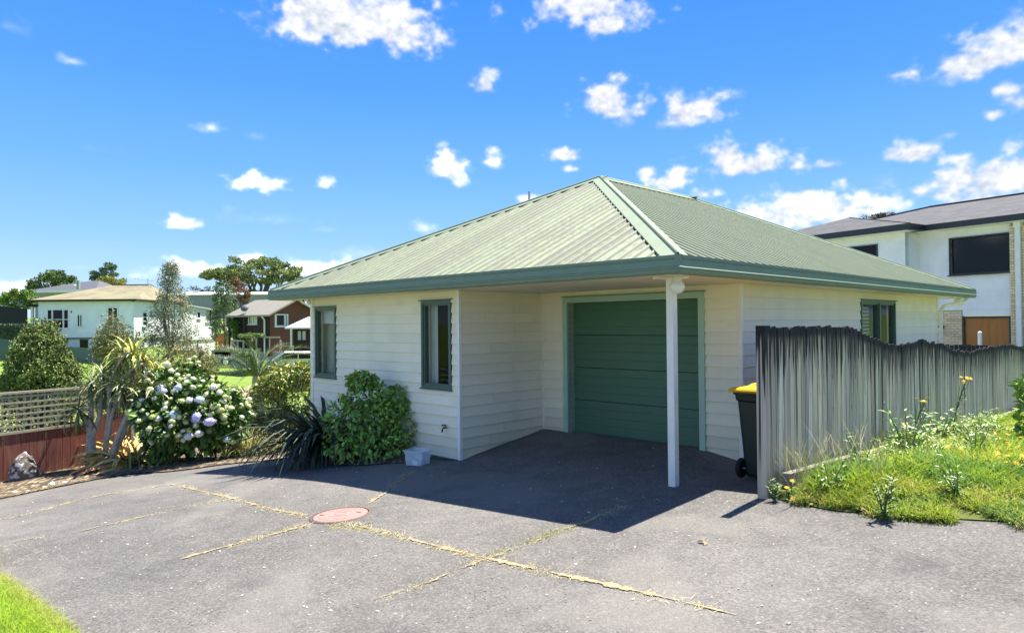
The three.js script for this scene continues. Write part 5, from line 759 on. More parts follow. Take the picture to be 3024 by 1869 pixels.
  k = 0; const chip = new THREE.IcosahedronGeometry(0.007, 0).scale(1.3, 0.5, 1); chip.deleteAttribute('uv'); scatterGrass('loose_chips', 'small loose pale stone chips and bits scattered over the driveway', () => chips[k++], chips.length, chip, leafMat([1, 1, 1], 0.9), [[0.5, 0.47, 0.4], [0.4, 0.36, 0.28], [0.2, 0.19, 0.17], [0.62, 0.6, 0.55]], 303, { category: 'stones' });
}
// dock and ragwort standing above the grass of the bank
{
  const R = rng(401), green = [[0.15, 0.27, 0.04], [0.10, 0.21, 0.035], [0.23, 0.34, 0.08], [0.3, 0.38, 0.17]];
  const ground = (vx, vy) => hit(vx, vy);
  const docks = [[2170, 1115, 0.75, 'tall leafy dock plant in front of the middle of the paling fence'], [2245, 1085, 0.7, 'leafy dock plant standing at the foot of the fence right of the tallest weed'], [2060, 1150, 0.5, 'broad leaved dock plant near the timber edging'], [2330, 1120, 0.55, 'dock plant in the middle of the grass bank'], [1985, 1195, 0.36, 'small dock plant close to the driveway edge'], [2290, 1205, 0.4, 'low dock plant in the front of the grass bank']];
  for (const [vx, vy, h, label] of docks) { const p = ground(vx, vy), t = thing('dock_plant', label, 'weed', p), items = []; for (let s = 0; s < 7; s++) { const a = R() * TAU, L = h * (0.6 + 0.5 * R()), tip = new THREE.Vector3(Math.cos(a) * h * 0.35, L, Math.sin(a) * h * 0.35); mesh('stem', tube([[0, -0.03, 0], [tip.x * 0.4, L * 0.55, tip.z * 0.4], tip.toArray()], [0.008, 0.006, 0.003], 5), shade([0.12, 0.18, 0.04], tinted), t); for (let i = 0; i < 9; i++) { const q = (i + R()) / 9, b = R() * TAU; items.push({ m: orient(new THREE.Vector3(tip.x * q, L * q, tip.z * q), new THREE.Vector3(Math.cos(b), 0.35, Math.sin(b)), new THREE.Vector3(0, 1, 0).add(randDir(R).multiplyScalar(0.4)), h * 0.34 * (1.2 - 0.7 * q)), c: pick(R, green, 0.2) }); } } foliage(t, items, LANCE, leafMat([1, 1, 1], 0.35, { vertexColors: true }), { single: items.length, palette: green }); }
  const petals = joined([...Array(9)].map((_, i) => { const a = i / 9 * TAU; return { m: orient(new THREE.Vector3(), new THREE.Vector3(Math.cos(a), 0.15, Math.sin(a)), new THREE.Vector3(0, 1, 0), 1), c: [1, 1, 1] }; }), [simpleLeaf(0.45)]); petals.deleteAttribute('color'); const eye = new THREE.SphereGeometry(0.35, 8, 5).scale(1, 0.5, 1).toNonIndexed(); eye.deleteAttribute('uv'); const flower = mergeGeometries([petals, eye], false), yellow = std([0.80, 0.48, 0.012], 0.7, { side: THREE.DoubleSide });
  function ragwort(vx, vyBase, vxTop, vyTop, nf, spread, label, group) {
    const p = ground(vx, vyBase), t = thing('yellow_wildflower', label, 'wildflower', p, 0, group), d = -p.z, top = at(vxTop, vyTop, d).sub(p), items = [];
    for (let s = 0; s < nf; s++) { const e = top.clone().add(new THREE.Vector3((R() - 0.5) * spread, (R() - 0.5) * spread * 0.35, (R() - 0.5) * spread * 0.5)); mesh('stem', tube([[(R() - 0.5) * 0.05, -0.02, 0], [top.x * 0.5, top.y * 0.55, 0], e.toArray()], [0.006, 0.005, 0.003], 4), shade([0.10, 0.14, 0.04], tinted), t); const f = mesh('flower', flower, yellow, t); f.position.copy(e); f.scale.setScalar(0.026 + 0.012 * R()); f.rotation.set((R() - 0.3) * 0.8, R() * 6, (R() - 0.5) * 0.8); for (let i = 0; i < 4; i++) { const q = 0.2 + 0.6 * R(), b = R() * TAU; items.push({ m: orient(new THREE.Vector3(e.x * q, e.y * q, e.z * q), new THREE.Vector3(Math.cos(b), 0.4, Math.sin(b)), new THREE.Vector3(0, 1, 0), 0.1), c: pick(R, green, 0.2) }); } }
    foliage(t, items, LANCE, tinted);
  }
  ragwort(2270, 1075, 2300, 908, 7, 0.3, 'tallest yellow wildflower, its heads high against the far palings'); ragwort(2170, 1095, 2205, 955, 6, 0.2, 'yellow wildflower with heads halfway up the palings above the dock');
  const BF = [[2300, 1120, 2300, 1080, 7], [2340, 1100, 2345, 1068, 6], [2390, 1090, 2380, 1045, 9], [2420, 1100, 2425, 1055, 8], [2370, 1130, 2385, 1085, 8], [2430, 1150, 2435, 1095, 8], [2340, 1150, 2330, 1115, 5], [2300, 1070, 2320, 1030, 5], [2410, 1060, 2400, 1020, 6]]; for (const [x, y, xt, yt, n] of BF) ragwort(x, y, xt, yt, n, 0.4, NTH[BF.filter((w) => w[2] < xt).length] + ' clump from the left of the yellow wildflowers in the long bank grass', 'yellow wildflowers in the bank');
  const EF = [[1882, 1195, 1878, 1165], [1890, 1192, 1893, 1148], [1940, 1165, 1936, 1142], [1960, 1160, 1962, 1147], [1985, 1150, 1983, 1138], [1892, 1203, 1896, 1193], [1950, 1198, 1958, 1188]]; for (const [x, y, xt, yt] of EF) ragwort(x, y, xt, yt, 1, 0.02, NTH[EF.filter((w) => w[2] < xt).length] + ' thin single yellow flower from the left near the timber edging', 'thin yellow flowers by the timber edging');
  // weeds hanging over the asphalt
  const edge = [[2112, 1242, 0.34, 'dark upright weed at the driveway edge throwing a shadow on the asphalt'], [1850, 1198, 0.2, 'small weed at the foot of the end post of the fence']];
  for (const [vx, vy, h, label] of edge) { const p = ground(vx, vy), t = thing('weed', label, 'weed', p), items = []; for (let s = 0; s < 9; s++) { const a = R() * TAU, L = h * (0.7 + 0.5 * R()), tip = [Math.cos(a) * h * 0.25, L, Math.sin(a) * h * 0.25]; mesh('stem', tube([[0, -0.02, 0], tip.map((q, i) => q * (i === 1 ? 0.5 : 0.3)), tip], [0.006, 0.005, 0.002], 4), shade([0.07, 0.10, 0.03], tinted), t); for (let i = 0; i < 9; i++) { const q = (i + R()) / 9, b = R() * TAU; items.push({ m: orient(new THREE.Vector3(...tip.map((w) => w * q)), new THREE.Vector3(Math.cos(b), 0.5, Math.sin(b)), new THREE.Vector3(0, 1, 0), h * 0.26), c: pick(R, green, 0.3) }); } } foliage(t, items, LANCE, tinted, { single: 60, palette: green }); }
  const sp = at(2440, 930, 10.5), s = thing('leafy_shrub', 'bright green leafy shrub at the right edge in front of the fence', 'shrub', [sp.x + 0.12, G(sp.x, sp.z), sp.z]), H = sp.y - G(sp.x, sp.z), all = []; for (const [x, y, r] of [[0.0, H, 0.17], [0.1, H - 0.25, 0.24], [0.12, H - 0.5, 0.28], [0.2, 0.2, 0.3]]) all.push(...bodyLeaves(R, [x, y, 0], [r, r, r], 110, 0.11, [[0.27, 0.40, 0.05], [0.20, 0.33, 0.045]], { inner: 0.3 })); foliage(s, all, LEAF, tinted, { single: 120 }); mesh('stem', merge(stemsTo(R, 5, [[0, H, 0], [0.15, H - 0.3, 0.1], [0.1, H - 0.4, -0.1]], 0.012)), M.barkDark, s);
}
// ---------------------------------------------------------------- building helpers
// a wall face seen from outside, from its left foot to its right foot: frame (along, up, outward)
function wallFrame(p, q) { const A = new THREE.Vector3(q[0] - p[0], 0, q[1] - p[1]).normalize(), n = A.clone().cross(new THREE.Vector3(0, 1, 0)); const m = M4().makeBasis(A, new THREE.Vector3(0, 1, 0), n); m.setPosition(p[0], 0, p[1]); return m; }
const wlen = (p, q) => Math.hypot(q[0] - p[0], q[1] - p[1]);
function plainWall(parent, name, F, s0, s1, y0, y1, mat, holes = [], boards = 0, boardMat = mat) {
  const g = []; const xs = [...new Set([s0, s1, ...holes.flatMap((h) => [h[0], h[1]])])].sort((a, b) => a - b);
  for (let i = 0; i < xs.length - 1; i++) { let y = y0; const m = (xs[i] + xs[i + 1]) / 2; for (const h of holes.filter((q) => q[0] < m && q[1] > m).sort((a, b) => a[2] - b[2])) { if (h[2] > y) g.push(span(xs[i], xs[i + 1], y, h[2], -0.2, 0)); y = h[3]; } if (y < y1) g.push(span(xs[i], xs[i + 1], y, y1, -0.2, 0)); }
  const w = mesh(name, merge(g).applyMatrix4(F), mat, parent);
  if (boards) { const b = []; for (let y = y0; y < y1 - 0.05; y += boards) { let seg = [[s0, s1]]; for (const h of holes) if (h[3] > y && h[2] < y + boards) { const n = []; for (const t of seg) { if (h[0] > t[0]) n.push([t[0], Math.min(h[0], t[1])]); if (h[1] < t[1]) n.push([Math.max(h[1], t[0]), t[1]]); } seg = n; } for (const t of seg) if (t[1] - t[0] > 0.05) b.push(prism([[0.002, 0], [0.026, 0], [0.008, Math.min(boards, y1 - y)], [0.002, Math.min(boards, y1 - y)]], 0, t[1] - t[0]).applyMatrix4(M4().makeRotationY(Math.PI / 2)).scale(1, 1, -1).translate(t[0], y, 0)); }
    const fl = merge(b); const p = fl.attributes.position.array; for (let i = 0; i < p.length; i += 9) for (let k = 0; k < 3; k++) { const t = p[i + k]; p[i + k] = p[i + 3 + k]; p[i + 3 + k] = t; } fl.computeVertexNormals(); stuff(mesh('weatherboards', metreUV(fl).applyMatrix4(F), boardMat, parent)); }
  return w;
}
function plainWindow(parent, F, s0, s1, y0, y1, cols = [0, 1], rows = [0, 1], { frame = M.white, glass = M.darkGlass, t = 0.09, sill = true, curtain = null, depth = 0.05 } = {}) {
  const w = part('window', parent), g = [span(s0 - t, s0, y0 - t, y1 + t, -0.12, depth), span(s1, s1 + t, y0 - t, y1 + t, -0.12, depth), span(s0, s1, y1, y1 + t, -0.12, depth), span(s0, s1, y0 - t, y0, -0.12, depth)];
  for (const c of cols.slice(1, -1)) g.push(span(lerp(s0, s1, c) - t * 0.4, lerp(s0, s1, c) + t * 0.4, y0, y1, -0.1, depth - 0.012)); for (const r of rows.slice(1, -1)) g.push(span(s0, s1, lerp(y0, y1, r) - t * 0.25, lerp(y0, y1, r) + t * 0.25, -0.1, depth - 0.016));
  w.applyMatrix4(F); mesh('frame', merge(g), frame, w); if (sill) mesh('sill', span(s0 - t * 1.7, s1 + t * 1.7, y0 - t * 1.6, y0 - t, -0.02, depth + 0.08), frame, w);
  for (let i = 0; i < cols.length - 1; i++) for (let j = 0; j < rows.length - 1; j++) mesh('pane', span(lerp(s0, s1, cols[i]) + 0.004, lerp(s0, s1, cols[i + 1]) - 0.004, lerp(y0, y1, rows[j]) + 0.004, lerp(y0, y1, rows[j + 1]) - 0.004, -0.07, -0.06), glass, w);
  if (curtain) for (const [a, b] of curtain) mesh('curtain', span(lerp(s0, s1, a), lerp(s0, s1, b), y0 + 0.02, y1 - 0.02, -0.058, -0.05), M.netCurtain, w);
  return w;
}
// hip roof over a rectangle in the frame (s, y, out): ridge along s
function hipRoof(F, s0, s1, n0, n1, y, rise, run0, run1, th = 0.16) {      // n0 in front (larger), n1 behind
  const m = (n0 + n1) / 2, P = (s, yy, n) => [s, yy, n], a = P(s0, y, n0), b = P(s1, y, n0), c = P(s1, y, n1), d = P(s0, y, n1), r0 = P(s0 + run0, y + rise, m), r1 = P(s1 - run1, y + rise, m), dn = (p) => [p[0], p[1] - th, p[2]];
  return { roof: metreUV(polys([[a, b, r1, r0], [b, c, r1], [c, d, r0, r1], [d, a, r0]])).applyMatrix4(F), eave: metreUV(polys([[dn(a), dn(b), b, a], [dn(b), dn(c), c, b], [dn(c), dn(d), d, c], [dn(d), dn(a), a, d], [dn(d), dn(c), dn(b), dn(a)]])).applyMatrix4(F) };
}
// ---------------------------------------------------------------- two-storey house on the right
{
  const t = thing('two_storey_house', 'two storey white house with dark shingle roof, cream brick piers and a brown garage door', 'house');
  const P0 = [15.9, -22], F0 = [-0.525, -0.851], T = 11, pt = (k, out = 0) => [P0[0] + F0[0] * k - 0.851 * out, P0[1] + F0[1] * k + 0.525 * out];
  const F = wallFrame(pt(T), pt(0)), FB = wallFrame(pt(T, 0.9), pt(0, 0.9)), S = (k) => T - k, GY = -1.0;
  const win = [S(2.0), S(0.24), 3.3, 4.46], door = [S(1.67), S(0.23), -1, 1.87];
  plainWall(t, 'front_wall', F, S(3.04), S(0.19), 2.1, 4.9, M.cladding, [win], 0.19); plainWall(t, 'front_wall', F, S(-0.33), S(-8), 2.15, 4.9, M.cladding, [], 0.19);
  plainWall(t, 'door_header', F, S(1.67), S(0.2), 1.88, 2.1, M.cladding);
  plainWindow(t, F, ...win, [0, 1], [0, 1], { frame: M.fascia, t: 0.05, sill: true });
  const bw = [S(6.1), S(4.05), 3.3, 4.42]; plainWall(t, 'bay_wall', FB, S(9.4), S(3.04), -1, 4.9, M.cladding, [bw], 0.19); plainWindow(t, FB, ...bw, [0, 0.42, 1], [0, 1], { frame: M.fascia, t: 0.05 });
  mesh('bay_side', span(S(3.04) - 0.02, S(3.04), -1, 4.9, 0, 0.9).applyMatrix4(F), M.cladding, t);
  // brickwork: mortar bed with every brick proud of it
  const tones = [0.95, 1.05, 0.86, 1.12, 1.0].map((k) => { const m = M.paleBrick.clone(); m.color.multiplyScalar(k); return m; }), R = rng(501), bg = rbox(0.222, 0.07, 0.06, 0.004), bh = rbox(0.106, 0.07, 0.06, 0.004);
  function brickwork(name, s0, s1, y0, y1, out) { const w = mesh(name, span(s0, s1, y0, y1, -0.1, out - 0.012).applyMatrix4(F), M.mortar, t); let row = 0; for (let y = y0 + 0.045; y < y1 - 0.03; y += 0.086, row++) for (let s = s0; s < s1 - 0.04;) { const first = s === s0 && row % 2, full = !first && s + 0.224 <= s1 + 0.012, g = full ? bg : bh, L = full ? 0.222 : 0.106; if (s + L > s1 + 0.02) break; const m = mesh('brick', g, tones[Math.floor(R() * 5)], w); m.applyMatrix4(F.clone().multiply(M4().makeTranslation(s + L / 2 + 0.006, y + (R() - 0.5) * 0.003, out - 0.03 + 0.002 * R()))); s += L + 0.012; } }
  brickwork('brick_pier', S(0.195), S(-0.325), 0.3, 4.72, 0.14); brickwork('brick_wall', S(2.62), S(1.67), 0.5, 2.09, 0.03); brickwork('brick_wall', S(-0.34), S(-1.0), 0.5, 2.14, 0.03);
  plainWall(t, 'base_wall', F, S(3.04), S(1.68), -1, 0.5, M.mortar); plainWall(t, 'base_wall', F, S(0.2), S(-8), -1, 0.3, M.mortar);
  const gd = part('garage_door', t); gd.applyMatrix4(F); mesh('door_frame', merge([span(door[0], door[0] + 0.06, -1, 1.87, -0.1, 0.035), span(door[1] - 0.06, door[1], -1, 1.87, -0.1, 0.035), span(door[0], door[1], 1.8, 1.868, -0.1, 0.034)]), M.fascia, gd);
  const md = lerp(door[0], door[1], 0.54); mesh('door_panel', span(door[0] + 0.06, md - 0.006, -1, 1.8, -0.08, -0.04), M.brownDoor, gd); mesh('door_panel', span(md + 0.006, door[1] - 0.06, -1, 1.8, -0.08, -0.04), M.brownDoor, gd);
  mesh('downpipe', merge([span(S(-0.0), S(-0.14), -0.9, 4.66, 0.16, 0.25), rbox(0.2, 0.22, 0.16, 0.01, S(-0.07), 4.72, 0.2)]).applyMatrix4(F), M.white, t);
  for (const k of [2.35, -0.62]) { const l = part('wall_lamp', t); l.applyMatrix4(F); mesh('lamp_hood', rbox(0.24, 0.1, 0.14, 0.015, S(k), 1.52, 0.12), M.black, l); mesh('lamp_glass', rbox(0.17, 0.1, 0.1, 0.01, S(k) + 0.02, 1.43, 0.12), M.opal, l); }
  // roofs
  const main = hipRoof(F, S(9.9), S(-9), 0.5, -9.5, 5.0, 1.36, 4.9, 4.9, 0.2), bay = hipRoof(FB, S(9.9), S(2.6), 0.5, -4.6, 5.0, 0.86, 3.4, 3.7, 0.2);
  const rf = mesh('roof', main.roof, M.shingle, t); mesh('eave', main.eave, M.fascia, rf); const rb = mesh('bay_roof', bay.roof.translate(0, 0.012, 0), M.shingle, t); mesh('eave', bay.eave.translate(0, 0.012, 0), M.fascia, rb);
  const rc = (a, b) => { const A = new THREE.Vector3(...a).applyMatrix4(F), B = new THREE.Vector3(...b).applyMatrix4(F); mesh('ridge_cap', bar(A.toArray(), B.toArray(), 0.16, 0.05), M.fascia, t); }; rc([S(9.9) + 4.9, 6.38, -4.5], [S(-9) - 4.9, 6.38, -4.5]); rc([S(9.9) + 4.9, 6.38, -4.5], [S(9.9) + 0.05, 5.02, 0.45]);
  { const A = new THREE.Vector3(S(6.35), 5.875, -1.15).applyMatrix4(F), B = new THREE.Vector3(S(2.65), 5.03, 1.35).applyMatrix4(F); mesh('ridge_cap', bar(A.toArray(), B.toArray(), 0.1, 0.02), M.shingle, t); }
  mesh('soffit', merge([span(S(3.0), S(-8.5), 4.78, 4.799, 0.0, 0.45), span(S(9.7), S(2.7), 4.78, 4.799, 0.9, 1.35)]).applyMatrix4(F), M.cladding, t);
  const wp = at(2342, 796, 19.6), y = G(wp.x, wp.z), m = thing('marker_post', 'white round topped post standing in front of the brown garage door', 'post', [wp.x, y, wp.z]); mesh('shaft', new THREE.CylinderGeometry(0.05, 0.05, wp.y - y, 12).translate(0, (wp.y - y) / 2, 0), M.white, m); mesh('cap', new THREE.SphereGeometry(0.055, 12, 8).translate(0, wp.y - y, 0), M.white, m);
}
// ---------------------------------------------------------------- pale green villa across the valley
{
  const t = thing('villa', 'pale green weatherboard villa with straw coloured hip roof across the valley', 'house'), D = 58, X = (vx) => at(vx, 780, D).x, Y = (vy, vx = 200) => at(vx, vy, D).y;
  const xl = X(90), xr = X(318), F = wallFrame([xl, -D], [xr, -D]), E = Y(720), B = Y(808), FS = wallFrame([xr, -D], [xr, -D - 16]), W = (a, b, c, d) => [X(a) - xl, X(b) - xl, Y(d, a), Y(c, a)];
  const w1 = W(113.5, 161.5, 741, 783), w2 = W(185, 194, 753, 779), w3 = W(258, 279, 736, 779);
  plainWall(t, 'front_wall', F, 0, xr - xl, B, E, M.villa, [w1, w2, w3], 0.2); plainWindow(t, F, ...w1, [0, 0.21, 0.76, 1], [0, 0.47, 1], { t: 0.13 }); plainWindow(t, F, ...w2, [0, 0.5, 1], [0, 1]); plainWindow(t, F, ...w3, [0, 0.5, 1], [0, 0.28, 1], { t: 0.1 });
  plainWall(t, 'side_wall', FS, 0, 8, B, E, M.villa, [[1.4, 2.0, 1.95, 3.0]], 0.2); plainWindow(t, FS, 1.4, 2.0, 1.95, 3.0, [0, 1], [0, 0.33, 0.66, 1]);
  const zz = (vx) => 8 + (vx - 429) / (515 - 429) * 8, ly = at(470, 738, 70).y; plainWall(t, 'lean_to_wall', FS, 8, 16, B - 0.4, ly + 0.1, M.white, [[11.7, 12.3, 2.7, 3.2], [13.6, 14.9, 2.35, 3.5]], 0.2); plainWindow(t, FS, 11.7, 12.3, 2.7, 3.2); plainWindow(t, FS, 13.6, 14.9, 2.35, 3.5, [0, 1], [0, 0.75, 1], { glass: std([0.2, 0.19, 0.13], 0.2) });
  mesh('lean_to_wall', span(-0.1, xr - xl, B - 0.4, ly, -16, -15.8).applyMatrix4(F), M.white, t);
  mesh('lean_to_roof', metreUV(polys([[[7.6, E + 0.05, 0.25], [16.6, ly + 0.0, 0.25], [16.6, ly + 0.0, -5], [7.6, E + 0.05, -5]], [[7.6, E - 0.1, 0.25], [16.6, ly - 0.15, 0.25], [16.6, ly, 0.25], [7.6, E + 0.05, 0.25]]])).applyMatrix4(FS), std([0.32, 0.36, 0.33], 0.7, { side: THREE.DoubleSide }), t);
  const vent = part('wall_vent', t); mesh('grille', span(X(168) - xl, X(171) - xl, Y(747), Y(742), 0, 0.03).applyMatrix4(F), M.black, vent);
  mesh('foundation', merge([span(0.05, xr - xl - 0.05, -2, B, -0.3, -0.1).applyMatrix4(F), span(0.1, 15.9, -2, B - 0.01, -0.3, -0.1).applyMatrix4(FS)]), M.white, t);
  mesh('basement_door', span(X(188) - xl, X(207) - xl, Y(833), Y(811), -0.12, -0.06).applyMatrix4(F), M.darkGlass, t); mesh('base_board', span(-0.02, xr - xl + 0.02, B - 0.06, B + 0.06, 0, 0.05).applyMatrix4(F), M.greenFence, t);
  const r = hipRoof(F, -0.45, xr - xl + 0.45, 0.45, -9, E + 0.16, at(250, 682, 62.5).y - E - 0.16, 4.1, 1.3, 0.15); const rf = mesh('roof', r.roof, M.straw, t); mesh('eave', r.eave, std([0.03, 0.025, 0.02], 0.7), rf);
  const rl = X(204) + 0.0; mesh('ridge_cap', bar([xl + 3.7, at(250, 682, 62.5).y + 0.02, -62.3], [xr - 0.9, at(250, 682, 62.5).y + 0.02, -62.3], 0.22, 0.1), M.straw, rf);
  // verandah at its left end
  const ver = part('verandah', t); for (const vx of [68, 88]) mesh('verandah_post', span(X(vx) - 0.09, X(vx) + 0.09, -0.6, Y(732, 70), -D - 0.5, -D - 0.3), M.white, ver); mesh('verandah_roof', span(X(62), X(90), Y(732, 70), Y(727, 70), -D - 3, -D + 0.1), M.darkFence, ver); mesh('verandah_back', span(X(66), X(90), -0.6, Y(733, 70), -D - 3, -D - 2.8), M.darkFence, ver); mesh('verandah_floor', span(X(64), X(90), -0.3, Y(806, 70), -D - 2.7, -D - 0.2), M.white, ver); mesh('handrail', span(X(68), X(88), Y(788, 70), Y(785, 70), -D - 0.45, -D - 0.37), M.white, ver); for (let k = 0; k < 6; k++) mesh('baluster', span(X(70 + k * 3) - 0.03, X(70 + k * 3) + 0.03, Y(806, 70), Y(788, 70), -D - 0.43, -D - 0.38), M.white, ver);
  // back steps with an orange panel
  const z = at(515, 780, 74), an = part('antenna', t), q = at(351, 668, 62), k = (vx, vy) => { const p = at(vx, vy, 62); return [p.x, p.y, p.z]; };
  mesh('mast', tube([k(352, 738), k(352, 664)], 0.03, 6), M.galv, an); mesh('boom', tube([k(316, 665), k(366, 671)], 0.02, 5), M.galv, an); for (const vx of [320, 328, 337, 345, 352, 360]) { const p = k(vx, 665.5 + (vx - 316) * 0.12); mesh('antenna_element', tube([[p[0] - 0.1, p[1], p[2] - 0.5], [p[0] + 0.1, p[1], p[2] + 0.5]], 0.012, 4), M.galv, an); } mesh('antenna_element', tube([k(352, 686), k(361, 685)], 0.03, 5), M.galv, an);
}
{
  const D = 70, t = thing('back_porch', 'small timber porch and steps with an orange panel at the end of the villa', 'porch'), X = (vx) => at(vx, 780, D).x, Y = (vy) => at(530, vy, D).y, z = -D, S = (name, a, b, c, d, dz = 0.08, mat = M.white, zz = 0) => mesh(name, span(X(a), X(b), Y(d), Y(c), z + zz - dz, z + zz), mat, t);
  S('recess_shade', 516, 549, 748, 798, 0.1, std([0.03, 0.032, 0.035], 0.9), -2.2); S('roof', 505, 552, 743, 747, 2.6, M.greyRoof, 0.2); S('floor', 513, 550, 797, 800, 2.2, M.deck);  // dark back panel: shade of the recess put into its colour
  for (const v of [514.5, 538, 549]) S('porch_post', v - 1, v + 1, v > 545 ? 788 : 746, 838, 0.12, M.deck); S('handrail', 514, 539, 778, 780.5, 0.1, M.deck, 0.03); mesh('handrail', bar([X(538), Y(779), z], [X(549), Y(789), z + 0.6], 0.1, 0.08), M.deck, t); S('bottom_rail', 514, 540, 796, 798, 0.1, M.deck, 0.04); S('baluster', 525, 526.5, 780, 797, 0.06, M.deck);
  mesh('orange_panel', polys([[[X(511), Y(815), z + 0.15], [X(549), Y(815), z + 0.15], [X(549), Y(808), z + 0.15], [X(543), Y(799), z + 0.1], [X(512), Y(799), z + 0.1]]]), std([0.52, 0.15, 0.055], 0.8, { side: THREE.DoubleSide }), t); mesh('panel_backing', span(X(511.5), X(548), Y(816), Y(800), z - 0.05, z + 0.06), M.orange, t);
  for (const v of [516, 526, 536]) S('step_post', v - 0.8, v + 0.8, 815, 836, 0.08, M.orange, 0.05); S('step_rail', 512, 549, 821, 823, 0.06, M.orange, 0.02); S('base_rail', 511, 600, 834, 837, 0.14, M.deck, 0.1); S('step_back', 513, 548, 816, 836, 0.06, M.cutWood, -0.6); S('retaining_wall', 500, 600, 837, 858, 0.5, M.greyWall, -0.3);
}
{
  const D = 56, t = thing('timber_railing', 'low timber post and rail railings along the terrace below the brick house', 'railing'), X = (vx) => at(vx, 800, D).x, Y = (vy) => at(600, vy, D).y, z = -D; const post = (v, a, b) => mesh('railing_post', span(X(v) - 0.06, X(v) + 0.06, Y(b), Y(a), z - 0.12, z), M.deck, t), rail = (a, b, y) => mesh('railing_rail', bar([X(a), Y(y), z + 0.03], [X(b), Y(y + 1), z + 0.03], 0.07, 0.13), M.deck, t);
  for (const [v, a, b] of [[553, 812, 842], [566, 813, 842], [580, 812, 842], [600, 803, 842], [611, 804, 842], [643, 806, 842], [668, 812, 842], [697, 826, 842]]) post(v, a, b); rail(551, 582, 813); rail(594, 612, 804); rail(628, 668, 805.5); rail(655, 699, 827); rail(551, 600, 833); mesh('railing_rail', bar([X(554), Y(815), z + 0.06], [X(562), Y(826), z + 0.06], 0.07, 0.1), M.deck, t); mesh('retaining_wall', span(X(545), X(745), Y(880), Y(841), z - 0.6, z - 0.2), M.greyWall, t);
}
// ---------------------------------------------------------------- brown brick house, small outbuilding
{
  const t = thing('brick_house', 'brown brick house with pale iron roof and white framed windows beyond the palm', 'house'), c = [-19.3, -56], u = [0.5, -0.87], l = [-0.87, -0.5], q = (a, b) => [c[0] + u[0] * a + l[0] * b, c[1] + u[1] * a + l[1] * b];
  const E = at(643, 746, 56).y, base = at(643, 806, 56).y - 1.5, FF = wallFrame(q(0, 4.4), q(0, 0)), FG = wallFrame(q(0, 0), q(5, 0)), rise = 1.15;
  plainWall(t, 'front_wall', FF, 0, 4.4, base, E, M.darkBrick, [[2.0, 2.85, E - 0.85, E - 0.22]]); plainWindow(t, FF, 2.0, 2.85, E - 0.85, E - 0.22, [0, 0.5, 1], [0, 1], { curtain: [[0.02, 0.42], [0.55, 0.85]], glass: std([0.3, 0.3, 0.28], 0.3) });  // darker brick on the front: its shade put into the colour
  const w = [0.55, 1.75, E - 1.05, E - 0.22]; plainWall(t, 'gable_wall', FG, 0, 5, base, E, M.redBrick, [w]); plainWindow(t, FG, ...w, [0, 1], [0, 1], { curtain: [[0, 0.16], [0.78, 1]] });
  mesh('gable', prism([[0, E], [5, E], [2.5, E + rise - 0.08]], -0.2, 0).applyMatrix4(FG), M.redBrick, t);
  const f = (s, y, n) => { const p = q(s, n); return [p[0], y, p[1]]; }; const A = f(-0.5, E - 0.2, -0.4), B = f(-0.5, E - 0.2, 4.7), C = f(2.5, E + rise, 4.7), Dd = f(2.5, E + rise, -0.4), G1 = f(5.5, E - 0.2, -0.4), G2 = f(5.5, E - 0.2, 4.7), dn = (p) => [p[0], p[1] - 0.14, p[2]];
  const rf = mesh('roof', metreUV(polys([[B, A, Dd, C], [G1, G2, C, Dd]])), std([0.20, 0.185, 0.145], 0.75, { side: THREE.DoubleSide, map: rep(T.paint, 1 / 3) }), t); mesh('fascia', metreUV(polys([[dn(B), dn(A), A, B], [dn(A), dn(Dd), Dd, A], [dn(Dd), dn(G1), G1, Dd], [dn(B), dn(C), dn(Dd), dn(A)]])), std([0.3, 0.27, 0.22], 0.8, { side: THREE.DoubleSide }), rf);
  mesh('downpipe', tube([f(-0.4, E - 0.3, 0.5), f(-0.12, E - 0.6, 0.5), f(-0.12, base, 0.5)], 0.07, 6), M.white, t); mesh('porch_shade_sheet', span(0.1, 1.7, base, E - 0.15, 0.005, 0.02).applyMatrix4(FF), std([0.012, 0.010, 0.010], 0.95), t); for (const s of [0.1, 1.9]) mesh('porch_post', span(s - 0.06, s + 0.06, base, E - 0.15, 0.35, 0.47).applyMatrix4(FF), M.darkBrick, t);  // near-black sheet on the wall paints the shade of the porch
  const d = at(586, 727, 57.5), dish = part('satellite_dish', t); mesh('dish', new THREE.SphereGeometry(0.42, 16, 8, 0, TAU, 0, 0.9).rotateX(1.0).translate(d.x, d.y - 0.45, d.z), std([0.10, 0.105, 0.11], 0.7, { side: THREE.DoubleSide }), dish); mesh('dish_arm', tube([[d.x, d.y, d.z], [d.x, d.y - 0.9, d.z - 0.1]], 0.03, 6), M.galv, dish);
}
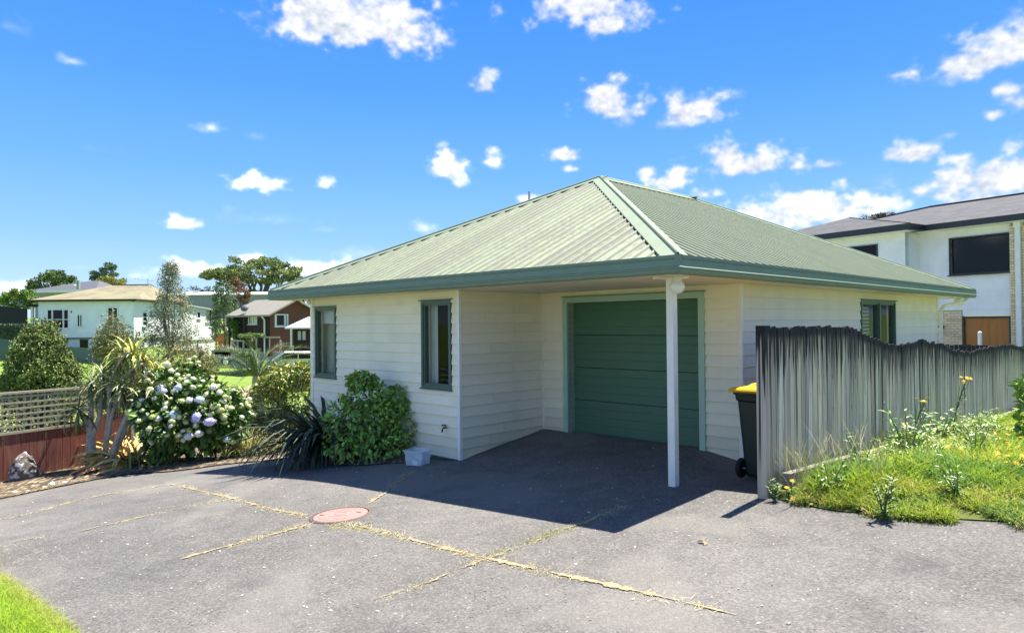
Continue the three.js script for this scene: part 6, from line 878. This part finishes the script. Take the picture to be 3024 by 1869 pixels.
{
  const D = 50, t = thing('outbuilding', 'small dark outbuilding with white pyramid roof and pale double window beside the brick house', 'shed'), X = (vx) => at(vx, 790, D).x, Y = (vy) => at(715, vy, D).y, F = wallFrame([X(700), -D], [X(760), -D]), xl = X(700), L = X(760) - xl;
  plainWall(t, 'front_wall', F, 0, L, Y(860), Y(782), M.darkBrick, [[X(709) - xl, X(730) - xl, Y(813), Y(790)]]); plainWindow(t, F, X(709) - xl, X(730) - xl, Y(813), Y(790), [0, 0.5, 1], [0, 1], { frame: M.darkBrick, t: 0.06, curtain: [[0.05, 0.42], [0.58, 0.95]], sill: false }); plainWall(t, 'rear_wall', F.clone().multiply(M4().makeTranslation(0, 0, -3)), 0, L, Y(860), Y(782), M.darkBrick);
  const r = hipRoof(F, -0.45, L + 0.4, 0.5, -3.4, Y(782), Y(756) - Y(782), 1.1, 1.0, 0.1), rf = mesh('roof', r.roof, std([0.42, 0.43, 0.44], 0.6), t); mesh('eave', r.eave, M.white, rf); mesh('porch_post', span(X(698.5) - 0.05 - xl, X(698.5) + 0.06 - xl, Y(832), Y(784), 0.3, 0.42).applyMatrix4(F), M.white, t);
}
// ---------------------------------------------------------------- roofs farther up the hill
{
  const D = 84, t = thing('grey_roofed_house', 'distant house with dark grey hip roof behind the villa', 'house'), X = (vx) => at(vx, 690, D).x, Y = (vy) => at(150, vy, D).y, F = wallFrame([X(82), -D], [X(225), -D]), L = X(225) - X(82);
  plainWall(t, 'front_wall', F, 0, L, Y(760), Y(696), M.greyWall); plainWall(t, 'rear_wall', F.clone().multiply(M4().makeTranslation(0, 0, -8)), 0, L, Y(760), Y(696), M.greyWall); const r = hipRoof(F, -0.4, L + 0.4, 0.5, -8.5, Y(693), Y(666) - Y(693), 4.6, 2.2, 0.3), rf = mesh('roof', r.roof, M.greyRoof, t); mesh('eave', r.eave, M.white, rf); const sk = at(163, 681, D - 1.7); mesh('skylight', box(1.5, 0.12, 0.5, sk.x, sk.y, sk.z), M.white, rf); const ch = at(186, 680, D - 2); mesh('chimney', box(0.28, 1.0, 0.3, ch.x, ch.y, ch.z), M.greyWall, rf);
}
{
  const D = 92, t = thing('white_roofed_building', 'distant low building with a white roof showing above the villa roof', 'building'), a = at(204, 676, D), b = at(372, 688, D + 4), F = wallFrame([a.x, a.z], [b.x, b.z]), L = wlen([a.x, a.z], [b.x, b.z]), y = at(300, 700, D).y; plainWall(t, 'front_wall', F, 0, L, y - 5, y, M.white); plainWall(t, 'rear_wall', F.clone().multiply(M4().makeTranslation(0, 0, -7)), 0, L, y - 5, y, M.white);
  mesh('roof', metreUV(polys([[[-0.3, y, 0.4], [L + 0.3, y - 0.3, 0.4], [L - 2, b.y, -3.5], [0.3, a.y, -3.5]], [[L + 0.3, y - 0.3, 0.4], [L + 0.3, y - 0.3, -7.4], [L - 2, b.y, -3.5]], [[L + 0.3, y - 0.3, -7.4], [-0.3, y, -7.4], [0.3, a.y, -3.5], [L - 2, b.y, -3.5]]])).applyMatrix4(F), std([0.62, 0.61, 0.57], 0.7, { side: THREE.DoubleSide }), t);
}
{
  const D = 104, t = thing('long_grey_building', 'long distant grey walled building with a flat white roof below the umbrella tree', 'building'), X = (vx) => at(vx, 700, D).x, Y = (vy) => at(500, vy, D).y, F = wallFrame([X(375), -D], [X(668), -D]), L = X(668) - X(375); plainWall(t, 'front_wall', F, 0, L, Y(760), Y(703), M.greyWall); plainWall(t, 'rear_wall', F.clone().multiply(M4().makeTranslation(0, 0, -10)), 0, L, Y(760), Y(703), M.greyWall); mesh('roof', metreUV(polys([[[-0.3, Y(703.5), 0.5], [L + 0.3, Y(705), 0.5], [L + 0.3, Y(691), -10], [-0.3, Y(689), -10]]])).applyMatrix4(F), std([0.62, 0.65, 0.68], 0.6, { side: THREE.DoubleSide }), t); for (let i = 0; i < 2; i++) mesh('skylight', box(0.9, 0.5, 0.3, X(430 + i * 120), Y(693), -D - 5), M.steel, t);
}
// ---------------------------------------------------------------- fences, car and barbecue in the valley
{
  const R = rng(601); function paled(name, label, a, b, y0, mat, w = 0.16) { const t = thing(name, label, 'fence'), n = Math.ceil(a.distanceTo(b) / (w + 0.012)), yaw = Math.atan2(-(b.z - a.z), b.x - a.x); for (let i = 0; i < n; i++) { const p = a.clone().lerp(b, (i + 0.5) / n), h = p.y - G(p.x, p.z) + 0.3 + (R() - 0.5) * 0.03, m = mesh('paling', box(w, h, 0.02, 0, -h / 2, 0), mat, t); m.position.copy(p); m.rotation.y = yaw; } return t; }
  paled('green_fence', 'grey green paling fence in front of the villa foundation', at(120, 826, 51), at(262, 834, 46), 0, M.greenFence, 0.2); paled('green_fence', 'grey green paling fence at the top of the bright lawn left of the villa', at(-40, 806, 49), at(66, 815, 50), 0, M.greenFence, 0.2); paled('dark_boundary_fence', 'tall dark fence beside the clipped hedge left of the villa', at(-40, 726, 62), at(64, 738, 61), 0, M.darkFence, 0.3);
  const c = at(716, 846, 44), t = thing('parked_car', 'silver car partly hidden by the shrub below the outbuilding', 'car', [c.x, c.y - 1.2, c.z], 0.5);
  const side = [[-2.1, 0.25], [2.1, 0.25], [2.15, 0.6], [2.0, 0.82], [1.1, 0.92], [0.45, 1.38], [-1.1, 1.42], [-1.75, 0.98], [-2.12, 0.9], [-2.15, 0.5]]; mesh('body', prism(side, -0.82, 0.82, 0.06), M.carPaint, t); for (const z of [0.825, -0.835]) { mesh('side_window', prism([[0.95, 0.95], [0.42, 1.3], [-0.25, 1.33], [-0.25, 0.95]], z - 0.005, z + 0.008), M.darkGlass, t); mesh('side_window', prism([[-0.32, 0.95], [-0.32, 1.33], [-1.05, 1.34], [-1.5, 0.97]], z - 0.005, z + 0.008), M.darkGlass, t); } mesh('windscreen', polys([[[1.1, 0.95, 0.7], [1.1, 0.95, -0.7], [0.5, 1.37, -0.62], [0.5, 1.37, 0.62]]]).translate(0.03, 0.02, 0), M.darkGlass, t); for (const [x, z] of [[1.3, 0.78], [1.3, -0.78], [-1.3, 0.78], [-1.3, -0.78]]) { const w = part('wheel', t); mesh('tyre', new THREE.CylinderGeometry(0.32, 0.32, 0.2, 20).rotateX(Math.PI / 2).translate(x, 0.32, z), M.rubber, w); mesh('rim', new THREE.CylinderGeometry(0.2, 0.2, 0.21, 14).rotateX(Math.PI / 2).translate(x, 0.32, z), M.steel, w); } for (const z of [0.6, -0.6]) mesh('headlight', rbox(0.08, 0.14, 0.3, 0.03, 2.1, 0.68, z), M.opal, t);
  const p = at(531, 872, 36), b = thing('barbecue', 'black hooded barbecue with a silver front on the terrace below the orange panel', 'barbecue', [p.x, p.y, p.z], 0.2); mesh('cabinet', rbox(0.8, 0.42, 0.4, 0.02, 0, 0.21, 0), M.black, b); mesh('hood', new THREE.CylinderGeometry(0.24, 0.24, 0.78, 16, 1, false, 0, Math.PI).rotateZ(Math.PI / 2).rotateX(-Math.PI / 2).translate(0, 0.43, 0), M.black, b); for (const x of [-0.25, -0.1]) mesh('cabinet_door', rbox(0.14, 0.5, 0.02, 0.008, x, 0.3, 0.21), M.steel, b); mesh('gas_bottle', new THREE.CapsuleGeometry(0.13, 0.12, 6, 14).translate(0.18, 0.2, 0.22), M.white, b);
}
// ---------------------------------------------------------------- trees and bushes beyond the garden
{
  const R = rng(701);
  const limb = (a, b, r0, r1, bend = 0.1) => { const A = new THREE.Vector3(...a), B = new THREE.Vector3(...b), m = A.clone().lerp(B, 0.5).add(randDir(R).multiplyScalar(A.distanceTo(B) * bend)); return tube([A, m, B], [r0, (r0 + r1) / 2, r1], 6); };
  function tree(name, label, category, vx, vyTop, d, baseY, clumps, cols, { per = 120, leaf = 0.12, shapes = SMALL, flat = 0.75, trunk = 0.12, limbs = 8, mat = tintedMatte, bark = M.barkDark, group } = {}) {
    const c = at(vx, vyTop, d), t = thing(name, label, category, [c.x, baseY ?? G(c.x, c.z), c.z], 0, group), H = c.y - t.position.y, pts = clumps(H);
    mesh('crown', joined(clumpLeaves(R, pts, per, leaf, cols, flat), shapes), mat, t).userData.kind = 'stuff';
    const hub = [0, H * 0.42, 0], g = [tube([[0, -0.3, 0], [0.03 * H * (R() - 0.5), H * 0.22, 0], hub], [trunk * 1.25, trunk, trunk * 0.75], 8)]; for (let i = 0; i < limbs; i++) { const q = pts[Math.floor(i / limbs * pts.length)]; g.push(limb(hub, [q[0] * 0.85, q[1], q[2] * 0.85], trunk * 0.5, trunk * 0.12)); } mesh('trunk', merge(g), bark, t); return t;
  }
  const dome = (n, rx, ry, cy, r, seed) => (H) => { const q = rng(seed), o = []; for (let i = 0; i < n; i++) { const d = randDir(q); if (d.y < -0.5) d.y *= -0.6; const k = 0.55 + 0.45 * Math.sqrt(q()); o.push([d.x * rx * k, cy * H + d.y * ry * H * k, d.z * rx * k, r * (0.7 + 0.6 * q()), 0.75 + 0.5 * q()]); } return o; };
  // sparse grey-green conifer with a straight dark stem
  tree('conifer', 'tall sparse grey green conifer with a straight dark stem in front of the villa', 'tree', 406, 634, 30, null, (H) => { const q = rng(3), o = []; for (let i = 0; i < 175; i++) { const f = Math.pow(q(), 0.95), y = H * (0.14 + 0.85 * f), r = 1.35 * Math.pow(1 - f, 0.75) * (0.3 + 0.75 * q()) + 0.06, a = q() * TAU; o.push([Math.cos(a) * r, y + 0.12 * r, Math.sin(a) * r, 0.22 + 0.14 * q(), f > 0.6 ? 1.25 : 0.85 + 0.3 * q()]); } return o; }, [[0.20, 0.21, 0.10], [0.23, 0.24, 0.15], [0.22, 0.20, 0.09], [0.34, 0.35, 0.27]], { per: 82, leaf: 0.10, shapes: [simpleLeaf(0.3)], flat: 1.1, trunk: 0.075, limbs: 26 });
  // round bushes
  tree('round_bush', 'large dense rounded green bush at the left edge of the valley lawn', 'bush', 100, 772, 26, null, (H) => { const q = rng(31), o = []; for (let i = 0; i < 210; i++) { const d = randDir(q), k = 0.45 + 0.55 * Math.sqrt(q()), y = 0.5 + d.y * 0.5 * k; o.push([d.x * k * 1.22 * (1.1 - 0.75 * Math.max(0, y - 0.35)), H * y * 0.97, d.z * k * 1.15 * (1.1 - 0.75 * Math.max(0, y - 0.35)), 0.24 + 0.14 * q(), 0.8 + 0.4 * q()]); } return o; }, [[0.16, 0.205, 0.05], [0.115, 0.16, 0.04], [0.23, 0.26, 0.07]], { per: 170, leaf: 0.11, shapes: [simpleLeaf(0.55)], flat: 1.1, limbs: 14 });
  tree('brown_bush', 'brownish green feathery bush in front of the middle of the villa', 'bush', 282, 758, 33, null, dome(60, 1.15, 0.5, 0.52, 0.3, 41), [[0.24, 0.23, 0.09], [0.18, 0.19, 0.07], [0.32, 0.29, 0.14]], { per: 130, leaf: 0.12, shapes: [simpleLeaf(0.35)], flat: 1.2, limbs: 16 });
  tree('olive_bush', 'olive brown feathery bush growing at the right foot of the sparse conifer', 'bush', 452, 806, 27, null, dome(60, 0.98, 0.48, 0.5, 0.3, 51), [[0.27, 0.24, 0.08], [0.20, 0.195, 0.06], [0.35, 0.29, 0.12]], { per: 140, leaf: 0.11, shapes: [simpleLeaf(0.35)], flat: 1.1, limbs: 14 });
  tree('low_bush', 'low dark green bush behind the cordyline heads', 'bush', 300, 852, 25, null, dome(45, 0.8, 0.48, 0.5, 0.28, 61), [[0.12, 0.15, 0.045], [0.09, 0.12, 0.035], [0.18, 0.17, 0.06]], { per: 120, leaf: 0.11, shapes: [simpleLeaf(0.4)], flat: 1 });
  tree('clipped_topiary', 'tall clipped bright green shrub beside the steps of the villa', 'shrub', 560, 757, 58, at(560, 803, 58).y - 0.6, dome(26, 0.55, 0.45, 0.55, 0.3, 71), [[0.10, 0.19, 0.03], [0.07, 0.14, 0.025]], { per: 70, leaf: 0.12 });
  tree('flat_shrub', 'flat topped pale green shrub on the terrace below the brick house', 'shrub', 598, 792, 47, at(598, 812, 47).y - 0.9, (H) => { const q = rng(5), o = []; for (let i = 0; i < 26; i++) { const a = q() * TAU, r = 0.95 * Math.sqrt(q()); o.push([Math.cos(a) * r, H * 0.8 + 0.1 * (1 - r), Math.sin(a) * r, 0.2, 0.9 + 0.3 * q()]); } return o; }, [[0.16, 0.24, 0.05], [0.11, 0.18, 0.04], [0.21, 0.27, 0.09]], { per: 60, leaf: 0.1, flat: 0.5 });
  tree('grey_green_tree', 'grey green weeping tree left of the red leaved tree', 'tree', 535, 682, 64, null, dome(44, 1.15, 0.46, 0.58, 0.42, 81), [[0.18, 0.23, 0.09], [0.25, 0.29, 0.15], [0.12, 0.17, 0.065]], { per: 130, leaf: 0.16, flat: 1.2 });
  tree('red_leaved_tree', 'reddish brown leaved tree in front of the umbrella shaped tree', 'tree', 566, 668, 72, null, (H) => { const q = rng(91), o = []; for (let i = 0; i < 44; i++) { const f = q(), a = q() * TAU, r = Math.sqrt(q()) * (0.55 + 0.5 * Math.sin(Math.PI * f)); o.push([Math.cos(a) * r + (0.9 - 1.1 * f) * 0.6, H * (0.5 + 0.5 * f), Math.sin(a) * r, 0.34, 0.8 + 0.5 * q()]); } return o; }, [[0.26, 0.12, 0.05], [0.18, 0.08, 0.035], [0.33, 0.18, 0.09], [0.15, 0.13, 0.045]], { per: 100, leaf: 0.15 });
  // umbrella tree: flat topped crown over spreading bare limbs
  {
    const d = 122, c = at(608, 618, d), by = G(c.x, c.z), t = thing('umbrella_tree', 'wide flat topped umbrella shaped tree on the skyline', 'tree', [c.x, by, c.z]), H = c.y - by, q = rng(95), pads = [], V = (vx, vy) => { const p = at(vx, vy, d); return [p.x - c.x, p.y - by]; };
    for (const [vx, vy, w, h] of [[605, 622, 90, 12], [570, 636, 100, 16], [640, 632, 80, 16], [520, 655, 56, 14], [498, 658, 40, 9], [545, 650, 60, 15], [675, 645, 66, 15], [700, 660, 36, 13], [708, 672, 20, 8], [610, 650, 110, 20], [650, 655, 70, 14], [585, 664, 50, 8], [560, 660, 50, 12], [625, 672, 50, 7], [660, 668, 40, 8], [545, 676, 40, 7], [597, 700, 30, 8]]) { const [x, y] = V(vx, vy), k = d / 1680; for (let i = 0; i < 9; i++) pads.push([x + (q() - 0.5) * w * k, y + (q() - 0.5) * h * k, (q() - 0.5) * w * k * 1.2, 0.62 + 0.3 * q(), 0.72 + 0.5 * q()]); }
    stuff(mesh('crown', joined(clumpLeaves(R, pads, 150, 0.36, [[0.21, 0.265, 0.07], [0.16, 0.215, 0.06], [0.29, 0.32, 0.11]], 0.5), SMALL), tintedMatte, t));
    const hub = [V(618, 722)[0], V(618, 722)[1], 0], g = [tube([[hub[0], -0.5, 0], hub], [0.8, 0.6], 8)]; for (const [vx, vy] of [[520, 664], [545, 655], [575, 648], [600, 645], [630, 640], [655, 655], [690, 665], [705, 672], [560, 680], [640, 660]]) { const [x, y] = V(vx, vy), z = (q() - 0.5) * 4, m = [lerp(hub[0], x, 0.55), lerp(hub[1], y, 0.42), z * 0.5]; g.push(tube([hub, m, [x, y, z]], [0.38, 0.24, 0.08], 6)); for (let i = 0; i < 3; i++) g.push(tube([m, [lerp(m[0], x, 0.6) + (q() - 0.5) * 2.5, lerp(m[1], y, 0.8), z + (q() - 0.5) * 3]], [0.14, 0.05], 5)); } mesh('trunk', merge(g), M.barkDark, t);
  }
  tree('skyline_tree', 'large rounded dark green tree on the skyline behind the grey roofed house', 'tree', 125, 645, 112, null, (H) => { const q = rng(97), o = [], W = (vx, vy) => { const p = at(vx, vy, 112), c = at(125, 645, 112); return [p.x - c.x, H + p.y - c.y]; }; for (const [vx, vy, r] of [[82, 680, 12], [100, 666, 15], [120, 658, 15], [142, 658, 14], [160, 668, 13], [176, 682, 9], [130, 676, 18], [100, 690, 18], [70, 695, 12], [150, 690, 18]]) { const [x, y] = W(vx, vy), k = r / 15; for (let i = 0; i < 8; i++) o.push([x + (q() - 0.5) * 1.5 * k, y + (q() - 0.5) * 1.1 * k, (q() - 0.5) * 3, 0.62 * k, 0.75 + 0.5 * q()]); } return o; }, [[0.12, 0.18, 0.05], [0.09, 0.145, 0.04], [0.16, 0.22, 0.06]], { per: 120, leaf: 0.28, trunk: 0.4, limbs: 10 });
  tree('feathery_tree', 'feathery blue green tree rising behind the ridge of the villa', 'tree', 255, 628, 104, null, (H) => { const q = rng(99), o = [], W = (vx, vy) => { const p = at(vx, vy, 104), c = at(255, 628, 104); return [p.x - c.x, H + p.y - c.y]; }; for (const [vx, vy, r] of [[258, 636, 10], [270, 640, 8], [245, 645, 10], [228, 656, 9], [250, 656, 12], [268, 655, 8], [222, 664, 6], [240, 668, 12]]) { const [x, y] = W(vx, vy), k = r / 12; for (let i = 0; i < 7; i++) o.push([x + (q() - 0.5) * 1.3 * k, y + (q() - 0.5) * 1.0 * k, (q() - 0.5) * 2, 0.42 * k, 0.8 + 0.4 * q()]); } return o; }, [[0.14, 0.20, 0.11], [0.105, 0.165, 0.085], [0.18, 0.245, 0.14]], { per: 100, leaf: 0.24, trunk: 0.22, limbs: 12 });
  tree('yellow_green_tree', 'low yellow green tree just above the ridge of the villa', 'tree', 265, 661, 98, null, (H) => { const q = rng(101), o = [], W = (vx, vy) => { const p = at(vx, vy, 98), c = at(265, 661, 98); return [p.x - c.x, H + p.y - c.y]; }; for (const [vx, vy, r] of [[250, 668, 10], [268, 667, 12], [285, 672, 10], [240, 676, 10], [265, 680, 14], [288, 682, 8]]) { const [x, y] = W(vx, vy), k = r / 12; for (let i = 0; i < 7; i++) o.push([x + (q() - 0.5) * 1.3 * k, y + (q() - 0.5) * 0.8 * k, (q() - 0.5) * 2, 0.42 * k, 0.8 + 0.4 * q()]); } return o; }, [[0.27, 0.27, 0.05], [0.18, 0.21, 0.04], [0.33, 0.30, 0.07]], { per: 100, leaf: 0.22, trunk: 0.2 });
  tree('bright_green_tree', 'bright green rounded tree above the dark fence left of the villa', 'tree', 45, 692, 66, null, (H) => { const q = rng(103), o = [], W = (vx, vy) => { const p = at(vx, vy, 66), c = at(45, 692, 66); return [p.x - c.x, H + p.y - c.y]; }; for (const [vx, vy, r] of [[20, 706, 10], [40, 700, 12], [62, 704, 12], [78, 715, 10], [10, 718, 12], [45, 718, 16], [70, 728, 12], [30, 735, 14]]) { const [x, y] = W(vx, vy), k = r / 12; for (let i = 0; i < 8; i++) o.push([x + (q() - 0.5) * 0.9 * k, y + (q() - 0.5) * 0.6 * k, (q() - 0.5) * 1.5, 0.32 * k, 0.8 + 0.45 * q()]); } return o; }, [[0.19, 0.29, 0.04], [0.13, 0.215, 0.035], [0.26, 0.34, 0.06]], { per: 110, leaf: 0.17, trunk: 0.16 });
  tree('distant_tree', 'small dark trees on the skyline right of the aerial', 'tree', 352, 681, 140, null, (H) => [[-1.2, H - 0.7, 0, 0.7], [0.2, H - 0.3, 0, 0.75], [1.0, H - 0.6, 0, 0.7], [-2.0, H - 1.0, 0, 0.6], [1.6, H - 1.2, 0, 0.7]], [[0.09, 0.09, 0.07], [0.11, 0.08, 0.07]], { per: 110, leaf: 0.24, trunk: 0.2, limbs: 5 });
  tree('distant_tree', 'small olive tree on the skyline left of the umbrella shaped tree', 'tree', 494, 680, 118, null, (H) => { const q = rng(7), o = []; for (let i = 0; i < 22; i++) o.push([(q() - 0.5) * 4.4, H - 0.5 - q() * 1.4, (q() - 0.5) * 2, 0.5, 0.8 + 0.4 * q()]); return o; }, [[0.12, 0.13, 0.06], [0.09, 0.11, 0.045]], { per: 60, leaf: 0.24, trunk: 0.2 });
  tree('distant_tree', 'top of a dark tree showing above the roof of the two storey house', 'tree', 2098, 503, 46, null, (H) => { const q = rng(9), o = []; for (let i = 0; i < 18; i++) { const x = (q() - 0.5) * 2.0; o.push([x, H - 0.35 + x * 0.08 - 0.12 * q() + 0.05 * Math.sin(x * 6), (q() - 0.5) * 1.0, 0.2 + 0.12 * q(), 0.7 + 0.5 * q()]); } return o; }, [[0.07, 0.07, 0.05], [0.05, 0.06, 0.035], [0.10, 0.08, 0.06]], { per: 70, leaf: 0.09, trunk: 0.22 });
  // clipped hedge
  { const a = at(-20, 792, 55), b = at(64, 792, 55), t = thing('clipped_hedge', 'clipped grey green hedge at the top of the lawn left of the villa', 'hedge', [(a.x + b.x) / 2, a.y - 0.8, a.z]), L = b.x - a.x, items = []; for (let i = 0; i < 7000; i++) { const f = R(), p = new THREE.Vector3((R() - 0.5) * L, f < 0.45 ? 1.3 : R() * 1.3, f < 0.45 ? (R() - 0.5) * 1.3 : 0.65 + 0.06 * (R() - 0.5)); items.push({ m: orient(p, randDir(R), new THREE.Vector3(0, f < 0.45 ? 1 : 0.2, f < 0.45 ? 0.2 : 1).add(randDir(R).multiplyScalar(0.6)), 0.15), c: pick(R, [[0.10, 0.14, 0.07], [0.14, 0.17, 0.10], [0.07, 0.10, 0.05]], 0.3) }); } mesh('foliage', joined(items, SMALL), tintedMatte, t).userData.kind = 'stuff'; mesh('stem', span(-L / 2, L / 2, -0.6, 1.2, -0.5, 0.55), std([0.03, 0.035, 0.02], 1), t); }
  // palm with long arching fronds
  {
    const c = at(615, 905, 21.5), gy = G(c.x, c.z), t = thing('palm', 'phoenix palm with long arching feathery fronds below the brick house', 'palm', [c.x, gy, c.z]), H = c.y - gy;
    mesh('trunk', tube([[0, -0.2, 0], [0, H * 0.6, 0], [0, H + 0.05, 0]], [0.24, 0.2, 0.16], 12), M.bark, t);
    for (let i = 0; i < 30; i++) {
      const a = R() * TAU, el = 0.35 + 1.12 * R(), L = 1.75 * (0.8 + 0.35 * R()), items = [], P = []; let p = new THREE.Vector3(0, H, 0), e = el; const N = 14;
      for (let k = 0; k <= N; k++) { P.push(p.clone()); const dir = new THREE.Vector3(Math.cos(a) * Math.cos(e), Math.sin(e), Math.sin(a) * Math.cos(e)); if (k > 1) { const side = new THREE.Vector3(-Math.sin(a), 0, Math.cos(a)), w = 0.24 * Math.sin(Math.PI * (0.12 + 0.8 * k / N)) + 0.06; for (const s of [-1, 1]) for (let h = 0; h < 2; h++) items.push({ m: orient(p.clone().addScaledVector(dir, h * L / N / 2), side.clone().multiplyScalar(s).addScaledVector(dir, 0.9).add(new THREE.Vector3(0, 0.15 - 0.25 * R(), 0)), new THREE.Vector3(0, 1, 0), w * (0.85 + 0.3 * R()), 0.75), c: pick(R, [[0.075, 0.125, 0.03], [0.11, 0.165, 0.04], [0.05, 0.09, 0.025]], 0.25) }); } p.addScaledVector(dir, L / N); e -= 0.085 + 0.03 * k / N; }
      const g = joined(items, [strap(0.12, 0.5, 2, 0.3)]), s = tube(P, P.map((_, k) => 0.018 * (1 - 0.8 * k / N)), 4); const col = new Float32Array(s.attributes.position.count * 3); for (let k = 0; k < col.length; k += 3) { col[k] = 0.16; col[k + 1] = 0.17; col[k + 2] = 0.06; } s.setAttribute('color', new THREE.BufferAttribute(col, 3)); s.deleteAttribute('uv'); mesh('frond', mergeGeometries([g, s], false), tinted, t);
    }
  }
  // skirt of dry fronds on a grey stump
  { const b = at(588, 972, 17.5), y = G(b.x, b.z), t = thing('dry_stump', 'grey stump under a skirt of dry straw coloured fronds behind the long grass', 'stump', [b.x, y, b.z]), H = at(588, 940, 17.5).y - y; mesh('trunk', tube([[0, -0.2, 0], [0.02, H * 0.5, 0], [0, H, 0]], [0.26, 0.24, 0.19], 10), std([0.5, 0.5, 0.52], 0.95, { map: rep(T.bark, 2, 1) }), t); strapClump(t, R, 110, 0.65, [[0.42, 0.33, 0.22], [0.5, 0.42, 0.3], [0.3, 0.24, 0.15]], { w: 0.05, spread: 1.6, droop: 2.2, base: 0.15, cen: [0, H, 0], mat: tintedMatte, single: 60 }); }
}
renderer.render(scene, camera);
